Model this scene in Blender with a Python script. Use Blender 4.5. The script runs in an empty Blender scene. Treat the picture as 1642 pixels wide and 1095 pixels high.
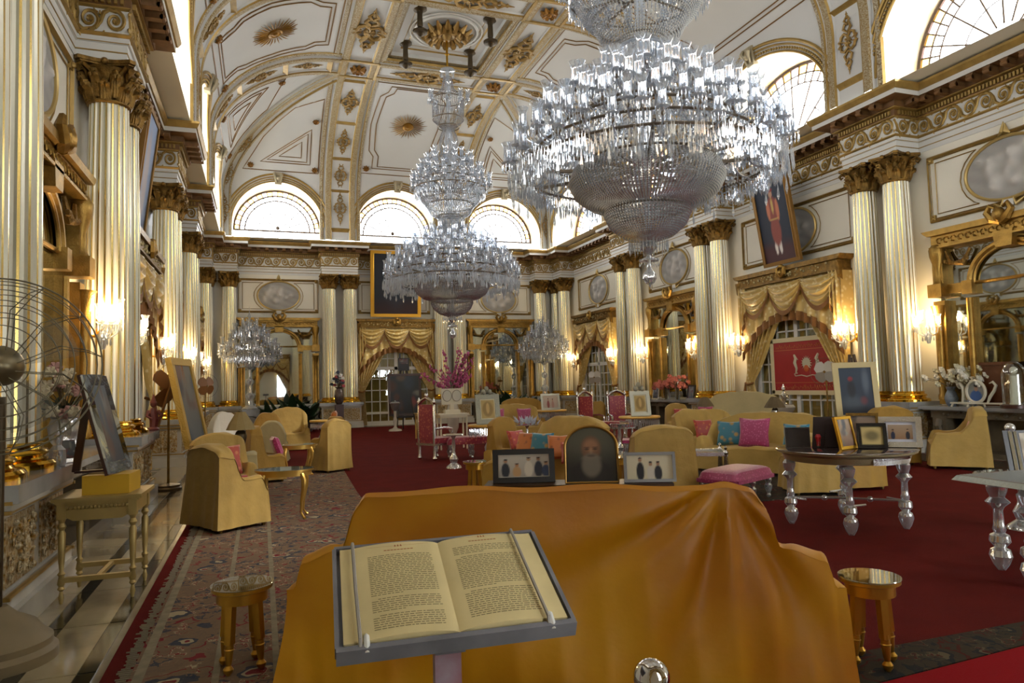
import bpy, math, random
from mathutils import Matrix, Vector
from math import sin, cos, pi, sqrt, radians
random.seed(7)
scene = bpy.context.scene
COL = scene.collection

# ------------------------------------------------------------ camera
cam_d = bpy.data.cameras.new('camera'); cam_d.sensor_width = 36; cam_d.lens = 24.548
cam_d.clip_start = .05; cam_d.clip_end = 300
cam = bpy.data.objects.new('camera', cam_d); COL.objects.link(cam)
cam.matrix_world = Matrix(((0.9410803, 0.0043669, -0.33815499, 0), (-0.3371681, -0.06529974, -0.93917709, 0),
                           (-0.02618273, 0.99785614, -0.05997991, 1.70), (0, 0, 0, 1)))
scene.camera = cam
# ------------------------------------------------------------ world: overcast white daylight
W = bpy.data.worlds.new('world'); scene.world = W; W.use_nodes = True
bg = W.node_tree.nodes['Background']; bg.inputs[0].default_value = (0.92, 0.965, 1.0, 1); bg.inputs[1].default_value = 13.5
# sun from the left-front, through the left lunettes
sd = bpy.data.lights.new('sun', 'SUN'); sd.energy = 3; sd.angle = radians(6); sd.color = (1, .97, .9)
sun = bpy.data.objects.new('sun', sd); COL.objects.link(sun)
sun.rotation_euler = Vector((-.80, .30, -.52)).to_track_quat('-Z', 'Y').to_euler()
scene.view_settings.view_transform = 'Standard'; scene.view_settings.look = 'None'
scene.view_settings.gamma = 1; scene.view_settings.use_curve_mapping = False
scene.view_settings.exposure = 0.18
scene.cycles.max_bounces = 10; scene.cycles.diffuse_bounces = 5; scene.cycles.glossy_bounces = 4
scene.cycles.transparent_max_bounces = 24; scene.cycles.transmission_bounces = 6
scene.cycles.caustics_reflective = False; scene.cycles.caustics_refractive = False
scene.cycles.sample_clamp_indirect = 4.0

# ------------------------------------------------------------ room numbers (metres)
XR, XL, XM = 13.9, -2.53, 5.685          # wall planes right / left, axis of the hall
YB, YF = 31.34, -0.64                    # back wall, wall behind the camera
CXR, CXL, CYB, CYF = 13.5, -2.13, 30.94, -0.24   # column axes
PAIRS = [0.24 + 0.0, 6.30, 11.66, 18.15, 23.51, 30.06]
PAIRC = [0.20, 6.74, 12.10, 18.59, 23.95]        # centres of the wall pairs
MID = [(0.20 + 6.74) / 2, 9.42, 15.345, 21.27, 27.23]  # bay centres along the hall
ZC, ZS = 12.8, 9.7                       # ceiling, springing of the cove

def lin(h):
    if isinstance(h, str):
        h = h.lstrip('#'); h = [int(h[i:i+2], 16) / 255 for i in (0, 2, 4)]
    return tuple((c / 12.92 if c <= .04045 else ((c + .055) / 1.055) ** 2.4) for c in h) + (1,)

# ------------------------------------------------------------ materials
MATS = {}
def mat(name, col, rough=.5, metal=0., bump=0., bscale=20., var=0., vscale=3., emit=None, alpha=None, spec=None,
        sheen=0., coat=0., trans=0., stretch=None, col2=None):
    if name in MATS: return MATS[name]
    m = bpy.data.materials.new(name); m.use_nodes = True; nt = m.node_tree; b = nt.nodes['Principled BSDF']
    b.inputs['Base Color'].default_value = lin(col); b.inputs['Roughness'].default_value = rough
    b.inputs['Metallic'].default_value = metal
    if spec is not None: b.inputs['Specular IOR Level'].default_value = spec
    if sheen: b.inputs['Sheen Weight'].default_value = sheen
    if coat: b.inputs['Coat Weight'].default_value = coat; b.inputs['Coat Roughness'].default_value = .1
    if trans: b.inputs['Transmission Weight'].default_value = trans
    if emit: b.inputs['Emission Color'].default_value = lin(emit[0]); b.inputs['Emission Strength'].default_value = emit[1]
    if alpha is not None: b.inputs['Alpha'].default_value = alpha
    tc = None
    if bump or var:
        tc = nt.nodes.new('ShaderNodeTexCoord'); mp = nt.nodes.new('ShaderNodeMapping'); nt.links.new(tc.outputs['Object'], mp.inputs[0])
        if stretch: mp.inputs['Scale'].default_value = stretch
    if var:
        n = nt.nodes.new('ShaderNodeTexNoise'); n.inputs['Scale'].default_value = vscale; n.inputs['Detail'].default_value = 4
        nt.links.new(mp.outputs[0], n.inputs['Vector'])
        r = nt.nodes.new('ShaderNodeValToRGB'); c = lin(col); c2 = lin(col2) if col2 else tuple(x * (1 - var) for x in c[:3]) + (1,)
        r.color_ramp.elements[0].color = c2; r.color_ramp.elements[1].color = c
        r.color_ramp.elements[0].position = .35; r.color_ramp.elements[1].position = .65
        nt.links.new(n.outputs[0], r.inputs[0]); nt.links.new(r.outputs[0], b.inputs['Base Color'])
    if bump:
        n = nt.nodes.new('ShaderNodeTexNoise'); n.inputs['Scale'].default_value = bscale; n.inputs['Detail'].default_value = 4
        nt.links.new(mp.outputs[0], n.inputs['Vector'])
        bn = nt.nodes.new('ShaderNodeBump'); bn.inputs['Strength'].default_value = bump; bn.inputs['Distance'].default_value = .02
        nt.links.new(n.outputs[0], bn.inputs['Height']); nt.links.new(bn.outputs[0], b.inputs['Normal'])
    MATS[name] = m; return m
def mixglass(name, tint, transp, rough, gloss=(1, 1, 1), diff=0.0):
    """thin crystal: see-through, with gloss and a little scattered light"""
    m = bpy.data.materials.new(name); m.use_nodes = True; nt = m.node_tree; nt.nodes.clear()
    out = nt.nodes.new('ShaderNodeOutputMaterial'); t = nt.nodes.new('ShaderNodeBsdfTransparent'); t.inputs[0].default_value = lin(tint)
    g = nt.nodes.new('ShaderNodeBsdfGlossy'); g.inputs['Color'].default_value = gloss + (1,); g.inputs['Roughness'].default_value = rough
    mx = nt.nodes.new('ShaderNodeMixShader'); fr = nt.nodes.new('ShaderNodeLayerWeight'); fr.inputs[0].default_value = .35
    mr = nt.nodes.new('ShaderNodeMapRange'); mr.inputs[3].default_value = 1 - transp; mr.inputs[4].default_value = min(1, 1.5 - transp)
    nt.links.new(fr.outputs['Facing'], mr.inputs[0]); nt.links.new(mr.outputs[0], mx.inputs[0])
    nt.links.new(t.outputs[0], mx.inputs[1]); last = g
    if diff:
        d = nt.nodes.new('ShaderNodeBsdfTranslucent'); d.inputs[0].default_value = (.9, .95, 1, 1)
        d2 = nt.nodes.new('ShaderNodeBsdfDiffuse'); d2.inputs[0].default_value = (.85, .9, .97, 1)
        m3 = nt.nodes.new('ShaderNodeMixShader'); nt.links.new(d.outputs[0], m3.inputs[1]); nt.links.new(d2.outputs[0], m3.inputs[2])
        m2 = nt.nodes.new('ShaderNodeMixShader'); m2.inputs[0].default_value = diff
        nt.links.new(g.outputs[0], m2.inputs[1]); nt.links.new(m3.outputs[0], m2.inputs[2]); last = m2
    nt.links.new(last.outputs[0], mx.inputs[2]); nt.links.new(mx.outputs[0], out.inputs[0]); MATS[name] = m; return m
WHITE = mat('white_paint', '#d9d7cf', .5, var=.06, vscale=1.5)
WALLP = mat('cream_wall', '#ebe5d2', .45, var=.05, vscale=.8)
CEILP = mat('ceiling_paint', '#c9c8c3', .6, var=.04, vscale=.7)
MARB = mat('grey_marble', '#a6a8a8', .2, var=.25, vscale=2.5, coat=.3)
MARBW = mat('white_marble', '#c9c5ba', .18, var=.18, vscale=2., coat=.3)
BEIGE = mat('beige_marble', '#b3a585', .12, var=.22, vscale=1.6, coat=.4, col2='#8d8168')
BLACKM = mat('black_marble', '#23241f', .12, coat=.4)
GOLD = mat('gold_leaf', '#d9a83a', .3, 1., bump=.15, bscale=60)
GOLDP = mat('pale_gold', '#e0c67c', .25, 1.)
GOLDD = mat('antique_gold', '#8f6e35', .42, .8, bump=.5, bscale=45, var=.5, vscale=9)
GOLDM = mat('mirror_gilding', '#ab8743', .36, .85, bump=.35, bscale=40, var=.35, vscale=6)
GLINE = mat('gilt_line', '#a98a4a', .45, .5, var=.25, vscale=5)
BRASS = mat('polished_brass', '#e8b93f', .14, 1.)
FLUTE = mat('flute_cream', '#dedac6', .34, .3)
BRONZE = mat('dark_bronze', '#4b3f2d', .4, .7)
MIRROR = mat('mirror_glass', '#c8cdca', .02, 1.)
SILVER = mat('silver', '#d6d6d6', .18, 1., bump=.2, bscale=80)
CHROME = mat('chrome', '#d8d8da', .06, 1.)
STEEL = mat('brushed_steel', '#9a9aa0', .3, .9)
YCLOTH = mat('yellow_slipcover', '#b09047', .7, bump=.9, bscale=5, sheen=.1, var=.14, vscale=4)
YCLOTH2 = mat('deep_yellow_slipcover', '#a07a26', .65, bump=.9, bscale=5, sheen=.1, var=.14, vscale=4)
CREAMC = mat('cream_dust_sheet', '#b9aa7c', .7, bump=.4, bscale=8, var=.08)
SATIN = mat('mustard_satin', '#c48d0c', .45, bump=.35, bscale=5, var=.22, vscale=1.3, col2='#ab6c06')
WHITEC = mat('white_cloth', '#d6d3c6', .7, bump=.3, bscale=10)
CRYST = mixglass('crystal', '#f2f8ff', .46, .07, diff=.45)
CRYSTD = mixglass('crystal_beads', '#dfe4e8', .30, .10, diff=.3)
SHADEG = mixglass('shade_glass', '#eef5ff', .62, .05, diff=.45)
FROST = mat('frosted_tube', '#c9d2dc', .5, trans=.3)
GLASSP = mixglass('clear_glass', '#f4faf8', .9, .02)
TABGL = mixglass('table_glass', '#e4efec', .68, .02)
def win_glass(name, tint, t=.97):
    m = bpy.data.materials.new(name); m.use_nodes = True; nt = m.node_tree; nt.nodes.clear()
    o = nt.nodes.new('ShaderNodeOutputMaterial'); a = nt.nodes.new('ShaderNodeBsdfTransparent'); a.inputs[0].default_value = lin(tint)
    g = nt.nodes.new('ShaderNodeBsdfGlossy'); g.inputs['Roughness'].default_value = .05
    x = nt.nodes.new('ShaderNodeMixShader'); x.inputs[0].default_value = 1 - t
    nt.links.new(a.outputs[0], x.inputs[1]); nt.links.new(g.outputs[0], x.inputs[2]); nt.links.new(x.outputs[0], o.inputs[0]); MATS[name] = m; return m
WCLEAR = win_glass('window_glass', '#ffffff'); WAMBER = win_glass('amber_glass', '#e8b35a'); WROSE = win_glass('rose_glass', '#e9c9c0')
def painted(name='painted_canvas', rough=.6):
    m = bpy.data.materials.new(name); m.use_nodes = True; nt = m.node_tree; b = nt.nodes['Principled BSDF']
    a = nt.nodes.new('ShaderNodeAttribute'); a.attribute_name = 'Col'; b.inputs['Roughness'].default_value = rough
    nt.links.new(a.outputs['Color'], b.inputs['Base Color']); MATS[name] = m; return m
PAINT = painted(); PAINTM = painted('matt_print', .7)
def silk(name, c1, c2, sc=30):
    m = bpy.data.materials.new(name); m.use_nodes = True; nt = m.node_tree; b = nt.nodes['Principled BSDF']
    tc = nt.nodes.new('ShaderNodeTexCoord'); v = nt.nodes.new('ShaderNodeTexVoronoi'); v.inputs['Scale'].default_value = sc
    nt.links.new(tc.outputs['Object'], v.inputs['Vector']); r = nt.nodes.new('ShaderNodeValToRGB')
    r.color_ramp.elements[0].color = lin(c2); r.color_ramp.elements[1].color = lin(c1); r.color_ramp.elements[0].position = .15; r.color_ramp.elements[1].position = .4
    nt.links.new(v.outputs['Distance'], r.inputs[0]); nt.links.new(r.outputs[0], b.inputs['Base Color'])
    b.inputs['Roughness'].default_value = .4; b.inputs['Sheen Weight'].default_value = .4; MATS[name] = m; return m
PINKSILK = silk('pink_silk', '#921b52', '#bb5580'); TEALSILK = silk('teal_silk', '#1d6f86', '#b08a3c', 8)
REDSILK = silk('red_silk', '#a8322c', '#c9703a', 14); ORANGESILK = silk('orange_silk', '#b8651f', '#8a4a1a', 12)
CORAL = silk('coral_silk', '#c0503f', '#d88a5a', 12); REDVEL = silk('crimson_brocade', '#8e1730', '#c06a4a', 16)
DAMASK = silk('gold_damask', '#c9ab60', '#e6d7a4', 7); FRINGE = mat('brown_fringe', '#8c5a1c', .6, bump=.8, bscale=90, var=.4, vscale=60)

# ------------------------------------------------------------ mesh building
class B:
    def __init__(s): s.v = []; s.f = []; s.m = []
    def add(s, vs, fs, m=0, tf=None):
        n = len(s.v)
        s.v += [tuple(tf @ Vector(q)) for q in vs] if tf is not None else [tuple(q) for q in vs]
        s.f += [tuple(i + n for i in f) for f in fs]; s.m += [m] * len(fs); return s
    def box(s, c, d, m=0, tf=None, rz=0):
        x, y, z = d[0] / 2, d[1] / 2, d[2] / 2; vs = []
        for a in (-1, 1):
            for b in (-1, 1):
                for e in (-1, 1):
                    px, py = a * x, b * y
                    if rz: px, py = px * cos(rz) - py * sin(rz), px * sin(rz) + py * cos(rz)
                    vs.append((c[0] + px, c[1] + py, c[2] + e * z))
        return s.add(vs, [(0, 1, 3, 2), (4, 6, 7, 5), (0, 4, 5, 1), (2, 3, 7, 6), (0, 2, 6, 4), (1, 5, 7, 3)], m, tf)
    def bar(s, p, q, w, h, m=0, up=(0, 0, 1)):
        p, q = Vector(p), Vector(q); d = q - p; L = d.length
        if L < 1e-6: return s
        d /= L; u = Vector(up)
        if abs(d.dot(u)) > .98: u = Vector((1, 0, 0))
        a = d.cross(u).normalized(); b = a.cross(d)
        tf = Matrix((a, b, d)).transposed().to_4x4(); tf.translation = (p + q) / 2
        return s.box((0, 0, 0), (w, h, L), m, tf)
    def lathe(s, prof, n=16, m=0, tf=None, c=(0, 0, 0), sq=None, mf=None):
        vs = []; fs = []
        for r, z in prof:
            for i in range(n):
                a = 2 * pi * i / n; vs.append((c[0] + r * cos(a), c[1] + r * sin(a) * (sq or 1), c[2] + z))
        base = len(s.v); k = len(prof)
        for j in range(k - 1):
            for i in range(n):
                fs.append((j * n + i, j * n + (i + 1) % n, (j + 1) * n + (i + 1) % n, (j + 1) * n + i))
        ms = [m if mf is None else mf(j) for j in range(k - 1) for _ in range(n)]
        if prof[0][0] > 1e-5: fs.append(tuple(range(n))[::-1]); ms.append(m)
        if prof[-1][0] > 1e-5: fs.append(tuple((k - 1) * n + i for i in range(n))); ms.append(m)
        s.add(vs, fs, m, tf); s.m[-len(fs):] = ms; return s
    def tube(s, pts, r, n=6, m=0, closed=False, tf=None):
        P = [Vector(p) for p in pts]; k = len(P); vs = []; fs = []; u = None
        for i in range(k):
            if closed: d = P[(i + 1) % k] - P[i - 1]
            else: d = P[min(i + 1, k - 1)] - P[max(i - 1, 0)]
            if d.length < 1e-9: d = Vector((0, 0, 1))
            d.normalize()
            if u is None:
                u = d.cross(Vector((0, 0, 1)));
                if u.length < .05: u = d.cross(Vector((1, 0, 0)))
            u = (u - d * u.dot(d)); u.normalize(); w = d.cross(u)
            rr = r[i] if isinstance(r, (list, tuple)) else r
            for j in range(n):
                a = 2 * pi * j / n; vs.append(P[i] + (u * cos(a) + w * sin(a)) * rr)
        for i in range(k if closed else k - 1):
            for j in range(n):
                a, b = i * n, ((i + 1) % k) * n
                fs.append((a + j, b + j, b + (j + 1) % n, a + (j + 1) % n))
        if not closed: fs += [tuple(range(n)), tuple((k - 1) * n + j for j in range(n))[::-1]]
        return s.add(vs, fs, m, tf)
    def grid(s, f, nu, nv, m=0, tf=None, cu=False):
        vs = [f(i / nu, j / nv) for j in range(nv + 1) for i in range(nu + 1)]
        fs = [(j * (nu + 1) + i, j * (nu + 1) + i + 1, (j + 1) * (nu + 1) + i + 1, (j + 1) * (nu + 1) + i) for j in range(nv) for i in range(nu)]
        return s.add(vs, fs, m, tf)
    def ball(s, c, r, n=8, k=6, m=0, tf=None, sz=1.):
        return s.lathe([(r * sin(pi * j / k) if 0 < j < k else 1e-6, -r * cos(pi * j / k) * sz) for j in range(k + 1)], n, m, tf, c)
    def prism(s, out, z0, z1, m=0, tf=None):
        n = len(out); vs = [(x, y, z0) for x, y in out] + [(x, y, z1) for x, y in out]
        return s.add(vs, [tuple(range(n))[::-1], tuple(range(n, 2 * n))] + [(i, (i + 1) % n, n + (i + 1) % n, n + i) for i in range(n)], m, tf)
    def plate(s, out, y0, y1, m=0, tf=None):
        """outline in x,z extruded along y"""
        n = len(out); vs = [(x, y0, z) for x, z in out] + [(x, y1, z) for x, z in out]
        return s.add(vs, [tuple(range(n)), tuple(range(n, 2 * n))[::-1]] + [(i, n + i, n + (i + 1) % n, (i + 1) % n) for i in range(n)], m, tf)
    def mesh(s, name, mats, smooth=True, ang=35, cols=None):
        me = bpy.data.meshes.new(name); me.from_pydata(s.v, [], s.f)
        for mm in (mats if isinstance(mats, (list, tuple)) else [mats]): me.materials.append(mm)
        if isinstance(mats, (list, tuple)) and len(mats) > 1: me.polygons.foreach_set('material_index', s.m)
        if smooth:
            me.polygons.foreach_set('use_smooth', [True] * len(s.f)); me.set_sharp_from_angle(angle=radians(ang))
        if cols:
            ca = me.color_attributes.new('Col', 'FLOAT_COLOR', 'POINT'); ca.data.foreach_set('color', [x for c in cols for x in c])
        me.update(); return me
def link(name, me, parent=None, loc=None, rz=None, mx=None, **props):
    o = bpy.data.objects.new(name, me); COL.objects.link(o)
    if parent: o.parent = parent
    if mx is not None: o.matrix_local = mx if parent else mx
    if loc is not None: o.location = loc
    if rz is not None: o.rotation_euler = (0, 0, rz)
    for k, v in props.items(): o[k] = v
    return o
def put(name, b, mats, parent=None, loc=None, rz=None, smooth=True, ang=35, mx=None, **props):
    return link(name, b.mesh(name, mats, smooth, ang), parent, loc, rz, mx, **props)
def thing(name, label, cat, loc=(0, 0, 0), rz=0, group=None, scale=None):
    o = bpy.data.objects.new(name, None); COL.objects.link(o); o.empty_display_size = .1
    o.location = loc; o.rotation_euler = (0, 0, rz); o['label'] = label; o['category'] = cat
    if group: o['group'] = group
    if scale: o.scale = (scale,) * 3 if not isinstance(scale, tuple) else scale
    return o
def dup(root, label, loc, rz=0, group=None, scale=None):
    r = root.copy(); COL.objects.link(r); r.location = loc; r.rotation_euler = (0, 0, rz); r['label'] = label
    if scale: r.scale = (scale,) * 3 if not isinstance(scale, tuple) else scale
    if group: r['group'] = group
    for ch in root.children:
        c = ch.copy(); COL.objects.link(c); c.parent = r
        for g in ch.children:
            d = g.copy(); COL.objects.link(d); d.parent = c
    return r
def struct(name, b, mats, parent=None, **k):
    return put(name, b, mats, parent, **k) if parent else put(name, b, mats, kind='structure', **k)
def sstep(a, b, x):
    t = min(1, max(0, (x - a) / (b - a))); return t * t * (3 - 2 * t)
# ============================================================ ROOM SHELL
def P2(c, pts):  # helper: quads
    return [(c[0] + p[0], c[1] + p[1], c[2] + p[2]) for p in pts]
fl = B().box((XM, 15.35, -.1), (16.6, 32.2, .2)); FLOOR = struct('floor', fl, mat('floor_stone', '#8f8672', .25, var=.2))
# marble border slabs in the side aisles (left one in view), joints recessed
slab = B().box((0, 0, .004), (.30, .985, .008)).mesh('slab', BEIGE, False)
slab2 = B().box((0, 0, .004), (.62, .985, .008)).mesh('slab', BEIGE, False)
strip = B().box((0, 0, .004), (.10, .985, .008)).mesh('strip', BLACKM, False)
for k in range(26):
    y = 3.5 + k
    link('marble_slab', slab, FLOOR, (-1.215, y, 0)); link('black_marble_strip', strip, FLOOR, (-1.01, y, 0))
    link('black_marble_strip', strip, FLOOR, (-1.42, y, 0)); link('marble_slab', slab2, FLOOR, (-1.79, y, 0))
wb = B(); wb.box((XR + .2, 15.35, 4.0), (.4, 32.4, 8.0)); struct('wall_right', wb, WALLP, smooth=False)
WALLR = bpy.data.objects['wall_right']
wb = B(); wb.box((XL - .2, 15.35, 4.0), (.4, 32.4, 8.0)); WALLL = struct('wall_left', wb, WALLP, smooth=False)
wb = B(); wb.box((XM, YB + .2, 4.0), (16.43, .4, 8.0)); WALLB = struct('wall_back', wb, WALLP, smooth=False)
# wall behind the camera: a wide doorway with daylight at its side
wb = B()
for x0, x1, z0, z1 in ((XL, 1.3, 0, 8), (1.3, 1.95, 3.1, 8), (1.3, 1.95, 0, 1.1), (1.95, 8.3, 0, 8), (11.2, XR, 0, 8), (8.3, 11.2, 3.2, 8), (8.3, 11.2, 0, .4)):
    wb.box(((x0 + x1) / 2, YF - .2, (z0 + z1) / 2), (x1 - x0, .4, z1 - z0))
WALLF = struct('wall_front', wb, WALLP, smooth=False)

for xa, xb, za, zb in ((1.3, 1.95, 1.1, 3.1), (8.3, 11.2, .4, 3.2)):
    pd = bpy.data.lights.new('daylight_portal', 'AREA'); pd.shape = 'RECTANGLE'; pd.size = xb - xa; pd.size_y = zb - za; pd.cycles.is_portal = True
    po = bpy.data.objects.new('daylight_portal', pd); COL.objects.link(po); po.location = ((xa + xb) / 2, YF - .41, (za + zb) / 2); po.rotation_euler = (pi / 2, 0, 0)
# ---- entablature: profile swept round the hall, breaking forward over each pair of columns
PROF = [(-.67, 6.60, 0), (.012, 6.60, 0), (.012, 6.705, 1), (.02, 6.71, 1), (.02, 6.725, 0), (.02, 6.83, 0), (.045, 6.84, 1), (.045, 6.855, 0), (.045, 6.925, 1),
        (.085, 6.955, 1), (.085, 6.975, 0), (.03, 6.99, 0), (.03, 7.345, 1), (.07, 7.375, 1), (.07, 7.39, 2), (.07, 7.52, 1), (.15, 7.54, 1), (.15, 7.56, 2),
        (.17, 7.565, 2), (.17, 7.69, 2), (.45, 7.70, 0), (.46, 7.70, 0), (.46, 7.80, 1), (.49, 7.81, 1), (.54, 7.90, 1), (.54, 7.95, 0), (-.5, 8.0, 0)]
E_ = .67; HW = .30
def right_path():
    pts = [(XR - E_, YF + E_)]
    pts = []
    x0, x1 = XR, XR - E_
    pts += [(x1, YF + E_), (x1, .64 + HW), (x0, .64 + HW)]
    for c in (6.74, 12.10, 18.59, 23.95): pts += [(x0, c - .44 - HW), (x1, c - .44 - HW), (x1, c + .44 + HW), (x0, c + .44 + HW)]
    pts += [(x0, 30.06 - HW), (x1, 30.06 - HW), (x1, YB - E_)]
    return pts
def back_path():
    y0, y1 = YB, YB - E_
    pts = [(XR - E_, y1), (12.62 - HW, y1), (12.62 - HW, y0)]
    for c in (8.153, 3.217): pts += [(c + .44 + HW, y0), (c + .44 + HW, y1), (c - .44 - HW, y1), (c - .44 - HW, y0)]
    pts += [(-1.25 + HW, y0), (-1.25 + HW, y1), (XL + E_, y1)]
    return pts
rp, bp = right_path(), back_path()
lp = [(2 * XM - x, y) for x, y in rp[::-1]]; fp = [(x, YB + YF - y) for x, y in bp][::-1]
def sweep(path, prev, nxt, sx=None):
    """rectilinear plan path (counter-clockwise, room on the left) ; mitred"""
    b = B(); allp = [prev] + path + [nxt]; n = len(path); k = len(PROF)
    def nrm(a, c):
        d = Vector((c[0] - a[0], c[1] - a[1])).normalized(); return Vector((-d.y, d.x))
    vs = []
    for i in range(1, n + 1):
        n1 = nrm(allp[i - 1], allp[i]); n2 = nrm(allp[i], allp[i + 1]); o = n1 if (n1 - n2).length < .01 else n1 + n2
        for q in PROF: vs.append((allp[i][0] + o.x * q[0], allp[i][1] + o.y * q[0], q[1]))
    for i in range(n - 1):
        for j in range(k - 1):
            b.add([vs[i * k + j], vs[(i + 1) * k + j], vs[(i + 1) * k + j + 1], vs[i * k + j + 1]], [(0, 1, 2, 3)], PROF[j][2])
    return b
TRM = [WHITE, GLINE, mat('cornice_brown', '#7d5a35', .5, .3, var=.3, vscale=8)]
TRIMS = {}
for nm, path, pv, nx in (('trim_1', rp, fp[-2], bp[1]), ('trim_2', bp, rp[-2], lp[1]), ('trim_3', lp, bp[-2], fp[1]), ('trim_4', fp, lp[-2], rp[1])):
    TRIMS[nm] = put(nm, sweep(path, pv, nx), TRM, smooth=False, kind='structure')
# modillions, dentils, running scroll frieze along every face of the trim
scr = B()
def spiral(cx, cy, r0, turns, sgn, n=26):
    return [(cx + r0 * (1 - .86 * t / n) * cos(pi / 2 * sgn + sgn * 2 * pi * turns * t / n), cy + r0 * (1 - .86 * t / n) * sin(pi / 2 * sgn + sgn * 2 * pi * turns * t / n), .012) for t in range(n + 1)]
sp = spiral(0, 0, .145, 1.7, 1); scr.tube(sp, [.030 - .014 * i / 26 for i in range(27)], 5)
scr.tube([(-.02, .12, .01), (.08, .15, .012), (.16, .10, .012), (.20, -.02, .012), (.27, -.13, .012)], [.016, .028, .032, .028, .014], 5)
for a in range(6): scr.tube([(0, 0, .012), (.04 * cos(a * pi / 3), .04 * sin(a * pi / 3), .02)], [.012, .016], 5)
for q in ((.17, .06, .5), (.22, -.08, -.6), (.10, .17, .9), (.24, .10, .2), (.15, -.14, -1.2)):
    scr.tube([(q[0], q[1], .01), (q[0] + .05 * cos(q[2]), q[1] + .05 * sin(q[2]), .016), (q[0] + .08 * cos(q[2] + .5), q[1] + .08 * sin(q[2] + .5), .01)], [.010, .026, .006], 5)
SCROLL = scr.mesh('frieze_scroll', GLINE)
mod = B(); mod.box((0, -.13, 7.625), (.13, .26, .11)); mod.tube([(-.065, -.25, 7.61), (.065, -.25, 7.61)], .045, 8); mod.box((0, -.13, 7.685), (.16, .28, .02))
MODIL = mod.mesh('modillion', TRM[2]); DENT = []
def face_runs(path):
    for a, c in zip(path[:-1], path[1:]):
        d = Vector((c[0] - a[0], c[1] - a[1])); L = d.length
        if L > .3: d.normalize(); yield Vector(a), d, Vector((-d.y, d.x)), L
for nm, path in (('trim_1', rp), ('trim_2', bp), ('trim_3', lp)):
    tr = TRIMS[nm]; dent = B(); extra = B()
    for a, d, n, L in face_runs(path):
        rz = math.atan2(d.y, d.x)
        inview = True
        # scrolls (local x along d, y up, z out)
        k = max(1, round(L / .36)); st = L / k
        for i in range(k):
            p = a + d * (st * (i + .42)) + n * .03
            mx = Matrix(((d.x * st / .36 , 0, n.x, p.x), (d.y * st / .36, 0, n.y, p.y), (0, 1.12 * (-1) ** i, 0, 7.17), (0, 0, 0, 1)))
            if p.y > 5: link('frieze_scroll', SCROLL, tr, mx=mx)
        Lc = L
        k = max(1, round(Lc / .34))
        for i in range(k):
            p = a + d * (Lc * (i + .5) / k) + n * .17
            if p.y > 5:
                link('modillion', MODIL, tr, loc=(p.x, p.y, 0), rz=rz + pi)
        k = int(L / .075)
        for i in range(k):
            p = a + d * (L * (i + .5) / k) + n * .095
            dent.box((p.x, p.y, 7.455), (.042, .05, .09), rz=rz)
    put('dentil_course', dent, GLINE, tr, smooth=False, kind='stuff')
# ============================================================ COVED CEILING, LUNETTES, RIBS
RW = .62; AS = 4.127; AE = 5.77; UO = 1.0
LQ = {'S': 5.75, 'E': 7.1}
def W3(w, u, o, z):
    return {'R': (XR - o, u, z), 'L': (XL + o, u, z), 'B': (u, YB - o, z), 'F': (u, YF + o, z)}[w]
def cove(w, u, s, off=0.):
    a = AS if w in 'RL' else AE; lq = LQ['S' if w in 'RL' else 'E']
    if s <= 1.7: return W3(w, u, UO + off, 8 + s)
    t = min(1, (s - 1.7) / lq) * pi / 2; o = UO + a * (1 - cos(t)); z = ZS + 3.1 * sin(t)
    nx, nz = 3.1 * cos(t), -a * sin(t); l = sqrt(nx * nx + nz * nz)
    return W3(w, u, o + off * nx / l, z + off * nz / l)
def s_of_z(w, z):
    if z <= 9.7: return z - 8
    return 1.7 + math.asin(min(1, (z - 9.7) / 3.1)) / (pi / 2) * LQ['S' if w in 'RL' else 'E']
def smax(w): return 1.7 + LQ['S' if w in 'RL' else 'E']
def cmx(w, u, s, off=0., scale=1., rot=0):
    p = Vector(cove(w, u, s, off)); T = (Vector(cove(w, u, s + .05, off)) - Vector(cove(w, u, s - .05, off))).normalized()
    U = {'R': Vector((0, -1, 0)), 'L': Vector((0, 1, 0)), 'B': Vector((1, 0, 0)), 'F': Vector((-1, 0, 0))}[w]
    N = U.cross(T); m = Matrix((U, T, N)).transposed().to_4x4(); m.translation = p
    return m @ Matrix.Rotation(rot, 4, 'Z') @ Matrix.Scale(scale, 4)
cb = B(); cb.box((XM, 15.35, 13.25), (17.2, 33.0, .1))
CEIL = struct('ceiling', cb, CEILP, smooth=False)
EGG = mat('gilt_egg_moulding', '#8a6b30', .5, .45, bump=1., bscale=70, var=.55, vscale=34, col2='#b9ae92')
def trel(w, s):
    lq = LQ['S' if w in 'RL' else 'E']; return 0 if s <= 1.7 else min(1, (s - 1.7) / lq) * pi / 2
def sidef(w, base, toward):
    """edge of a corner bay: runs with the groin; toward=+1 means the edge moves to larger u"""
    a = AE if w in 'RL' else AS
    return lambda s: base + toward * (.36 + a * (1 - cos(trel(w, s))))
WIN_N = [0]
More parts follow.
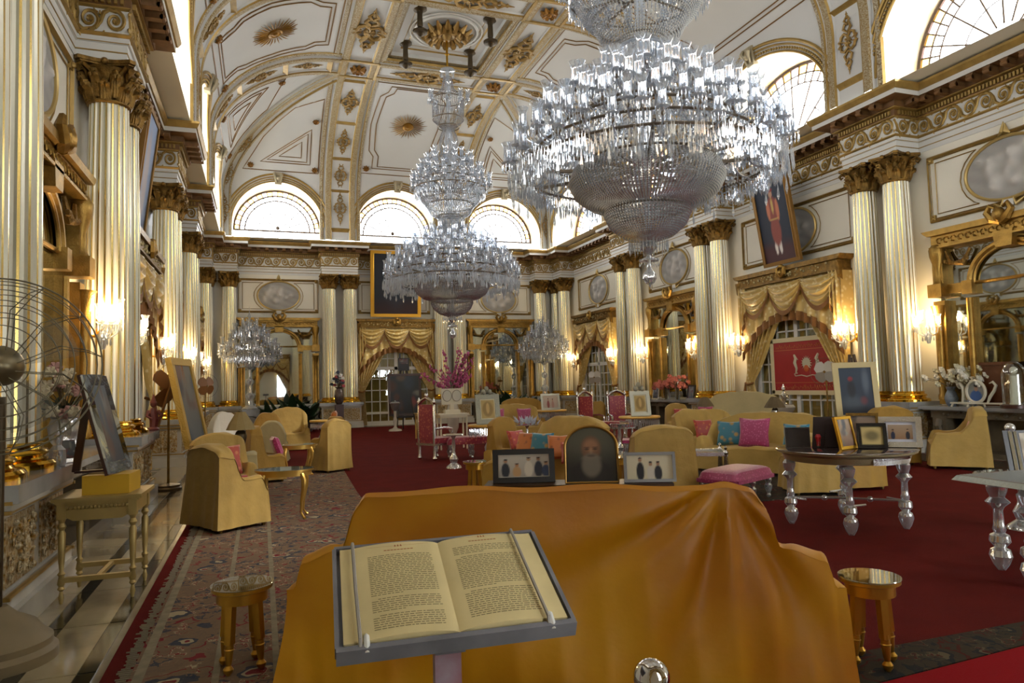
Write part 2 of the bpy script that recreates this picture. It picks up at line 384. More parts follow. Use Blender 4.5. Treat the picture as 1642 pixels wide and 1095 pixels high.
def lunette(w, c, hw, h, spring, uL, uR, label=None, rose=False):
    sm = smax(w); N = 44; k1 = 14; arch = [(c - hw, 0.)]; outer = []
    for i in range(N + 1):
        f = pi - pi * i / N; arch.append((c + hw * cos(f), s_of_z(w, spring + h * sin(f))))
    arch.append((c + hw, 0.)); n = len(arch); outer.append((uL(0), 0)); s1 = .3
    for i in range(1, n - 1):
        if i <= k1: s = s1 + (sm - s1) * (i / k1); outer.append((uL(s), s))
        elif i >= n - 1 - k1: s = s1 + (sm - s1) * ((n - 1 - i) / k1); outer.append((uR(s), s))
        else:
            q = (i - k1) / (n - 1 - 2 * k1); outer.append((uL(sm) * (1 - q) + uR(sm) * q, sm))
    outer.append((uR(0), 0)); K = 12; vs = []; b = B()
    for j in range(K + 1):
        for i in range(n):
            q = j / K; u = arch[i][0] * (1 - q) + outer[i][0] * q; s = arch[i][1] * (1 - q) + outer[i][1] * q
            vs.append(cove(w, u, s))
    b.add(vs, [(j * n + i, j * n + i + 1, (j + 1) * n + i + 1, (j + 1) * n + i) for j in range(K) for i in range(n - 1)])
    put('cove_panel', b, CEILP, CEIL)
    # reveal
    b = B(); vs = []
    for i in range(n):
        p = Vector(cove(w, *arch[i])); zz = p.z; q = W3(w, arch[i][0], -.28, max(8.0, zz)); vs += [p, q]
    b.add(vs, [(2 * i, 2 * i + 1, 2 * i + 3, 2 * i + 2) for i in range(n - 1)])
    b.add([W3(w, c - hw, -.28, 8.0), W3(w, c + hw, -.28, 8.0), W3(w, c + hw, UO, 8.0), W3(w, c - hw, UO, 8.0)], [(0, 1, 2, 3)])
    put('window_reveal', b, WALLP, CEIL)
    # archivolt mouldings + keystone
    b = B()
    for dr, r in ((.03, .035), (.2, .03), (.3, .045)):
        pts = []
        for i in range(N + 1):
            f = pi - pi * i / N; uu = c + (hw + dr) * cos(f); zz = spring + (h + dr) * sin(f)
            if uL(s_of_z(w, zz)) - .05 < uu < uR(s_of_z(w, zz)) + .05: pts.append(cove(w, uu, s_of_z(w, zz), .02))
        b.tube(pts, r, 6)
    for i in range(1, N * 2):
        f = pi - pi * i / (N * 2); uu = c + (hw + .115) * cos(f); zz = spring + (h + .115) * sin(f)
        if uL(s_of_z(w, zz)) < uu < uR(s_of_z(w, zz)): b.ball(cove(w, uu, s_of_z(w, zz), .02), .04, 5, 4)
    put('archivolt', b, GLINE, CEIL)
    kb = B(); kb.plate([(-.13, -.08), (.13, -.08), (.2, .42), (-.2, .42)], -.05, .12)
    for x in (-.1, .1): kb.tube([(x * 1.3, .12, .38), (x * 1.5, .2, .3), (x, .2, .2), (x * .7, .16, 0)], [.05, .06, .05, .03], 6)
    kb.ball((0, .18, .18), .09, 8, 6)
    m = cmx(w, c, s_of_z(w, spring + h), 0); km = m @ Matrix(((1, 0, 0, 0), (0, 0, 1, 0), (0, 1, 0, 0), (0, 0, 0, 1)))
    put('keystone', kb, mat('grey_gilt_stucco', '#a89c80', .5, .3), CEIL, mx=km)
    # glazing
    WIN_N[0] += 1; oo = -.2; fr = B(); kt = 1.9 if w == 'B' else 1.15
    T = lambda rx, f: W3(w, c + hw * rx * cos(f), oo, spring + h * rx * sin(f))
    for rx, r in ((.985, .05), (.86, .02 * kt), (.74, .018 * kt), (.45, .014)): fr.tube([T(rx, pi * i / 40) for i in range(41)], r, 5)
    fr.bar(T(1, 0), T(1, pi), .07, .07); fr.bar(W3(w, c - hw, oo, 8.03), W3(w, c + hw, oo, 8.03), .07, .07)
    ND = 24
    for i in range(1, ND): fr.bar(T(.74 if i % 3 else .2, pi * i / ND), T(.985, pi * i / ND), .032 * kt, .034)
    for x in (-.66, -.33, 0, .33, .66): fr.bar(W3(w, c + hw * x, oo, 8.03), W3(w, c + hw * x, oo, spring), .02, .02)
    fr.ball(T(.08, pi / 2), .09, 8, 6)
    o = struct('window_%d' % WIN_N[0], fr, mat('window_lead', '#4b3a2c', .5))
    def pane(a0, a1, r0, r1, m):
        k = 3; b = B(); vs = [T(r0, a0 + (a1 - a0) * i / k) for i in range(k + 1)] + [T(r1, a0 + (a1 - a0) * i / k) for i in range(k + 1)]
        b.add(vs, [(i, i + 1, k + 2 + i, k + 1 + i) for i in range(k)]); put('pane', b, m, o, smooth=False)
    for i in range(ND):
        pane(pi * i / ND, pi * (i + 1) / ND, .86, .985, WAMBER if i % 2 else WROSE)
        pane(pi * i / ND, pi * (i + 1) / ND, .74, .86, WCLEAR)
    for i in range(8): pane(pi * i / 8, pi * (i + 1) / 8, .02, .74, WCLEAR)
    b = B(); b.add([W3(w, c - hw, oo, 8.03), W3(w, c + hw, oo, 8.03), W3(w, c + hw, oo, spring), W3(w, c - hw, oo, spring)], [(0, 1, 2, 3)]); put('pane', b, WCLEAR, o, smooth=False)
    # light portal over the opening
    pd = bpy.data.lights.new('daylight_portal', 'AREA'); pd.shape = 'RECTANGLE'; pd.size = 2 * hw; pd.size_y = h + spring - 8; pd.cycles.is_portal = True
    po = bpy.data.objects.new('daylight_portal', pd); COL.objects.link(po)
    m = cmx(w, c, .5, 0); m = Matrix.Translation(Vector(W3(w, c, -.33, 8 + (h + spring - 8) / 2)) - m.translation) @ m
    po.matrix_world = m @ Matrix.Rotation(pi, 4, 'X')
ULO, UHI = XL + UO, XR - UO       # corners of the upper wall, x
VLO, VHI = YF + UO, YB - UO       # y
CX = [8.153, 3.217]; CY = [6.75, 12.11, 18.59, 23.95]
const = lambda v: (lambda s: v)
for w in 'BF':
    lunette(w, .70, 1.80, 1.79, 8.54, sidef(w, ULO, 1), const(3.217 - RW))
    lunette(w, XM, 1.80, 1.79, 8.54, const(3.217 + RW), const(8.153 - RW))
    lunette(w, 2 * XM - .70, 1.80, 1.79, 8.54, const(8.153 + RW), sidef(w, UHI, -1))
for w in 'RL':
    lunette(w, (VLO + 6.75 - RW) / 2 + .15, 2.55, 2.05, 8.25, sidef(w, VLO, 1), const(6.75 - RW))
    lunette(w, 9.43, 2.0, 2.1, 8.25, const(6.75 + RW), const(12.11 - RW))
    lunette(w, 15.35, 2.56, 2.1, 8.25, const(12.11 + RW), const(18.59 - RW))
    lunette(w, 21.27, 2.0, 2.1, 8.25, const(18.59 + RW), const(23.95 - RW))
    lunette(w, (VHI + 23.95 + RW) / 2 - .15, 2.55, 2.05, 8.25, const(23.95 + RW), sidef(w, VHI, -1))
# ribs ---------------------------------------------------------
RPROF = [(-.86, -.03, 2), (-.84, .04, 3), (-.74, .06, 2), (-.70, .03, 0), (-RW - .02, .0, 0), (-RW, .09, 1), (-.58, .13, 1), (-.42, .13, 2), (-.37, .10, 0), (-.35, .05, 0), (.35, .05, 0), (.37, .10, 2), (.42, .13, 1), (.58, .13, 1), (RW, .09, 0), (RW + .02, .0, 0), (.70, .03, 2), (.74, .06, 3), (.84, .04, 2), (.86, -.03, 0)]
RM = [CEILP, EGG, GLINE, mat('brown_bead_moulding', '#6f5226', .5, .4, bump=1., bscale=60, var=.6, vscale=30, col2='#c8bfa4')]
def rib(w, c, prof=RPROF, s0=0., s1=None, uf=None, n=26):
    sm = s1 or smax(w); b = B(); k = len(prof); vs = []
    for i in range(n + 1):
        s = s0 + (sm - s0) * i / n; cc = c if uf is None else uf(s)
        for q in prof: vs.append(cove(w, cc + q[0], s, q[1]))
    for i in range(n):
        for j in range(k - 1): b.add([vs[i * k + j], vs[i * k + j + 1], vs[(i + 1) * k + j + 1], vs[(i + 1) * k + j]], [(0, 1, 2, 3)], prof[j][2])
    put('rib', b, RM, CEIL)
# lozenge arabesque, sunburst, rosettes (flat relief in x,y; z out)
lz = B()
for sx in (-1, 1):
    for sy in (-1, 1):
        lz.tube([(0, .12 * sy, .02), (.09 * sx, .2 * sy, .03), (.17 * sx, .15 * sy, .03), (.19 * sx, .05 * sy, .03), (.12 * sx, .03 * sy, .02)], [.03, .03, .035, .025, .012], 5)
        lz.tube([(0, .2 * sy, .02), (.1 * sx, .3 * sy, .03), (.06 * sx, .4 * sy, .03), (0, .36 * sy, .02)], [.02, .032, .028, .012], 5)
        lz.tube([(0, .38 * sy, .02), (.07 * sx, .47 * sy, .03), (.02 * sx, .56 * sy, .02)], [.02, .026, .012], 5)
        lz.tube([(.19 * sx, .0, .02), (.24 * sx, .06 * sy, .03), (.18 * sx, .12 * sy, .02)], [.02, .026, .01], 5)
    lz.tube([(0, .5 * sx, .02), (0, .72 * sx, .02)], [.03, .006], 5); lz.ball((0, .6 * sx, .02), .03, 6, 4)
for a in range(8): lz.tube([(.02 * cos(a * pi / 4), .02 * sin(a * pi / 4), .03), (.09 * cos(a * pi / 4), .1 * sin(a * pi / 4), .02)], [.014, .03], 5)
LOZ = lz.mesh('lozenge_ornament', mat('gilt_arabesque', '#a08046', .5, .45, var=.3, vscale=6))
sb = B()
for i in range(32):
    a = 2 * pi * i / 32; r = .70 if i % 2 else .60
    sb.tube([(.2 * cos(a), .2 * sin(a), .02), (.44 * cos(a), .44 * sin(a), .03), (r * cos(a), r * sin(a), .01)], [.008, .019, .003], 5)
sb.lathe([(.2, .0), (.2, .05), (.14, .07), (.12, .04), (.06, .08), (.001, .09)], 18)
SUNB = sb.mesh('sunburst', mat('gilt_sunburst', '#8c6420', .42, .7, bump=.3, bscale=30))
rs = B()
for i in range(8):
    a = 2 * pi * i / 8; rs.tube([(.02 * cos(a), .02 * sin(a), .03), (.1 * cos(a), .1 * sin(a), .05), (.14 * cos(a), .14 * sin(a), .01)], [.02, .045, .01], 6)
rs.ball((0, 0, .04), .05, 8, 6)
ROS = rs.mesh('ceiling_rosette', mat('gilt_rosette', '#7d5418', .45, .6))
for w in 'BF':
    for c in CX: rib(w, c)
for w in 'RL':
    for c in CY: rib(w, c)
def bars(w, c, ss):
    for s in ss:
        b = B(); vs = [cove(w, c + x, s + y, q) for x, y, q in ((-.4, -.05, .07), (.4, -.05, .07), (.4, .05, .13), (-.4, .05, .13), (-.4, .09, .05), (.4, .09, .05), (-.4, -.09, .05), (.4, -.09, .05))]
        b.add(vs, [(0, 1, 2, 3), (3, 2, 5, 4), (6, 7, 1, 0)]); put('rib_crossbar', b, GLINE, CEIL, smooth=False)
for w in 'BRL':
    L = smax(w); div = [.45, 2.35, 4.2, 6.1, L - .35] if w == 'B' else [.45, 2.35, 4.1, 5.8, L - .3]
    for c in (CX if w == 'B' else CY):
        bars(w, c, div)
        for a, e in zip(div[:-1], div[1:]):
            if e - a > 1: link('lozenge_ornament', LOZ, CEIL, mx=cmx(w, c, (a + e) / 2, .06, (e - a) / 1.75))
# groin ribs: folded strips
for w, base, tw in (('B', ULO, 1), ('B', UHI, -1), ('R', VHI, -1), ('L', VHI, -1), ('R', VLO, 1), ('L', VLO, 1), ('F', ULO, 1), ('F', UHI, -1)):
    e = sidef(w, base, tw); pr = [(-.36 * tw, .10, 1), (-.22 * tw, .10, 0), (-.2 * tw, .05, 0), (-.05 * tw, .05, 2), (-.03 * tw, .12, 1), (.04 * tw, .10, 0), (.04 * tw, -.02, 0)]
    rib(w, 0, pr, uf=e)
for (w, base, tw) in (('B', ULO, 1), ('B', UHI, -1)):
    e = sidef(w, base, tw)
    for s, sc, rt in ((1.1, .9, 0), (3.0, .8, -.25 * tw), (4.6, .8, -.55 * tw)):
        link('lozenge_ornament', LOZ, CEIL, mx=cmx(w, e(s) - .2 * tw, s, .1, sc, rt))
# flat part: ribs and coffers
def flat_rib(x0, x1, y0, y1, along):
    b = B(); c = (x0 + x1) / 2 if along == 'y' else (y0 + y1) / 2
    for j in range(len(RPROF) - 1):
        p, q = RPROF[j], RPROF[j + 1]; z0, z1 = ZC - p[1] + .02, ZC - q[1] + .02
        if along == 'y': vs = [(c + p[0], y0, z0), (c + p[0], y1, z0), (c + q[0], y1, z1), (c + q[0], y0, z1)]
        else: vs = [(x0, c + p[0], z0), (x1, c + p[0], z0), (x1, c + q[0], z1), (x0, c + q[0], z1)]
        b.add(vs, [(0, 1, 2, 3)], p[2])
    put('rib', b, RM, CEIL, smooth=False)
YE = [VLO + AE] + CY + [VHI - AE]
for c in CX: flat_rib(c - RW, c + RW, 6.13, 24.57, 'y')
for c in CY: flat_rib(3.217 + RW, 8.153 - RW, c - RW, c + RW, 'x')
FM = lambda x, y, rot=0, sc=1., z=ZC - .04: Matrix.Translation((x, y, z)) @ Matrix.Rotation(rot, 4, 'Z') @ Matrix.Rotation(pi, 4, 'X') @ Matrix.Scale(sc, 4)
for c in CY:
    link('lozenge_ornament', LOZ, CEIL, mx=FM(XM, c, pi / 2, 1.9))
    for x in CX:
        link('ceiling_rosette', ROS, CEIL, mx=FM(x, c, 0, 2.0))
        for sx in (-1, 1):
            b = B(); b.box((x + sx * RW * 1.0, c, ZC - .1), (.1, 1.24, .06)); b.box((x, c + sx * RW, ZC - .1), (1.24, .1, .06)); put('rib_crossbar', b, GLINE, CEIL, smooth=False)
for y0, y1 in zip(CY[:-1], CY[1:]):
    for x in CX: link('lozenge_ornament', LOZ, CEIL, mx=FM(x, (y0 + y1) / 2, 0, min(2.0, (y1 - y0) / 2.6)))
    X0, X1, Y0, Y1 = 3.217 + RW, 8.153 - RW, y0 + RW, y1 - RW
    b = B(); zz = [(0, ZC - .02, 1), (.12, ZC - .06, 2), (.16, ZC + .1, 1), (.34, ZC + .12, 0), (.36, ZC + .24, 0), (.62, ZC + .26, 2), (.66, ZC + .3, 0), (.8, ZC + .32, 2), (.83, ZC + .32, 0)]
    for j in range(len(zz) - 1):
        (i0, z0, m), (i1, z1, _) = zz[j], zz[j + 1]
        A = [(X0 + i0, Y0 + i0, z0), (X1 - i0, Y0 + i0, z0), (X1 - i0, Y1 - i0, z0), (X0 + i0, Y1 - i0, z0)]
        C = [(X0 + i1, Y0 + i1, z1), (X1 - i1, Y0 + i1, z1), (X1 - i1, Y1 - i1, z1), (X0 + i1, Y1 - i1, z1)]
        b.add(A + C, [(i, (i + 1) % 4, 4 + (i + 1) % 4, 4 + i) for i in range(4)], m)
    b.add(C, [(3, 2, 1, 0)], 0); put('coffer', b, RM, CEIL, smooth=False)
    # big gilt rose in the coffer
    cy = (y0 + y1) / 2; b = B(); tf = Matrix.Translation((XM, cy, ZC + .3)) @ Matrix.Rotation(pi, 4, 'X')
    for r0, r1 in ((.3, .58), (.52, .86)):
        for i in range(16):
            a = 2 * pi * (i + (.5 if r0 > .4 else 0)) / 16
            b.tube([(r0 * cos(a), r0 * sin(a), .10 if r0 < .4 else .04), ((r0 + r1) / 2 * cos(a), (r0 + r1) / 2 * sin(a), .2), (r1 * cos(a), r1 * sin(a), .06)], [.05, .1, .03], 6, tf=tf)
    b.lathe([(.34, 0), (.34, .12), (.26, .2), (.18, .16), (.1, .3), (.001, .32)], 20, tf=tf)
    put('ceiling_rose', b, mat('ceiling_rose_gilt', '#94733a', .4, .6, var=.3, vscale=5), CEIL)
    b = B()
    for r, t in ((1.0, .05), (1.16, .03)): b.tube([(XM + r * cos(2 * pi * i / 48), cy + r * sin(2 * pi * i / 48), ZC + .29) for i in range(48)], t, 6, closed=True)
    put('ring_moulding', b, WHITE, CEIL)
    for dx in (-1.12, 1.12):
        for dy in (-1.12, 1.12):
            b = B(); tf = Matrix.Translation((XM + dx, cy + dy, ZC + .32)) @ Matrix.Rotation(pi, 4, 'X')
            b.lathe([(.22, 0), (.22, .05), (.1, .12), (.08, .2), (.09, .55), (.07, .6), (.14, .68), (.23, .72), (.22, .78), (.12, .8), (.05, .88), (.001, .9)], 14, tf=tf)
            put('ceiling_pendant', b, BRONZE, CEIL)
# panel ornaments on the coves
def linepath(w, pts, r=.022, off=.01, closed=True):
    q = []
    for a, c in zip(pts, pts[1:] + ([pts[0]] if closed else [])):
        L = math.hypot(c[0] - a[0], c[1] - a[1]); k = max(1, int(L / .3)); q += [(a[0] + (c[0] - a[0]) * i / k, a[1] + (c[1] - a[1]) * i / k) for i in range(k)]
    if not closed: q.append(pts[-1])
    b = B(); b.tube([cove(w, u, s, off) for u, s in q], r, 4, closed=closed); put('panel_line', b, mat('brown_gilt_line', '#7a5a2c', .5, .4), CEIL)
for w, c, hw in (('B', XM, 1.8), ('R', 15.35, 2.6), ('L', 15.35, 2.6), ('R', 9.43, 2.), ('L', 9.43, 2.), ('R', 21.27, 2.), ('L', 21.27, 2.)):
    L = smax(w); s0 = s_of_z(w, 10.9)
    linepath(w, [(c - hw + .12, s0), (c + hw - .12, s0), (c + hw - .12, L - .25), (c - hw + .12, L - .25)])
    a = hw - .42; linepath(w, [(c - a + .2, s0 + .3), (c + a - .2, s0 + .3), (c + a - .2, s0 + .95), (c + a, s0 + 1.25), (c + a + .1, (s0 + L) / 2), (c + a, L - 1.1), (c + a - .25, L - .8), (c + a - .3, L - .45),
                               (c - a + .3, L - .45), (c - a + .25, L - .8), (c - a, L - 1.1), (c - a - .1, (s0 + L) / 2), (c - a, s0 + 1.25), (c - a + .2, s0 + .95)])
    a += -.22; linepath(w, [(c - a + .2, s0 + .42), (c + a - .2, s0 + .42), (c + a - .2, s0 + .98), (c + a, s0 + 1.3), (c + a + .1, (s0 + L) / 2), (c + a, L - 1.1), (c + a - .25, L - .85), (c + a - .3, L - .55),
                               (c - a + .3, L - .55), (c - a + .25, L - .85), (c - a, L - 1.1), (c - a - .1, (s0 + L) / 2), (c - a, s0 + 1.3), (c - a + .2, s0 + .98)])
    link('sunburst', SUNB, CEIL, mx=cmx(w, c, (s0 + L) / 2 + .1, .04, 1.12))
    for sx in (-1, 1): link('ceiling_rosette', ROS, CEIL, mx=cmx(w, c + sx * (hw - .38), s0 + .28, .03, 1.0))
def tri(w, p, q, r):
    for k in (0, .2, .55):
        g = ((p[0] + q[0] + r[0]) / 3, (p[1] + q[1] + r[1]) / 3); k2 = k
        linepath(w, [(v[0] + (g[0] - v[0]) * k2, v[1] + (g[1] - v[1]) * k2) for v in (p, q, r)])
for w, base, tw, inn in (('B', ULO, 1, 3.217 - RW), ('B', UHI, -1, 8.153 + RW), ('R', VHI, -1, 23.95 + RW), ('L', VHI, -1, 23.95 + RW)):
    e = sidef(w, base, tw); s0 = s_of_z(w, 10.75); i2 = inn - .3 * tw; L = smax(w)
    linepath(w, [(i2, s0), (i2, L - 1.6)] + [(e(s) + .25 * tw, s) for s in (L - 2.2, L - 3, L - 3.8, s0)])
    tri(w, (i2 - .35 * tw, s0 + .45), (i2 - .35 * tw, s0 + 2.3), (e(s0 + .5) + .75 * tw, s0 + .45))
    for u, s in ((i2 - .15 * tw, s0 + .2), (e(s0) + .55 * tw, s0 + .25), (i2 - .22 * tw, s0 + 2.75)): link('ceiling_rosette', ROS, CEIL, mx=cmx(w, u, s, .03, .9))
# ============================================================ COLUMNS, PEDESTALS, WALL ORNAMENT
def shaft_mesh():
    b = B(); nf = 20; per = 4; n = nf * per; H = [(1.30, .305), (1.36, .305), (2.5, .305), (4.2, .292), (5.9, .266), (5.99, .264)]
    vs = []
    for z, r in H:
        for i in range(n):
            k = i % per; rr = r if k in (0, 1) else r * .925
            a = 2 * pi * (i // per + (0, .26, .45, .81)[k]) / nf; vs.append((rr * cos(a), rr * sin(a), z))
    b.add(vs, [(j * n + i, j * n + (i + 1) % n, (j + 1) * n + (i + 1) % n, (j + 1) * n + i) for j in range(len(H) - 1) for i in range(n)])
    b.m = [1 if (i % per) == 0 else 0 for j in range(len(H) - 1) for i in range(n)]
    return b.mesh('shaft', [FLUTE, GOLDP], True, 25)
SHAFT = shaft_mesh()
bb = B(); bb.lathe([(.44, 1.08), (.44, 1.12), (.42, 1.145), (.36, 1.16), (.345, 1.185), (.37, 1.20), (.375, 1.215), (.36, 1.235), (.33, 1.245), (.32, 1.27), (.335, 1.285), (.305, 1.305)], 32)
CBASE = bb.mesh('column_base', BRASS)
cb_ = B(); cb_.lathe([(.285, 5.975), (.30, 5.99), (.30, 6.01), (.275, 6.025)], 28)
cb_.lathe([(.255, 6.02), (.255, 6.25), (.29, 6.40), (.36, 6.50)], 20)
for row, (z0, h, n, o) in enumerate(((6.02, .24, 8, 0), (6.05, .38, 8, .5))):
    for i in range(n):
        a = 2 * pi * (i + o) / n
        for dw, m in ((0, 1), (-.17, .82), (.17, .82)):
            pts = []; rr = []
            for q, (r, zz) in enumerate(((.265, 0), (.29, .4), (.31, .75), (.37, .97), (.41, .93), (.40, .82))):
                aa = a + dw * (1 - .15 * q); pts.append((r * cos(aa), r * sin(aa), z0 + zz * h * m)); rr.append((.05, .055, .05, .045, .03, .012)[q])
            cb_.tube(pts, rr, 5)
for i in range(4):
    a = pi / 4 + i * pi / 2; d = (cos(a), sin(a))
    for sg in (-1, 1):
        o = (-d[1] * .045 * sg, d[0] * .045 * sg)
        cb_.tube([(d[0] * .27 + o[0] * 2, d[1] * .27 + o[1] * 2, 6.30), (d[0] * .33 + o[0], d[1] * .33 + o[1], 6.44), (d[0] * .44 + o[0] * .6, d[1] * .44 + o[1] * .6, 6.51), (d[0] * .5 + o[0] * .5, d[1] * .5 + o[1] * .5, 6.45),
              (d[0] * .47, d[1] * .47, 6.39), (d[0] * .42, d[1] * .42, 6.43)], [.02, .03, .035, .035, .03, .015], 6)
    a2 = i * pi / 2; cb_.ball((.36 * cos(a2), .36 * sin(a2), 6.55), .055, 7, 5)
out = []
for i in range(4):
    a = pi / 4 + i * pi / 2
    out += [(.56 * cos(a - .09), .56 * sin(a - .09)), (.56 * cos(a + .09), .56 * sin(a + .09))]
    for t in (.25, .5, .75):
        a2 = a + t * pi / 2; r = .56 * cos(pi / 4) / max(.01, cos((t - .5) * pi / 2)) * (1 - .16 * sin(pi * t)); out.append((r * cos(a2), r * sin(a2)))
cb_.prism([(x * .86, y * .86) for x, y in out], 6.52, 6.545); cb_.prism(out if False else [(x * .93, y * .93) for x, y in out], 6.545, 6.60)
CAPM = cb_.mesh('capital', GOLDD, True, 50)
def column(x, y, label, rz=0):
    t = thing('fluted_column', label, 'column', (x, y, 1.08), rz, 'fluted Corinthian columns round the hall')
    for nm, me in (('shaft', SHAFT), ('column_base', CBASE), ('capital', CAPM)): link(nm, me, t, (0, 0, -1.08))
    return t
bay_r = {11.66: 'between the near gilt mirror and the red banner curtain', 18.15: 'between the red banner curtain and the far right mirror', 23.51: 'between the far right mirror and the far right curtain', 6.30: 'just outside the frame beside the near right mirror', 30.06: 'by the far right corner'}
bay_l = {6.30: 'at the left edge behind the wire fan', 11.66: 'second pair on the left wall, behind the yellow box', 18.15: 'third pair on the left wall behind the leaning gilt frame', 23.51: 'fourth pair on the left wall', 30.06: 'by the far left corner'}
for y in (6.30, 11.66, 18.15, 23.51, 30.06):
    for k in (0, 1):
        wv = 'nearer' if k == 0 else 'farther'
        column(CXR, y + .88 * k, 'fluted cream and gilt column, %s of the right wall pair %s' % (wv, bay_r[y].replace('just ', '')), 0)
        column(CXL, y + .88 * k, 'fluted cream and gilt column, %s one, %s' % (wv, bay_l[y]), 0)
for x, l in ((-1.25, 'far wall column between the left corner and the left far mirror'), (2.777, 'far wall column right beside the left far mirror'), (3.657, 'far wall column right beside the easel doorway curtain'),
             (7.713, 'far wall column behind the pink blossoms, left of pair'), (8.593, 'far wall column behind the pink blossoms, right of pair'), (12.62, 'far wall column left of the right corner behind crystal candelabrum')):
    column(x, CYB, 'fluted cream and gilt ' + l)
# pedestals
GREL = mat('gilt_relief', '#a27a2e', .38, .75, bump=1., bscale=55, var=.6, vscale=22, col2='#d6cdb0')
def relief(b, x0, x1, z0, z1, y, seed=0):
    """foliate relief: mirrored scrolls and leaves over a panel"""
    R_ = random.Random(seed); cx, cz = (x0 + x1) / 2, (z0 + z1) / 2; w, h = (x1 - x0) / 2, (z1 - z0) / 2
    for sx in (-1, 1):
        for i in range(5):
            px, pz = cx + sx * w * R_.uniform(.15, .85), cz + h * R_.uniform(-.8, .8); r = .13 * h * 2
            b.tube([(px + r * (1 - t / 11) * cos(t * .9 * sx), y - .012, pz + r * (1 - t / 11) * sin(t * .9)) for t in range(10)], [.02 * h * 2.5 * (1 - t / 14) for t in range(10)], 4)
        for i in range(10):
            px, pz = cx + sx * w * R_.uniform(.05, .93), cz + h * R_.uniform(-.9, .9); b.ball((px, y - .01, pz), R_.uniform(.018, .035), 5, 4)
    b.tube([(cx, y - .015, z0 + .03), (cx, y - .02, cz), (cx, y - .015, z1 - .03)], [.02, .05, .02], 6)
def pedestal(hw, label, loc, rz):
    """local: wall at y=+.42, front towards -y, column axis y=0"""
    t = thing('column_pedestal', label, 'pedestal', loc, rz, 'white marble pedestals under the columns')
    b = B(); b.box((0, -.02, .10), (2 * hw + .10, .98, .20)); b.box((0, -.0, .24), (2 * hw + .04, .92, .10)); b.box((0, 0, .57), (2 * hw - .08, .80, .64)); b.box((0, -.02, .92), (2 * hw + .02, .90, .06))
    put('pedestal_body', b, MARBW, t, smooth=False)
    b = B(); b.box((0, -.03, 1.015), (2 * hw + .12, 1.0, .13)); put('pedestal_slab', b, MARB, t, smooth=False)
    b = B()
    for z, o in ((.885, .0), (.955, .03), (.29, .0)):
        for y in (-.47 - o,): b.box((0, y + .02, z), (2 * hw + .06 + 2 * o, .03, .025))
        for x in (-1, 1): b.box((x * (hw + .02 + o), -.02, z), (.03, .92 + o, .025))
    put('gilt_moulding', b, GLINE, t, smooth=False, kind='stuff')
    for sx in (-1, 1):
        b = B(); x0, x1 = (.08 * sx, (hw - .1) * sx); x0, x1 = min(x0, x1), max(x0, x1)
        b.box(((x0 + x1) / 2, -.405, .58), (x1 - x0, .012, .5)); relief(b, x0, x1, .34, .82, -.41, int(hw * 100)); put('relief_panel', b, GREL, t)
        b = B(); q = B(); relief(q, -.30, .30, .34, .82, 0, 5)
        tf = Matrix.Translation((sx * (hw - .035), 0, 0)) @ Matrix.Rotation(sx * pi / 2, 4, 'Z'); b.add(q.v, q.f, 0, tf); b.box((sx * (hw - .036), 0, .58), (.012, .62, .5)); put('relief_panel', b, GREL, t)
    return t
for y, l in ((6.74, 'nearest'), (12.10, 'second'), (18.59, 'third'), (23.95, 'fourth'), (30.5, 'farthest')):
    hw = .86 if y < 30 else .9
    pedestal(hw, 'white marble pedestal with gilt relief, %s of the five along the right wall' % l, (CXR, y, 0), -pi / 2)
    pedestal(hw, 'white marble pedestal with gilt relief, %s of the five along the left wall' % l, (CXL, y, 0), pi / 2)
for x, hw, l in ((3.217, .86, 'between the left far mirror and doorway'), (8.153, .86, 'behind the pink blossoms'), (-1.25, .42, 'at the far left corner'), (12.62, .42, 'at the far right corner')):
    pedestal(hw, 'pedestal with gilt panels against the far wall ' + l, (x, CYB, 0), 0)
# upper wall panels with medallions -----------------------------
def wall_tf(w, u, z=0.):
    if w == 'B': return (u, YB, z), 0
    if w == 'R': return (XR, u, z), -pi / 2
    if w == 'L': return (XL, u, z), pi / 2
def medal_relief(seed):
    R_ = random.Random(seed); blobs = [(R_.uniform(-.5, .5), R_.uniform(-.35, .4), R_.uniform(.05, .14), R_.uniform(.4, 1)) for _ in range(26)]
    blobs += [(-.3, .1, .12, 1), (-.28, .26, .07, 1.1), (.08, .12, .13, 1), (.1, .3, .075, 1.1), (.38, 0, .11, 1), (0, -.15, .2, .7)]
    b = B(); cols = []; nu, nv = 40, 28
    def f(u, v):
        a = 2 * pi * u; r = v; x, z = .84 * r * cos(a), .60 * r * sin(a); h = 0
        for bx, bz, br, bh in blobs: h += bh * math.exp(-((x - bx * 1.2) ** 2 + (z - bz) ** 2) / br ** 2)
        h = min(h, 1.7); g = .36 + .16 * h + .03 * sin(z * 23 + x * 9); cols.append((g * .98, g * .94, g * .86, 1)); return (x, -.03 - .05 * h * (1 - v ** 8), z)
    b.grid(f, nu, nv); return b.mesh('relief_medallion', PAINTM, cols=cols)
MEDS = [medal_relief(s) for s in (3, 8, 15)]
def ellipse(rx, rz, cy=0., cz=0., n=40, y=0.): return [(rx * cos(2 * pi * i / n), y, cz + rz * sin(2 * pi * i / n)) for i in range(n)]
fb = B(); fb.tube(ellipse(.86, .62, y=-.04), .035, 6, closed=True)
fb.tube([(-.12, -.05, .66), (-.04, -.07, .72), (0, -.06, .92)], [.02, .05, .01], 5); fb.tube([(.12, -.05, .66), (.04, -.07, .72), (0.03, -.06, .88)], [.02, .05, .01], 5)
fb.tube([(-.3, -.04, -.66), (-.15, -.06, -.76), (-.1, -.06, -.62)], [.02, .04, .02], 5); fb.tube([(.3, -.04, -.66), (.15, -.06, -.76), (.1, -.06, -.62)], [.02, .04, .02], 5)
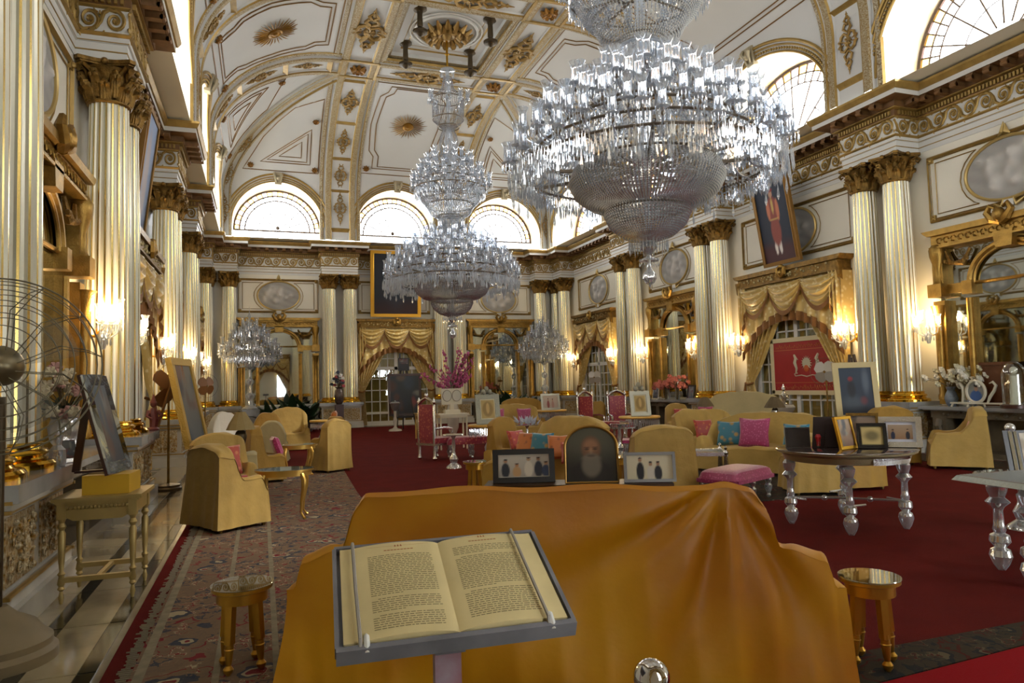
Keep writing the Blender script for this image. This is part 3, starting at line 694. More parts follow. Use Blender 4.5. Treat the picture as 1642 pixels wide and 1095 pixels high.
MFR = fb.mesh('medallion_frame', mat('medallion_gilt', '#c2a768', .4, .5))
cb2 = B(); cb2.box((0, -.04, -.70), (.2, .06, .13)); CART = cb2.mesh('cartouche', WHITE)
def wall_panel(w, u, hw, k, label):
    loc, rz = wall_tf(w, u, 5.70); t = thing('wall_medallion', label, 'relief', loc, rz, 'oval grey relief medallions on the upper walls')
    link('relief_medallion', MEDS[k % 3], t); link('medallion_frame', MFR, t); link('cartouche', CART, t)
    b = B(); z0, z1 = -.70, .70
    for off, r in ((0, .036), ): b.tube([(-hw, -.02, z0), (hw, -.02, z0), (hw, -.02, z1), (-hw, -.02, z1)], r, 4, closed=True)
    b.tube([(-hw + .05, -.02, z0 + .05), (hw - .05, -.02, z0 + .05), (hw - .05, -.02, z1 - .05), (-hw + .05, -.02, z1 - .05)], .012, 4, closed=True)
    for sx in (-1, 1):
        for sz in (-1, 1):
            b.box((sx * (hw - .06), -.02, sz * .64), (.13, .05, .13)); b.ball((sx * (hw - .06), -.05, sz * .64), .045, 6, 4)
        b.tube([(sx * (hw - .17), -.015, .56), (sx * .62, -.015, .56)] + [(sx * 1.0 * cos(a), -.015, .74 * sin(a)) for a in (.75, .5, .25, 0, -.25, -.5, -.75)] + [(sx * .62, -.015, -.56), (sx * (hw - .17), -.015, -.56), (sx * (hw - .17), -.015, .56)], .012, 4)
    put('panel_moulding', b, GLINE, t)
def U(k): return {0: 9.42, 1: 15.345, 2: 21.27, 3: 27.23}[k]
for k, hw in ((0, 1.72), (1, 2.14), (2, 1.72), (3, 2.0)):
    s = ('above the nearest mirror', 'behind the hanging portrait', 'above the farther mirror', 'above the farthest curtain')[k]
    wall_panel('R', U(k), hw, k, 'oval grey cherub relief in gilt panel, right wall, ' + s)
    wall_panel('L', U(k), hw, k + 1, 'oval grey cherub relief in gilt panel, left wall, ' + s)
wall_panel('B', .72, 1.62, 1, 'oval grey cherub relief on the far wall above the left mirror')
wall_panel('B', XM, 1.62, 2, 'oval grey relief on the far wall behind the dark portrait')
wall_panel('B', 10.65, 1.62, 0, 'oval grey relief on the far wall above the right mirror')
# overmantel mirrors ---------------------------------------------
def make_mirror(hw, label, loc, rz, grp='gilt arched overmantel mirrors'):
    t = thing('overmantel_mirror', label, 'mirror', loc, rz, grp)   # origin at wall, z = shelf top 1.0
    b = B(); b.box((0, -.05, 1.8), (2 * hw - .3, .03, 3.5)); put('mirror_glass', b, MIRROR, t, smooth=False)
    b = B(); b.plate([(-hw - .12, 3.72), (hw + .12, 3.72), (hw + .06, 3.66), (hw - .02, 3.60), (-hw + .02, 3.60), (-hw - .06, 3.66)], -.34, 0); b.box((0, -.13, 3.48), (2 * hw - .1, .26, .24)); b.box((0, -.15, 3.345), (2 * hw - .04, .3, .04))
    for i in range(18):
        x = -hw + .25 + (2 * hw - .5) * i / 17; b.tube([(x + .06 * cos(a), -.27, 3.48 + .06 * sin(a)) for a in (0, 1, 2, 3, 4, 5)], .016, 4)
    put('cornice', b, GOLDM, t)
    b = B()   # crest
    for s in (-1, 1): b.tube([(0, -.32, 3.6), (s * .14, -.36, 3.66), (s * .24, -.36, 3.8), (s * .17, -.36, 3.92), (s * .08, -.36, 3.86)], [.08, .09, .07, .05, .03], 7)
    b.ball((0, -.36, 3.72), .12, 8, 6, sz=1.3); b.plate([(-.16, 3.1), (.16, 3.1), (.2, 3.42), (-.2, 3.42)], -.3, -.05); put('crest', b, GOLDM, t)
    for s in (-1, 1):
        b = B(); x = s * (hw - .13)
        b.box((x, -.12, 1.1), (.26, .22, 2.2)); b.lathe([(.10, 0), (.10, .1), (.075, .14), (.07, 1.7), (.085, 1.75), (.13, 1.95), (.15, 2.0)], 10, c=(x, -.26, .1)); b.box((x, -.18, 2.42), (.32, .34, .28))
        b.lathe([(.12, 0), (.08, .08), (.075, .35), (.15, .6), (.16, .75), (.1, .85)], 10, c=(x, -.2, 2.56)); b.box((x, -.12, 2.95), (.24, .2, .85)); put('pilaster', b, GOLDM, t)
        b = B(); x = s * .86; b.box((x, -.09, 1.1), (.15, .14, 2.2)); b.box((x, -.12, 2.42), (.22, .2, .28)); b.box(((x + s * (hw - .2)) / 2, -.10, 2.44), (hw - .95, .12, .2)); b.tube([(x, -.17, .1), (x, -.17, 2.2)], .05, 8); put('inner_post', b, GOLDM, t)
        b = B(); b.tube([(s * (hw - .3), -.16, 3.25), (s * (hw - .42), -.18, 2.98), (s * (hw - .7), -.18, 2.93), (s * (hw - .85), -.16, 3.22)], [.03, .06, .06, .03], 6)
        for q in range(8): b.ball((s * (hw - .3 - .07 * q), -.2, 3.02 - .06 * sin(pi * q / 7)), .05, 5, 4)
        put('garland', b, GOLDD, t)
    b = B()
    for r, q in ((.86, .06), (.76, .03)): b.tube([(r * cos(pi * i / 24), -.12, 2.5 + r * .86 * sin(pi * i / 24)) for i in range(25)], q, 7)
    b.tube([(-.86, -.1, 2.5), (.86, -.1, 2.5)], .035, 6)
    put('arch_moulding', b, GOLDM, t)
    return t
M0 = make_mirror(1.62, 'gilt arched overmantel mirror filling the far wall bay left of the doorway', (.72, YB, 1.02), 0)
def mcopy(label, loc, rz): return dup(M0, label, loc, rz)
mcopy('gilt arched overmantel mirror on the far wall right of the blossoms', (10.65, YB, 1.02), 0)
mcopy('large gilt arched mirror cut by the right edge, above white flowers', (XR, 9.42, 1.02), -pi / 2)
mcopy('gilt arched mirror on the right wall above coral flowers, beyond the curtain', (XR, 21.27, 1.02), -pi / 2)
mcopy('gilt arched mirror seen edge-on between the two nearest left columns', (XL, 9.42, 1.02), pi / 2)
mcopy('gilt arched mirror on the left wall behind the leaning gilt frame', (XL, 21.27, 1.02), pi / 2)
def mantel(label, loc, rz):
    t = thing('mantelpiece', label, 'mantelpiece', loc, rz, 'grey marble mantelpieces under the mirrors')
    b = B(); b.box((0, -.36, .965), (3.5, .72, .07)); b.box((0, -.34, .92), (3.36, .66, .03)); put('shelf', b, MARB, t, smooth=False)
    b = B(); b.box((0, -.28, .83), (3.2, .5, .16)); relief(b, -1.4, 1.4, .76, .9, -.53, 3)
    for s in (-1, 1):
        b.box((s * 1.4, -.3, .40), (.3, .5, .78)); b.tube([(s * 1.4, -.56, .72), (s * 1.4, -.6, .6), (s * 1.4, -.5, .3), (s * 1.4, -.58, .1)], [.07, .08, .05, .08], 8)
    for s in (-1, 1):
        b.box((s * .75, -.26, .40), (.2, .42, .78))
    b.box((0, -.06, .4), (3.0, .08, .78)); b.box((0, -.3, .05), (3.3, .6, .1)); put('surround', b, mat('brown_marble', '#6f6350', .25, var=.4, vscale=3), t)
    return t
mantel('grey marble mantelpiece on the far wall under the left mirror', (.72, YB, 0), 0)
for l, p, r in (('on the far wall under the right mirror', (10.65, YB, 0), 0), ('at the right edge carrying the white flowers', (XR, 9.42, 0), -pi / 2), ('on the right wall carrying the coral flowers', (XR, 21.27, 0), -pi / 2),
                ('on the left wall between the two nearest pedestals', (XL, 9.42, 0), pi / 2), ('on the left wall beyond the leaning gilt frame', (XL, 21.27, 0), pi / 2)):
    mantel('grey marble mantelpiece ' + l, p, r)
# ============================================================ DOORS AND CURTAINS
YGLASS = mat('door_curtain_behind_glass', '#a98a45', .8, bump=.3)
DN = [0]
def french_door(w, u, hw, H):
    loc, rz = wall_tf(w, u); DN[0] += 1
    fr = B(); y = -.06
    for x in (-hw, hw, 0): fr.box((x, y, H / 2), (.14, .1, H))
    for z in (.09, H - .06, H * .70): fr.box((0, y, z), (2 * hw, .1, .14 if z > .1 else .2))
    fr.box((0, y, .55), (2 * hw, .09, .1))
    d = struct('door_%d' % DN[0], fr, WHITE, smooth=False); d.location = loc; d.rotation_euler = (0, 0, rz)
    for x in (-.75, -.5, -.25, .25, .5, .75):
        b = B(); b.box((x * hw, y, H / 2), (.045, .06, H - .1)); put('muntin', b, WHITE, d, smooth=False)
    for z in (1.05, 1.55, 2.05, 2.95):
        if z < H - .1: b = B(); b.box((0, y, z), (2 * hw, .06, .04)); put('muntin', b, WHITE, d, smooth=False)
    b = B(); b.grid(lambda a, c: (-hw + 2 * hw * a, -.02 + .012 * sin(a * 70), .1 + (H - .2) * c), 90, 1); put('lining_curtain', b, YGLASS, d)
    for sx in (-1, 1):
        b = B(); b.box((sx * hw / 2, y - .005, H / 2), (hw - .1, .006, H - .2)); put('pane', b, GLASSP, d, smooth=False)
    return d
french_door('B', XM, 1.45, 3.6); french_door('R', 15.345, 1.55, 3.5); french_door('R', 27.23, 1.45, 3.5); french_door('L', 15.345, 1.55, 3.5); french_door('L', 27.23, 1.45, 3.5)
def make_curtain(hw, label, loc, rz):
    t = thing('draped_curtain', label, 'curtain', loc, rz, 'gold damask curtains with swags over the doors')
    b = B(); b.plate([(-hw - .06, 4.70), (hw + .06, 4.70), (hw, 4.62), (hw - .06, 4.58), (-hw + .06, 4.58), (-hw, 4.62)], -.50, 0); b.box((0, -.22, 4.47), (2 * hw - .2, .44, .24)); b.box((0, -.24, 4.33), (2 * hw - .14, .48, .05))
    for s in (-1, 1): b.tube([(s * (hw - .1), -.42, 4.5), (s * (hw - .08), -.4, 4.2), (s * (hw - .12), -.3, 3.9)], [.1, .07, .03], 6)
    put('cornice_box', b, GOLDD, t, smooth=False)
    b = B(); relief(b, -hw + .15, hw - .15, 4.38, 4.56, -.445, 9); relief(b, -hw + .15, hw - .15, 4.38, 4.56, -.445, 19); put('frieze_ornament', b, mat('pale_gilt_relief', '#c4b382', .5, .4), t, kind='stuff')
    b = B()
    for s in (-1, 1): b.tube([(0, -.5, 4.42), (s * .12, -.52, 4.5), (s * .14, -.52, 4.66), (s * .05, -.5, 4.72)], [.06, .07, .05, .03], 6)
    b.ball((0, -.52, 4.53), .09, 8, 6); b.ball((0, -.5, 4.70), .07, 7, 5); put('crest', b, GOLDM, t)
    # back valance with scalloped lower edge
    def low(x): q = abs(x) / hw; return 3.42 - 1.05 * q ** 2.2
    b = B(); b.grid(lambda a, c: ((-hw + .12) + (2 * hw - .24) * a, -.36 + .03 * sin(a * 60) * (1 - c), (4.32 * c + low((-1 + 2 * a) * hw) * (1 - c))), 90, 8); put('valance', b, DAMASK, t)
    b = B(); b.grid(lambda a, c: ((-hw + .10) + (2 * hw - .2) * a, -.39 + .035 * sin(a * 90), low((-1 + 2 * a) * hw) + .06 - .26 * c), 90, 2); put('valance_fringe', b, FRINGE, t)
    for k, cx in enumerate((-.62 * hw, 0, .62 * hw)):
        ww = .36 * hw
        def sw(a, c, cx=cx, ww=ww):
            x = -1 + 2 * a; dep = (.10 + .72 * c) * (1 - x * x) ** .8; zz = 4.32 - dep - .03 * c + .0
            return (cx + ww * x * (1 - .06 * c), -.42 - .10 * (1 - x * x) * sin(pi * min(1, c + .15)) - .042 * sin(c * 26 + x * 1.5) * (1 - x * x) ** .7, zz)
        b = B(); b.grid(sw, 24, 26); put('swag', b, DAMASK, t)
        b = B(); b.grid(lambda a, c, cx=cx, ww=ww: (sw(a, 1)[0], sw(a, 1)[1] - .02, sw(a, 1)[2] + .02 - .13 * c), 24, 2); put('swag_fringe', b, FRINGE, t)
    for s in (-1, 1):
        def jab(a, c, s=s):
            x = s * (hw - .06 - .34 * a); zb = 2.45 + 1.15 * a
            return (x, -.44 + .05 * sin(a * 19), 4.32 * (1 - c) + zb * c)
        b = B(); b.grid(jab, 20, 8); put('jabot', b, DAMASK, t)
        b = B(); b.grid(lambda a, c: (jab(a, 1)[0], jab(a, 1)[1] - .015, jab(a, 1)[2] + .03 - .16 * c), 20, 1); put('jabot_fringe', b, FRINGE, t)
        b = B(); b.grid(lambda a, c, s=s: (s * (hw - .05), -.02 - .4 * a, 4.3 * (1 - c) + (2.5 + .9 * a) * c), 8, 6); put('side_return', b, DAMASK, t)
        def drape(a, c, s=s):
            if c < .62: q = c / .62; z = 3.9 - 2.35 * q; inner = hw * (.05 + .75 * q); outer = hw * .97
            else: q = (c - .62) / .38; z = 1.55 - 1.52 * q; inner = hw * (.80 - .06 * q); outer = hw * (.97 + .0 * q)
            k = abs(c - .62); wob = .045 * (1 - .5 * math.exp(-k * k * 200))
            return (s * (outer + (inner - outer) * a), -.22 + wob * sin(a * 46) - .06 * math.exp(-k * k * 300), z)
        b = B(); b.grid(drape, 64, 26); put('drape', b, DAMASK, t)
        b = B(); b.tube([(s * hw * .985, -.1, 1.6), (s * hw * .97, -.3, 1.52), (s * hw * .88, -.36, 1.48), (s * hw * .79, -.3, 1.53)], .035, 6); b.tube([(s * hw * .97, -.3, 1.5), (s * hw * .98, -.32, 1.2)], [.03, .06], 6); put('tieback', b, FRINGE, t)
    return t
make_curtain(1.76, 'gold damask swag curtain round the far wall doorway behind the easel', (XM, YB, 0), 0)
C0 = make_curtain(2.02, 'gold damask swag curtain framing the red banner on the right wall', (XR, 15.345, 0), -pi / 2)
dup(C0, 'gold damask swag curtain in the farthest bay of the right wall', (XR, 27.23, 0), -pi / 2, scale=(.93, 1, 1))
dup(C0, 'gold damask swag curtain on the left wall between second and third pairs', (XL, 15.345, 0), pi / 2)
dup(C0, 'gold damask swag curtain in the farthest bay of the left wall', (XL, 27.23, 0), pi / 2, scale=(.93, 1, 1))
dup(C0, 'gold damask swag curtain on the wall behind the camera', (.72, YF, 0), pi, scale=(.8, 1, 1))
for x_, l_ in ((2.777, 'nearer'), (3.657, 'farther')): column(x_, CYF, 'fluted column behind the camera, %s the window strip reflected in the far mirror' % l_)
# red crest banner in a pale frame
def outline(pts): return pts
t = thing('crest_banner', 'red banner with sun crest in a cream frame hung between the gold drapes', 'banner', (XR, 14.93, -.08), -pi / 2)
b = B()
for c, d in (((0, -.17, 2.78), (2.7, .05, .12)), ((0, -.17, 1.33), (2.7, .05, .12)), ((-1.3, -.17, 2.05), (.12, .05, 1.5)), ((1.3, -.17, 2.05), (.12, .05, 1.5))): b.box(c, d)
put('frame', b, mat('cream_frame', '#cdbf97', .5), t, smooth=False)
b = B(); b.box((0, -.16, 2.05), (2.5, .02, 1.36)); put('red_cloth', b, mat('banner_red', '#9c1f26', .35, var=.12), t, smooth=False)
GB = mat('banner_gold_thread', '#b4703c', .5); b = B()
for z in (2.5, 1.6): b.box((0, -.173, z), (2.46, .006, .014))
rr = random.Random(4)
for z in (2.6, 1.48):
    x = -1.15
    while x < 1.15:
        wv = rr.uniform(.03, .09); b.tube([(x, -.174, z - .06), (x + wv * .5, -.174, z + rr.uniform(-.02, .08)), (x + wv, -.174, z - rr.uniform(0, .06))], .006, 4); x += wv + .015
put('border_script', b, GB, t)
SG = mat('banner_silver_thread', '#b9b39a', .5); b = B(); b.lathe([(.14, 0), (.14, .01), (.001, .012)], 20, tf=Matrix.Translation((0, -.172, 2.12)) @ Matrix.Rotation(pi / 2, 4, 'X'))
for i in range(16):
    a = i * pi / 8; b.tube([(.14 * cos(a), -.175, 2.12 + .14 * sin(a)), (.2 * cos(a), -.175, 2.12 + .2 * sin(a))], [.018, .003], 4)
for s in (-1, 1):
    b.tube([(s * .44, -.175, 2.36), (s * .38, -.175, 2.26), (s * .42, -.175, 2.14), (s * .36, -.175, 1.98), (s * .40, -.175, 1.86)], [.03, .05, .055, .04, .02], 5); b.tube([(s * .42, -.175, 2.3), (s * .3, -.175, 2.22)], .014, 4)
    b.tube([(s * .34, -.175, 1.86), (s * .46, -.175, 1.84), (s * .42, -.175, 1.78), (s * .2, -.175, 1.80), (0, -.175, 1.76)], .014, 5)
put('sun_crest', b, SG, t)
b = B(); b.lathe([(.09, 0), (.09, .014), (.001, .016)], 14, tf=Matrix.Translation((0, -.172, 1.98)) @ Matrix.Rotation(pi / 2, 4, 'X')); put('crest_flame', b, mat('banner_orange', '#b8541e', .5), t)
# ============================================================ CHANDELIERS, CANDELABRA, SCONCES
def prismv(b, x, y, z, L, r=.014, m=0):
    """hanging pendalogue: faceted drop, top at z"""
    n = 4; vs = [(x, y, z)] + [(x + r * cos(pi / 4 + i * pi / 2), y + r * sin(pi / 4 + i * pi / 2), z - L * .72) for i in range(n)] + [(x, y, z - L)]
    return b.add(vs, [(0, 1 + i, 1 + (i + 1) % n) for i in range(n)] + [(5, 1 + (i + 1) % n, 1 + i) for i in range(n)], m)
def bead(b, p, r, m=0):
    x, y, z = p; vs = [(x + r, y, z), (x, y + r, z), (x - r, y, z), (x, y - r, z), (x, y, z + r * 1.2), (x, y, z - r * 1.2)]
    return b.add(vs, [(i, (i + 1) % 4, 4) for i in range(4)] + [((i + 1) % 4, i, 5) for i in range(4)], m)
sh = B()
sh.lathe([(.035, .0), (.058, .03), (.064, .1), (.058, .19), (.062, .25), (.092, .32)], 12, 0)
sh.f = [f for f in sh.f if len(f) <= 4]; sh.m = sh.m[:len(sh.f)]
sh.lathe([(.022, .01), (.022, .17), (.012, .2), (.001, .2)], 6, 1)
sh.lathe([(.02, -.06), (.04, -.03), (.02, -.01), (.09, .0), (.095, .012), (.03, .012)], 12, 2)
for i in range(10):
    a = 2 * pi * i / 10; prismv(sh, .085 * cos(a), .085 * sin(a), -.01, .15, .012, 2)
SHADE = sh.mesh('glass_shade', [SHADEG, FROST, CRYST], True, 30)
GREYFIT = mat('aged_fitting', '#75695a', .4, .6)
def arm_mesh(L, drop=.18):
    b = B(); b.tube([(-L, 0, -.02), (-L * .75, 0, -.16), (-L * .4, 0, -drop - .06), (-.08, 0, -drop), (0, 0, -.1), (0, 0, -.04)], .014, 5)
    b.lathe([(.018, -.12), (.03, -.09), (.018, -.06)], 6, 1)
    for i in range(3): prismv(b, -L * (.25 + .22 * i), 0, -.18, .14, .016, 0)
    return b.mesh('lamp_arm', [CRYST, GREYFIT])
ARMS = {L: arm_mesh(L) for L in (.25, .4, .55)}
RJ = random.Random(77)
def ring_lamps(t, r, z, n, L, ph=0, part='lamp_arm'):
    for i in range(n):
        a = 2 * pi * (i + ph + RJ.uniform(-.22, .22)) / n; rr = r + RJ.uniform(-.07, .07); zz = z + (.09 if i % 2 else -.05) + RJ.uniform(-.03, .03)
        o = link(part, ARMS[L], t, (rr * cos(a), rr * sin(a), zz), a)
        link('glass_shade', SHADE, o, (0, 0, 0))
def basket(name, t, prof, n, k, r=.017, m=None, swag=0):
    """strands of crystal beads following a profile (r,z)"""
    b = B(); L = [0]
    for p, q in zip(prof[:-1], prof[1:]): L.append(L[-1] + math.hypot(q[0] - p[0], q[1] - p[1]))
    for i in range(n):
        a = 2 * pi * i / n
        for j in range(k):
            d = L[-1] * (j + .5) / k
            for s in range(len(prof) - 1):
                if L[s] <= d <= L[s + 1]:
                    f = (d - L[s]) / (L[s + 1] - L[s]); rr = prof[s][0] * (1 - f) + prof[s + 1][0] * f; zz = prof[s][1] * (1 - f) + prof[s + 1][1] * f
            bead(b, (rr * cos(a), rr * sin(a), zz), r)
    return put(name, b, m or CRYSTD, t, smooth=False, kind='stuff')
def fringe(name, t, r, z, n, L, pr=.014, rows=1, dr=.0):
    b = B()
    for q in range(rows):
        for i in range(n):
            a = 2 * pi * (i + .5 * q) / n; bead(b, ((r + dr * q) * cos(a), (r + dr * q) * sin(a), z - .02 * q), pr); prismv(b, (r + dr * q) * cos(a), (r + dr * q) * sin(a), z - .03 - .02 * q, L * (1 + .15 * ((i * 7) % 3 - 1)), pr)
    return put(name, b, CRYST, t, smooth=False, kind='stuff')
def hoop(b, r, z, t=.018, n=40, m=0): b.tube([(r * cos(2 * pi * i / n), r * sin(2 * pi * i / n), z) for i in range(n)], t, 5, m, closed=True)
def chandelier(y, label):
    t = thing('crystal_chandelier', label, 'chandelier', (XM, y, 0), .1 * y, 'crystal chandeliers on the hall axis')
    b = B(); b.tube([(0, 0, 13.05), (0, 0, 11.9)], .035, 8); b.lathe([(.02, 12.3), (.07, 12.34), (.02, 12.4)], 10); put('gilt_rod', b, GOLD, t)
    b = B(); b.lathe([(.02, 11.95), (.22, 11.85), (.24, 11.82), (.06, 11.78), (.07, 11.5), (.11, 11.3), (.08, 10.95), (.13, 10.9), (.05, 10.8), (.06, 9.9), (.12, 9.7), (.16, 9.5), (.12, 9.3), (.08, 8.9), (.08, 7.2), (.22, 7.0), (.24, 6.95), (.12, 6.9), (.12, 5.3), (.2, 5.2), (.05, 5.0), (.05, 3.9)], 14)
    put('central_stem', b, CRYST, t)
    fringe('top_prisms', t, .21, 11.82, 20, .2)
    basket('crown_strands', t, [(.12, 11.6), (.2, 11.2), (.5, 10.85)], 36, 16, .016)
    b = B(); hoop(b, .5, 10.85); hoop(b, .5, 10.2); hoop(b, .35, 9.95); put('crown_hoop', b, GREYFIT, t)
    basket('crown_drum', t, [(.5, 10.85), (.5, 10.2), (.2, 9.9)], 48, 26, .018)
    ring_lamps(t, .62, 10.75, 8, .25)
    basket('neck_strands', t, [(.12, 9.95), (.26, 9.65), (.3, 9.45), (.26, 9.1), (.34, 8.95)], 30, 22, .018)
    # upper tier
    for r, z, n, L in ((1.22, 8.05, 26, .4), (1.0, 8.38, 20, .4), (.72, 8.68, 14, .4), (.45, 8.95, 8, .25)): ring_lamps(t, r, z, n, L, r)
    b = B()
    for r, z in ((1.15, 7.9), (.9, 8.2), (.62, 8.5), (.75, 7.4), (.38, 7.05)): hoop(b, r, z)
    for i in range(10): a = 2 * pi * i / 10; b.bar((.1 * cos(a), .1 * sin(a), 7.85), (1.15 * cos(a), 1.15 * sin(a), 7.9), .03, .03)
    put('upper_hoop', b, GREYFIT, t)
    fringe('upper_prisms', t, 1.12, 7.92, 110, .26, .016, 2, -.16); fringe('upper_prisms', t, .85, 8.2, 80, .22, .016)
    basket('upper_basket', t, [(1.05, 7.8), (.9, 7.5), (.75, 7.35)], 90, 16, .019); basket('upper_bowl', t, [(.78, 7.4), (.62, 7.12), (.38, 6.98), (.3, 6.95)], 70, 16, .019)
    fringe('bowl_prisms', t, .38, 7.0, 40, .2)
    # glass drum between the tiers
    basket('drum_strands', t, [(.36, 6.95), (.36, 6.45)], 40, 16, .018); b = B(); hoop(b, .37, 6.92, .03); hoop(b, .4, 6.4, .03); b.lathe([(.3, 6.42), (.38, 6.88)], 24); put('drum', b, CRYST, t)
    # lower tier
    for r, z, n, L in ((2.1, 5.18, 34, .55), (1.93, 5.46, 32, .55), (1.7, 5.72, 28, .55), (1.42, 5.95, 24, .55), (1.12, 6.15, 18, .55), (.82, 6.35, 14, .4), (.55, 6.5, 9, .4)): ring_lamps(t, r, z, n, L, r * 3)
    b = B()
    for r, z in ((1.95, 5.0), (1.7, 5.3), (1.4, 5.6), (1.05, 5.05), (1.0, 5.85), (.62, 4.35)): hoop(b, r, z, .022, 60)
    put('lower_hoop', b, GREYFIT, t)
    for i in range(12):
        a = 2 * pi * (i + .3) / 12; b = B(); b.bar((.2 * cos(a), .2 * sin(a), 5.0), (2.0 * cos(a), 2.0 * sin(a), 5.08), .045, .045); put('radial_bar', b, GREYFIT, t, smooth=False)
    fringe('lower_prisms', t, 2.08, 5.0, 170, .24, .017, 3, -.14); fringe('lower_prisms', t, 1.65, 5.3, 130, .28, .017, 2, -.15); fringe('lower_prisms', t, 1.2, 5.7, 100, .26, .017, 2, -.2)
    # long clusters below the outermost arms
    b = B()
    for i in range(34):
        a = 2 * pi * (i + 6.3) / 34
        for q in range(7):
            aa = 2 * pi * q / 7; x, y_ = 2.1 * cos(a) + .06 * cos(aa), 2.1 * sin(a) + .06 * sin(aa); prismv(b, x, y_, 5.0, .3, .016); prismv(b, 1.88 * cos(a) + .05 * cos(aa), 1.88 * sin(a) + .05 * sin(aa), 4.85, .3 if i % 2 else .2, .016)
        prismv(b, 2.1 * cos(a), 2.1 * sin(a), 4.75, .28, .03)
    put('pendant_clusters', b, CRYST, t, smooth=False, kind='stuff')
    basket('wide_basket', t, [(1.12, 5.0), (1.2, 4.8), (1.1, 4.6), (.9, 4.45), (.64, 4.38)], 120, 26, .023)
    basket('wide_basket_lining', t, [(.9, 5.0), (.9, 4.75), (.62, 4.45)], 80, 14, .02)
    basket('lower_bowl', t, [(.64, 4.42), (.66, 4.28), (.58, 4.1), (.4, 3.95), (.12, 3.86)], 80, 20, .022)
    fringe('bottom_prisms', t, .3, 3.92, 36, .22, .015)
    b = B(); b.lathe([(.05, 3.95), (.14, 3.75), (.08, 3.68), (.05, 3.6), (.14, 3.57), (.15, 3.54), (.03, 3.52), (.04, 3.42), (.1, 3.34), (.11, 3.27), (.07, 3.2), (.02, 3.17), (.001, 3.12)], 16); put('bottom_finial', b, mixglass('solid_crystal', '#dfe6ea', .35, .12, diff=.3) if 'solid_crystal' not in MATS else MATS['solid_crystal'], t)
    fringe('dish_prisms', t, .15, 3.56, 16, .08, .01)
    return t
chandelier(9.40, 'huge two-tiered crystal chandelier hanging nearest, its top cut by the frame')
chandelier(21.27, 'whole crystal chandelier of stacked tiers hanging farther away, above the doorway')
# standing candelabra by the far wall
def candelabrum(x, y, label):
    t = thing('crystal_candelabrum', label, 'candelabrum', (x, y, 0), .2, 'tall standing crystal candelabra by the far wall')
    b = B(); b.box((0, 0, .45), (.62, .62, .9)); b.box((0, 0, .93), (.7, .7, .06)); put('plinth', b, MARB, t, smooth=False)
    b = B(); b.lathe([(.3, .96), (.3, 1.0), (.14, 1.1), (.1, 1.3), (.17, 1.42), (.18, 1.5), (.08, 1.6), (.07, 1.9), (.14, 2.0), (.14, 2.1), (.05, 2.2), (.06, 2.5), (.16, 2.6), (.05, 2.75), (.05, 3.6), (.1, 3.7), (.03, 3.8), (.03, 4.5), (.07, 4.6), (.02, 4.75), (.001, 5.0)], 12); put('stem', b, CRYST, t)
    for r, z, n, L in ((1.1, 3.15, 14, .55), (.95, 3.4, 12, .55), (.72, 3.65, 10, .4), (.5, 3.9, 8, .4), (.28, 4.15, 6, .25)): ring_lamps(t, r, z, n, L, r)
    b = B()
    for n, r, z in ((12, 1.1, 3.2), (10, .8, 3.5), (8, .5, 3.8)):
        for i in range(n):
            a = 2 * pi * (i + r) / n; b.tube([(.05 * cos(a), .05 * sin(a), 2.7), (r * .4 * cos(a), r * .4 * sin(a), 2.6), (r * .6 * cos(a), r * .6 * sin(a), z - .1), (r * .8 * cos(a), r * .8 * sin(a), z - .2)], .018, 5)
    put('branches', b, CRYST, t, kind='stuff')
    fringe('prism_chains', t, .95, 3.05, 60, .25, .016, 3, -.2); fringe('prism_chains', t, .5, 3.5, 40, .25, .016, 2, -.15); basket('bead_swags', t, [(1.0, 3.15), (.6, 2.85), (.2, 3.2), (.1, 4.2)], 26, 24, .02); fringe('prism_chains', t, .6, 4.05, 36, .3, .018, 2, -.2); fringe('prism_chains', t, .3, 4.35, 20, .3, .018, 2, -.12)
    return t
candelabrum(-.43, 29.25, 'tall crystal candelabrum in front of the left far mirror')
candelabrum(12.05, 29.25, 'tall crystal candelabrum in front of the right corner columns')
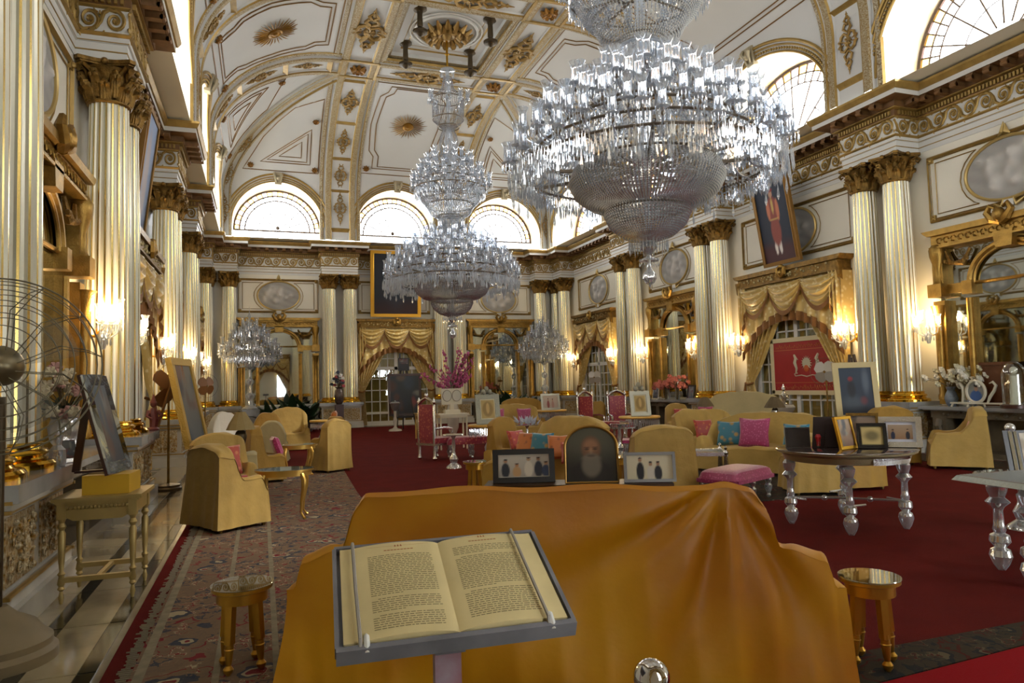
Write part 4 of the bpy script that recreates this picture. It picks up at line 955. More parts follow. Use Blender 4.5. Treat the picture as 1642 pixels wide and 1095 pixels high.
# wall sconces ---------------------------------------------------
BULB = mat('lit_bulb', '#ffe6b0', .5, emit=('#ffd58a', 26.))
SHLIT = mat('lit_frosted_shade', '#ffeccb', .5, emit=('#ffcf86', 2.2))
def make_sconce(label, loc, rz, shade=False, power=1.):
    t = thing('wall_sconce', label, 'sconce', loc, rz, 'lit crystal wall sconces')
    b = B(); b.lathe([(.12, 0), (.11, .03), (.05, .05), (.04, .1), (.001, .11)], 14, tf=Matrix.Rotation(pi / 2, 4, 'X')); b.tube([(0, -.08, 0), (0, -.2, -.1), (0, -.36, -.12), (0, -.46, -.02)], .022, 6); put('wall_bracket', b, GOLD, t)
    b = B(); b.lathe([(.03, -.3), (.06, -.2), (.07, -.1), (.03, -.02), (.06, .05), (.02, .12), (.02, .3), (.001, .42)], 10, c=(0, -.46, 0)); put('stem', b, CRYST, t)
    for i in range(5):
        a = pi * (.02 + .24 * i) + pi; x, y = .26 * cos(a), .26 * sin(a) * .8; z = .12 + (.1 if i == 2 else 0)
        b = B(); b.tube([(0, -.46, -.05), (x * .4, -.46 + y * .4, -.14), (x * .85, -.46 + y * .85, -.08), (x, -.46 + y, .04)], .012, 5); b.lathe([(.02, 0), (.06, .03), (.065, .04), (.02, .045)], 8, c=(x, -.46 + y, z - .09))
        for q in range(5): prismv(b, x + .055 * cos(q * 1.26), -.46 + y + .055 * sin(q * 1.26), z - .06, .11, .01)
        prismv(b, x * .5, -.46 + y * .5, -.12, .14, .014)
        o = put('arm', b, CRYST, t)
        b = B(); b.lathe([(.012, -.05), (.012, .03), (.02, .05), (.024, .075), (.012, .11), (.001, .13)], 8, c=(x, -.46 + y, z)); put('bulb', b, BULB, o); b = B(); b.lathe([(.03, -.03), (.05, .0), (.052, .08), (.045, .13), (.07, .19)], 12, c=(x, -.46 + y, z)); b.f = [f for f in b.f if len(f) == 4]; b.m = b.m[:len(b.f)]; put('glass_shade', b, SHADEG, o)
    ld = bpy.data.lights.new('sconce_light', 'POINT'); ld.energy = 75 * power; ld.color = (1, .70, .36); ld.shadow_soft_size = .12
    lo = bpy.data.objects.new('sconce_light', ld); COL.objects.link(lo); lo.parent = t; lo.location = (0, -.5, .3)
    return t
for y, l in ((11.02, 'beside the nearest right mirror'), (13.3, 'right of the red banner curtain'), (17.35, 'left of the red banner curtain'), (19.62, 'between the farther right mirror and its nearer columns'), (22.93, 'left of the farther right mirror'),
             (25.3, 'in the farthest bay, right of its curtain'), (29.1, 'in the farthest bay beside the corner columns')):
    make_sconce('lit crystal sconce on the right wall ' + l, (XR, y, 2.62), -pi / 2)
for y, l in ((11.02, 'behind the wire fan'), (13.3, 'just past the second column pair'), (17.35, 'before the third column pair'), (22.93, 'before the fourth column pair'), (25.3, 'past the fourth column pair'), (29.1, 'nearest the far corner')):
    make_sconce('lit crystal sconce on the left wall ' + l, (XL, y, 2.62), pi / 2)
# ============================================================ FURNITURE KIT
def draped(w, d, h, nx=34, ny=30, flare=.03, fold=.02, seed=0, rows=7, z0=.02, skirt=None):
    """cloth cover as a height field over the footprint with skirts to the floor; front towards -y"""
    R_ = random.Random(seed); ph = [R_.uniform(0, 6) for _ in range(6)]
    def tt(n): return [(-cos(pi * i / n) * .35 + (2 * i / n - 1) * .65) for i in range(n + 1)]
    X, Y = [w / 2 * t for t in tt(nx)], [d / 2 * t for t in tt(ny)]
    vs = []; b = B()
    def top(x, y):
        z = h(x, y); e = min(w / 2 - abs(x), d / 2 - abs(y)); z -= .035 * (1 - min(1, e / .06)) ** 2
        return z + .010 * sin(x * 17 + ph[0]) * sin(y * 13 + ph[1]) + .008 * sin(x * 9 - y * 21 + ph[2])
    b.add([(x, y, top(x, y)) for y in Y for x in X], [(j * (nx + 1) + i, j * (nx + 1) + i + 1, (j + 1) * (nx + 1) + i + 1, (j + 1) * (nx + 1) + i) for j in range(ny) for i in range(nx)])
    per = [(i, 0) for i in range(nx)] + [(nx, j) for j in range(ny)] + [(i, ny) for i in range(nx, 0, -1)] + [(0, j) for j in range(ny, 0, -1)]
    n = len(per); sv = []
    for r in range(rows + 1):
        q = r / rows
        for k, (i, j) in enumerate(per):
            x, y = X[i], Y[j]; zt = top(x, y); z = zt * (1 - q) + z0 * q
            nx_, ny_ = (x / (w / 2)) ** 9 if abs(x) > abs(y) * w / d * .98 else 0, (y / (d / 2)) ** 9 if abs(y) >= abs(x) * d / w * .98 else 0
            wv = fold * (1 - abs(sin(k * .31 + ph[3] + q * .8))) * q + fold * .9 * sin(k * .17 + ph[4] + 2 * q) * q ** .6 - fold * .5 + flare * q ** 1.5
            ex = skirt(x, y, z, q) if skirt else 0
            sv.append((x + nx_ * (wv + ex), y + ny_ * (wv + ex), z))
    b.add(sv, [(r * n + k, (r + 1) * n + k, (r + 1) * n + (k + 1) % n, r * n + (k + 1) % n) for r in range(rows) for k in range(n)])
    return b
def hchair(w, d, back=1.05, arm=.62, seat=.45, at=.13, bt=.2, armlen=1., round_=.12):
    def h(x, y):
        hb = back - round_ * (abs(x) / (w / 2)) ** 3
        k = sstep(d / 2 - bt - .05, d / 2 - bt + .01, y); s = seat + .02 * cos(x * 3)
        a = sstep(w / 2 - at - .03, w / 2 - at + .02, abs(x)) * sstep(-d / 2 + .0, -d / 2 + .10, y) * armlen
        base = s + (arm - s) * a + (.22 * a * sstep(.0, d / 2 - bt, y) if arm else 0)
        return base + (hb - base) * k
    return h
CHM = {}
def armchair(label, loc, deg, m=YCLOTH, w=.78, d=.72, back=1.05, arm=.62, group='dust-covered armchairs', var=0, seat=.45, cat='armchair', name='covered_armchair', armlen=1., legs=True, bt=.2, round_=.12):
    t = thing(name, label, cat, loc, radians(deg), group); key = (w, d, back, arm, var, m.name, seat, armlen, bt, round_)
    if key not in CHM: CHM[key] = draped(w, d, hchair(w, d, back, arm, seat, armlen=armlen, bt=bt, round_=round_), seed=var + int(w * 100), z0=.05, nx=34 if w < 1.3 else 56).mesh('slipcover', m, True, 60)
    link('slipcover', CHM[key], t)
    if legs:
        if 'leg' not in CHM: CHM['leg'] = B().lathe([(.02, 0), (.028, .03), (.022, .06), (.03, .12)], 8).mesh('leg', GOLDD)
        for sx in (-1, 1):
            for sy in (-1, 1): link('leg', CHM['leg'], t, (sx * (w / 2 - .05), sy * (d / 2 - .05), 0))
    return t
def cushion(label, loc, deg, m, s=.42, tilt=70, group='silk cushions', thick=.14, asp=1.):
    b = B()
    def f(u, v, sg):
        x, y = (u * 2 - 1), (v * 2 - 1); e = ((1 - x ** 6) * (1 - y ** 6)); pin = 1 - .10 * (1 - abs(x * y)) * max(abs(x), abs(y)) ** 4
        return (x * s / 2 * pin, y * s / 2 * pin * asp, sg * thick / 2 * max(0, e) ** .55)
    b.grid(lambda u, v: f(u, v, 1), 12, 12); b.grid(lambda u, v: f(1 - u, v, -1), 12, 12)
    me = b.mesh('cushion', m); o = link('silk_cushion', me); o.location = loc
    o.rotation_euler = (radians(tilt), 0, radians(deg)); o['label'] = label; o['category'] = 'cushion'; o['group'] = group; return o
def picture(w, h, paint, nu=30, nv=36, name='picture', m=None):
    b = B(); cols = []
    def f(u, v): cols.append(tuple(paint(u, v)) + (1,)); return ((u - .5) * w, 0, v * h)
    b.grid(f, nu, nv); return b.mesh(name, m or PAINT, False, cols=cols)
def L3(h): return lin(h)[:3]
def mixc(a, b, t): t = min(1, max(0, t)); return tuple(x * (1 - t) + y * t for x, y in zip(a, b))
def blob(u, v, cu, cv, ru, rv, soft=.15): return 1 - sstep(1 - soft, 1 + soft, math.hypot((u - cu) / ru, (v - cv) / rv))
def framed(name, label, cat, loc, deg, w, h, fw, fm, paint, lean=12, group=None, depth=.03, mount=None, backleg=True, ornament=None, nu=30, nv=36, scale=None):
    """standing picture; pivot at bottom edge, leaning back; front towards -y"""
    t = thing(name, label, cat, loc, radians(deg), group)
    rx = Matrix.Rotation(radians(-lean), 4, 'X')
    b = B()
    for c, d in (((0, 0, fw / 2), (w, depth, fw)), ((0, 0, h - fw / 2), (w, depth, fw)), ((-w / 2 + fw / 2, 0, h / 2), (fw, depth, h - 2 * fw)), ((w / 2 - fw / 2, 0, h / 2), (fw, depth, h - 2 * fw))): b.box(c, d)
    for s in (-1, 1): b.box((s * (w / 2 - fw), -depth / 2, h / 2), (.008, .008, h - 2 * fw)); b.box((0, -depth / 2, h / 2 + s * (h / 2 - fw)), (w - 2 * fw, .008, .008))
    put('frame', b, fm, t, smooth=False, mx=rx)
    if mount: b = B(); b.box((0, depth * .1, h / 2), (w - 2 * fw, .004, h - 2 * fw)); put('mount', b, mount[0], t, mx=rx, smooth=False); mw = mount[1]
    else: mw = 0
    me = picture(w - 2 * fw - 2 * mw, h - 2 * fw - 2 * mw, paint, nu, nv); link('picture', me, t, mx=rx @ Matrix.Translation((0, -depth * .12, fw + mw)))
    b = B(); b.box((0, depth * .4, h / 2), (w - .01, .006, h - .01)); put('backing_board', b, mat('dark_backing', '#2b211b', .7), t, mx=rx, smooth=False)
    if backleg: b = B(); b.bar((0, .02 + .6 * h * sin(radians(lean)), h * .6), (0, .32 * h, .0), .03, .01); put('strut', b, MATS['dark_backing'], t, smooth=False)
    if ornament: put('crest', ornament, fm, t, mx=rx)
    return t
def pic_dark(c1, c2, seed=1):
    R_ = random.Random(seed); bl = [(R_.random(), R_.random(), R_.uniform(.05, .2), R_.uniform(.05, .2), L3(R_.choice(['#3b4a58', '#5a3a2c', '#70604c', '#27303a', '#7d3a34', '#8a8a80']))) for _ in range(14)]
    def f(u, v):
        c = mixc(L3(c1), L3(c2), v)
        for a in bl: c = mixc(c, a[4], .6 * blob(u, v, a[0], a[1], a[2], a[3], .5))
        return c
    return f
def pic_people(bg1, bg2, people):
    def f(u, v):
        c = mixc(L3(bg1), L3(bg2), v)
        for x, hh, body, skin in people:
            c = mixc(c, L3(body), blob(u, v, x, hh * .35, .085, hh * .42, .15)); c = mixc(c, L3(skin), blob(u, v, x, hh * .86, .04, .08, .2)); c = mixc(c, L3('#1d1714'), blob(u, v, x, hh * .86 + .07, .04, .035, .2))
        return c
    return f
def stool(label, loc, deg, h=.5, r=.175, doily=False, group='gilt round stools with glass tops'):
    t = thing('gilt_stool', label, 'stool', loc, radians(deg), group)
    b = B(); b.lathe([(r - .01, h - .035), (r, h - .03), (r, h - .012), (r - .01, h - .008)], 32); put('seat_rim', b, mat('gold_paint', '#b98d35', .32, .8), t)
    b = B(); b.lathe([(r - .03, h - .10), (r - .03, h - .03)], 32); put('apron', b, MATS['gold_paint'], t)
    b = B(); b.lathe([(r + .004, h - .008), (r + .006, h - .004), (r + .004, h)], 36); put('glass_top', b, TABGL, t)
    if doily: b = B(); b.lathe([(r * .62, h - .0085), (r * .62, h - .0075)], 24, c=(.03, .02, 0)); b.lathe([(r - .012, h - .0095), (r - .012, h - .0085)], 24, 1); put('doily', b, [mat('straw_doily', '#b09a68', .7), mat('pale_lining', '#c3cacb', .5)], t)
    lm = B(); lm.box((0, 0, h - .20), (.044, .044, .25)); lm.lathe([(.012, 0), (.028, .02), (.03, .035), (.016, .055), (.02, .08), (.026, .14), (.024, .2), (.018, h - .37), (.03, h - .355), (.018, h - .34), (.028, h - .325)], 12)
    me = lm.mesh('leg', MATS['gold_paint'], True, 40)
    for i in range(4):
        a = pi / 4 + i * pi / 2; m = Matrix.Translation(((r - .045) * cos(a), (r - .045) * sin(a), 0)) @ Matrix.Rotation(a, 4, 'Z') @ Matrix.Rotation(radians(-4), 4, 'Y'); link('leg', me, t, mx=m)
    return t
def oval_table(label, loc, deg, rx=.38, ry=.25, h=.65, group='gilt oval tables with glass tops'):
    t = thing('oval_table', label, 'table', loc, radians(deg), group); gp = mat('table_gilding', '#c09a4c', .3, .75)
    def ov(k): return [(rx * k * cos(2 * pi * i / 36), ry * k * sin(2 * pi * i / 36)) for i in range(36)]
    b = B(); b.prism(ov(1), h - .03, h - .008); b.prism(ov(.93), h - .09, h - .03); put('tabletop', b, gp, t, ang=50)
    b = B(); b.prism(ov(1.01), h - .008, h); put('glass_top', b, TABGL, t); b = B(); b.prism(ov(.93), h - .009, h - .0075); put('lining', b, mat('blue_grey_lining', '#9aa6a8', .5), t)
    lb = B(); lb.tube([(0, 0, h - .06), (.035, 0, h - .14), (.03, 0, h - .26), (-.005, 0, .22), (-.01, 0, .08), (.03, 0, .02), (.05, 0, .012)], [.03, .034, .03, .02, .014, .016, .02], 8); me = lb.mesh('leg', gp)
    for sx in (-1, 1):
        for sy in (-1, 1): a = math.atan2(sy * ry, sx * rx); link('leg', me, t, mx=Matrix.Translation((sx * rx * .62, sy * ry * .62, 0)) @ Matrix.Rotation(a, 4, 'Z'))
    return t
def lamp(label, loc, h=.64, sr=.23, vm=BRONZE, sm=None):
    t = thing('table_lamp', label, 'lamp', loc, 0, 'table lamps with tan shades'); k = h / .64
    b = B(); b.lathe([(.06, 0), (.065, .02), (.04, .04), (.05, .08), (.085, .2), (.095, .27), (.07, .33), (.03, .36), (.03, .39)], 16); put('vase_base', b, vm, t).scale = (k, k, k)
    b = B(); b.lathe([(.012, .38), (.012, .5)], 8); put('stem', b, BRASS, t).scale = (k, k, k)
    b = B(); n = 12; b.lathe([(sr, .36), (sr * .80, .46), (sr * .32, .64)], 10); b.f = [f for f in b.f if len(f) == 4]; b.m = b.m[:len(b.f)]
    put('lamp_shade', b, sm or mat('tan_lampshade', '#8f7c50', .8, bump=.2), t, smooth=False).scale = (k, k, k); return t
def crystal_leg(b, L, s=1., m=0):
    p = [(.02, 0), (.045, .05), (.065, .12), (.055, .17), (.03, .19), (.06, .24), (.055, .29), (.03, .31), (.038, .34), (.03, .38), (.026, .5), (.036, L - .22), (.07, L - .18), (.04, L - .14), (.055, L - .09), (.06, L - .05), (.03, L)]
    b.lathe([(r * s, z) for r, z in p], 12, m)
def fringe_table(label, loc, h=.80, r=.46, group='round crystal-fringed tables'):
    t = thing('crystal_table', label, 'table', loc, 0, group); rim = mat('gold_rim_top', '#c59c48', .4, .4)
    b = B(); b.lathe([(r, h - .05), (r + .01, h - .03), (r, h)], 40); put('tabletop', b, rim, t)
    fringe('prism_fringe', t, r - .02, h - .05, 60, .17, .014); fringe('prism_fringe', t, r - .06, h - .05, 50, .14, .012)
    b = B(); b.lathe([(.17, 0), (.18, .02), (.1, .06), (.07, .12), (.1, .22), (.11, .3), (.06, .4), (.035, .5), (.05, .62), (.03, h - .06)], 16); put('crystal_stem', b, CRYST, t)
    return t
def throne(label, loc, deg):
    t = thing('silver_throne', label, 'throne', loc, radians(deg), 'crimson and silver throne chairs')
    b = B(); b.box((0, 0, .43), (.62, .58, .12)); put('seat', b, REDVEL, t); b = B(); b.box((0, .26, .86), (.46, .09, .78)); put('backrest', b, REDVEL, t)
    b = B()
    for s in (-1, 1):
        b.lathe([(.03, .0), (.05, .04), (.03, .1), (.035, .3), (.04, .5), (.03, .7), (.035, 1.22), (.02, 1.25), (.045, 1.3), (.03, 1.35), (.001, 1.42)], 10, c=(s * .26, .27, 0)); b.tube([(s * .28, .25, .7), (s * .31, 0, .72), (s * .3, -.22, .68)], .03, 8); b.lathe([(.03, .5), (.04, .6), (.03, .68)], 8, c=(s * .3, -.22, 0))
    b.tube([(-.26, .27, 1.25), (-.15, .27, 1.34), (0, .27, 1.40), (.15, .27, 1.34), (.26, .27, 1.25)], .04, 8); b.ball((0, .27, 1.46), .05, 8, 6); b.box((0, 0, .35), (.66, .62, .05))
    put('frame', b, SILVER, t)
    lb = B(); lb.lathe([(.03, 0), (.055, .03), (.03, .08), (.05, .14), (.035, .2), (.045, .34)], 10); me = lb.mesh('leg', SILVER)
    for sx in (-1, 1): link('leg', me, t, (sx * .26, -.24, 0))
    return t
def flowers(b, c, n, r, cols, seed=0, pr=.05, hgt=.5, flat=.6):
    R_ = random.Random(seed)
    for i in range(n):
        a = R_.uniform(0, 2 * pi); e = R_.uniform(.1, 1.2); rr = r * R_.uniform(.5, 1); x, y, z = c[0] + rr * cos(a) * cos(e), c[1] + rr * sin(a) * cos(e) * flat, c[2] + hgt * rr / r * sin(e) * 1.0
        b.tube([c, ((c[0] + x) / 2, (c[1] + y) / 2, (c[2] + z) / 2 + .04), (x, y, z)], .005, 4, 0)
        m = 1 + R_.randrange(cols)
        for q in range(6):
            aa = q * pi / 3; ti = R_.uniform(.3, .9); b.tube([(x, y, z), (x + pr * .6 * cos(aa), y + pr * .6 * sin(aa) * ti, z + pr * .5 * sin(aa)), (x + pr * cos(aa), y + pr * sin(aa) * ti, z + pr * .8 * sin(aa))], [pr * .15, pr * .38, pr * .06], 5, m)
def leaves(b, c, n, L, w, seed=0, m=0, up=.6):
    R_ = random.Random(seed)
    for i in range(n):
        a = 2 * pi * i / n + R_.uniform(-.3, .3); l = L * R_.uniform(.6, 1); k = R_.uniform(up * .5, 1)
        P = [(c[0] + l * t * cos(a) * (1 - k * .5), c[1] + l * t * sin(a) * (1 - k * .5), c[2] + l * (t * k * 1.2 - .35 * t * t)) for t in (0, .25, .5, .75, 1)]
        px, py = -sin(a), cos(a); W_ = [.1, .7, 1, .7, .02]; vs = []
        for p, q in zip(P, W_): vs += [(p[0] - px * w * q, p[1] - py * w * q, p[2]), (p[0], p[1], p[2] - w * q * .35), (p[0] + px * w * q, p[1] + py * w * q, p[2])]
        b.add(vs, [(3 * j, 3 * j + 1, 3 * j + 4, 3 * j + 3) for j in range(4)] + [(3 * j + 1, 3 * j + 2, 3 * j + 5, 3 * j + 4) for j in range(4)], m)
LEAF = mat('dark_leaf', '#1f3a22', .4); STEMG = mat('stem_brown', '#5a4a2c', .7)
# ============================================================ FLOOR COVERINGS
def slabthing(name, label, cat, pts, z0, z1, m, ang=30):
    t = B(); t.prism(pts, z0, z1); o = put(name, t, m, smooth=False); o['label'] = label; o['category'] = cat; return o
CARP = mat('crimson_carpet', '#5f1612', .95, bump=.5, bscale=160, var=.22, vscale=2.2, spec=.1)
slabthing('red_carpet', 'large dark red carpet covering the middle of the hall floor', 'carpet', [(-.90, 1.0), (4.2, 1.0), (13.0, 2.2), (13.05, 30.0), (-.9, 30.0)], .009, .020, CARP)
def rugmat(name, field, red, blue, cream):
    m = bpy.data.materials.new(name); m.use_nodes = True; nt = m.node_tree; b = nt.nodes['Principled BSDF']; N = nt.nodes.new; Lk = nt.links.new
    tc = N('ShaderNodeTexCoord'); base = None
    def ramp(fac, e):
        r = N('ShaderNodeValToRGB'); r.color_ramp.interpolation = 'CONSTANT'
        while len(r.color_ramp.elements) < len(e): r.color_ramp.elements.new(.5)
        for el, (p, c) in zip(r.color_ramp.elements, e): el.position = p; el.color = c
        Lk(fac, r.inputs[0]); return r
    v = N('ShaderNodeTexVoronoi'); v.inputs['Scale'].default_value = 3.2; v.feature = 'F1'; ds = N('ShaderNodeTexNoise'); ds.inputs['Scale'].default_value = 7
    mxv = N('ShaderNodeVectorMath'); mxv.operation = 'MULTIPLY_ADD'; mxv.inputs[1].default_value = (.22, .22, 0); Lk(tc.outputs['Object'], ds.inputs['Vector']); Lk(ds.outputs['Color'], mxv.inputs[0]); Lk(tc.outputs['Object'], mxv.inputs[2]); Lk(mxv.outputs[0], v.inputs['Vector'])
    r1 = ramp(v.outputs['Distance'], [(0, lin(red)), (.16, lin(cream)), (.24, lin(blue)), (.34, lin(field)), (.55, lin(red)), (.6, lin(field))])
    n2 = N('ShaderNodeTexNoise'); n2.inputs['Scale'].default_value = 9; n2.inputs['Detail'].default_value = 3; Lk(tc.outputs['Object'], n2.inputs['Vector'])
    r2 = ramp(n2.outputs[0], [(0, lin(field)), (.40, lin(blue)), (.455, lin(field)), (.56, lin(cream)), (.585, lin(red)), (.61, lin(field))])
    mx = N('ShaderNodeMix'); mx.data_type = 'RGBA'; n3 = N('ShaderNodeTexNoise'); n3.inputs['Scale'].default_value = 3.1; n3.inputs['Detail'].default_value = 1; Lk(tc.outputs['Object'], n3.inputs['Vector']); r3 = ramp(n3.outputs[0], [(0, (.12, .12, .12, 1)), (.5, (.85, .85, .85, 1))]); Lk(r3.outputs[0], mx.inputs[0]); Lk(r1.outputs[0], mx.inputs[6]); Lk(r2.outputs[0], mx.inputs[7]); Lk(mx.outputs[2], b.inputs['Base Color']); b.inputs['Roughness'].default_value = .95; b.inputs['Specular IOR Level'].default_value = .1
    MATS[name] = m; return m
RUG = rugmat('persian_rug', '#735f4c', '#74202a', '#353c49', '#a2967a'); RUGB = rugmat('rug_border', '#7a6a50', '#5d1a22', '#2f3742', '#a0947a')
pts = [(-.74, 1.2), (1.42, 1.2), (1.40, 9.5), (1.44, 11.5), (1.52, 13.4), (1.60, 15.1), (-.74, 15.3)]
rg = slabthing('persian_rug', 'long worn Persian rug in faded reds and blues along the left side', 'rug', pts, .020, .028, RUG)
for x0, x1, l in ((-.72, -.66, 'g'), (-.28, -.24, 'g'), (.06, .10, 'g')):
    b = B(); b.box(((x0 + x1) / 2, 8.2, .0285), (x1 - x0, 13.9, .002)); put('border_stripe', b, mat('rug_stripe', '#857a62', .95, var=.3, vscale=12), rg, smooth=False)
b = B(); R0 = random.Random(1)
for i in range(420): y = 1.25 + i * .0334; b.box((-.775 + R0.uniform(-.012, .012), y, .024), (.07 + R0.uniform(-.03, .03), .012, .006))
put('fringe', b, mat('rug_fringe', '#7c725e', .95), rg, smooth=False, kind='stuff')
RUG2 = rugmat('dark_rug', '#3c352a', '#4d1c1c', '#23262a', '#5f5642')
slabthing('patterned_rug', 'dark patterned rug under the sofa group right of centre', 'rug', [(5.3, 8.0), (7.5, 7.72), (9.6, 8.8), (10.8, 14.2), (4.4, 14.2), (4.6, 9.8)], .020, .027, RUG2)
slabthing('aisle_rug', 'brown patterned runner along the right wall by the lone armchair', 'rug', [(10.6, 7.0), (11.9, 7.2), (12.9, 8.2), (12.9, 29.5), (12.2, 29.5), (11.9, 10.1)], .020, .027, RUG2)
slabthing('border_runner', 'narrow dark brown runner crossing the lower right corner', 'rug', [(2.2, 3.30), (3.4, 3.38), (5.2, 3.34), (8, 3.9), (8, 3.2), (4.5, 3.08), (3.2, 3.02), (2.2, 3.0)], .020, .026, RUG2)
slabthing('red_runner', 'bright red carpet runner at the lower right corner', 'rug', [(1.9, 1.9), (2.4, 2.98), (3.2, 3.0), (4.5, 3.06), (8, 3.18), (8, 1.9)], .020, .030, mat('bright_red_carpet', '#8c1019', .95, bump=.3, bscale=150, spec=.1))

# ============================================================ FOREGROUND
# mustard satin sofa seen from behind
def hb(x):
    a = abs(x); return 1.13 + .018 * math.exp(-((x - .90) / .07) ** 2) - .05 * (a / 1.2) ** 4 if a < 1.03 else (1.10 - .08 * sstep(1.03, 1.10, a) - .20 * sstep(1.09, 1.17, a) - .06 * sstep(1.2, 1.4, a) - .18 * sstep(1.39, 1.45, a))
def hs(x, y):
    k = sstep(.37, .41, y); s = .45; a = sstep(1.18, 1.26, abs(x)); base = s + (.62 - s) * a * sstep(-.45, -.3, y); return base + (max(hb(x), base) - base) * k
def skf(x, y, z, q):
    if y < .40: return 0
    dx, dz = x - .90, z - 1.15; r = math.hypot(dx, dz); an = math.atan2(dx, -dz)
    amp = .034 * sstep(.04, .3, r) * math.exp(-r * .95); f = amp * (sin(an * 9 + .6) + .55 * sin(an * 17 + 1.3 + r * 2))
    return f + .010 * sin(x * 4.2 + z * 3 + .7) * q + .008 * sin(x * 11 - z * 6) * q + .012 * sin(z * 9 + x * 2.4) * math.exp(-((x + .4) / .6) ** 2)
t = thing('covered_sofa', 'large sofa under a mustard satin cover, back towards us, behind the lectern', 'sofa', (1.66, 3.90, .026), radians(-24.5) + pi)
t.rotation_euler = (0, 0, radians(-24.5))
cv = draped(2.96, .92, hs, nx=150, ny=24, rows=44, fold=.014, flare=.05, seed=4, skirt=skf, z0=.03)
# the back faces the camera: turn the builder's +y side to the viewer
me = cv.mesh('satin_cover', SATIN, True, 60); o = link('satin_cover', me, t, mx=Matrix.Rotation(pi, 4, 'Z') @ Matrix.Scale(-1, 4, (1, 0, 0)))
b = B(); b.tube([(.46 + .004 * sin(z * 9), -.515 - .02 * (1 - z / .62), z) for z in [.06 + .05 * i for i in range(18)]], .004, 5); 
lg = B().lathe([(.025, 0), (.035, .03), (.03, .06)], 10).mesh('leg', GOLDD)
for sx in (-1, 1):
    for sy in (-1, 1): link('leg', lg, t, (sx * 1.3, sy * .38, -.0))
stool('gilt stool with glass top and straw doily, left of the mustard sofa', (-.115, 4.66, .028), 10, .50, .178, True)
stool('gilt stool with glass top at the right end of the mustard sofa', (3.34, 3.22, .026), 35, .50, .165)
# lectern with open book
lt = thing('book_lectern', 'steel lectern with angled tray on a reddish post', 'lectern', (.345, 1.372, 0), -.0801)
LR = Matrix.Translation((0, 0, 1.3032)) @ (Matrix.Rotation(.4072, 4, 'X')) @ Matrix.Rotation(-.0068, 4, 'Y')
w_, h_ = .42, .2814
b = B(); b.box((0, 0, -.012), (w_ + .008, h_ + .006, .01)); b.box((0, -h_ / 2 - .006, -.003), (w_ + .014, .012, .030)); b.box((0, h_ / 2 + .004, -.002), (w_ + .01, .008, .022))
for s in (-1, 1): b.box((s * (w_ / 2 + .005), 0, -.002), (.008, h_, .022))
put('tray', b, mat('scuffed_steel', '#8d8e98', .45, .5, var=.3, vscale=8), lt, mx=LR, smooth=False)
for x in (-.165, .172):
    b = B(); b.lathe([(.004, 0), (.007, .006), (.005, .03), (.001, .034)], 8, tf=Matrix.Translation((x, -h_ / 2 - .012, .004)) @ Matrix.Rotation(-pi / 2 + .4, 4, 'X'))
    put('peg', b, mat('white_peg', '#d8d8d4', .4), lt, mx=LR)
b = B(); b.box((-.004, .0, .62), (.052, .028, 1.24)); put('post', b, mat('worn_red_steel', '#86434e', .4, .2, var=.5, vscale=9, col2='#9c8c98'), lt, smooth=False)
b = B(); b.lathe([(.2, 0), (.2, .02), (.05, .035), (.03, .05)], 24); put('foot', b, STEEL, lt)
b = B()
b.add([(-.03, -.02, 1.18), (.03, -.02, 1.18), (.03, .04, 1.3), (-.03, .04, 1.3)], [(0, 1, 2, 3)]); put('bracket', b, STEEL, lt, smooth=False)
bk = thing('open_book', 'open old book with yellowed printed pages lying on the lectern', 'book', (.345, 1.372, 0), -.0801)
PAGE = mat('old_paper', '#e2cf98', .7, var=.12, vscale=9)
def pg(u, v, s): x = (.0 + .204 * u); z = .010 + .008 * sin(pi * min(1, u * 1.1 + .0)) - .004 * math.exp(-u * 30); return (s * x, -.134 + .268 * v, z)
for s in (-1, 1):
    b = B(); b.grid(lambda u, v: pg(u, v, s), 20, 4); b.grid(lambda u, v: (pg(u, v, s)[0], pg(u, v, s)[1], -.004), 2, 1)
    for v in (0, 1): b.grid(lambda u, q, v=v: (pg(u, v, s)[0], pg(u, v, s)[1], pg(u, v, s)[2] * q - .004 * (1 - q)), 20, 1)
    b.grid(lambda u, q: (pg(1, u, s)[0] + .001, pg(1, u, s)[1], pg(1, u, s)[2] * q - .004 * (1 - q)), 4, 1)
    put('page_block', b, PAGE, bk, mx=LR)
INK = mat('faded_ink', '#6f6340', .8); INKR = mat('red_ink', '#a8693c', .8)
R5 = random.Random(11)
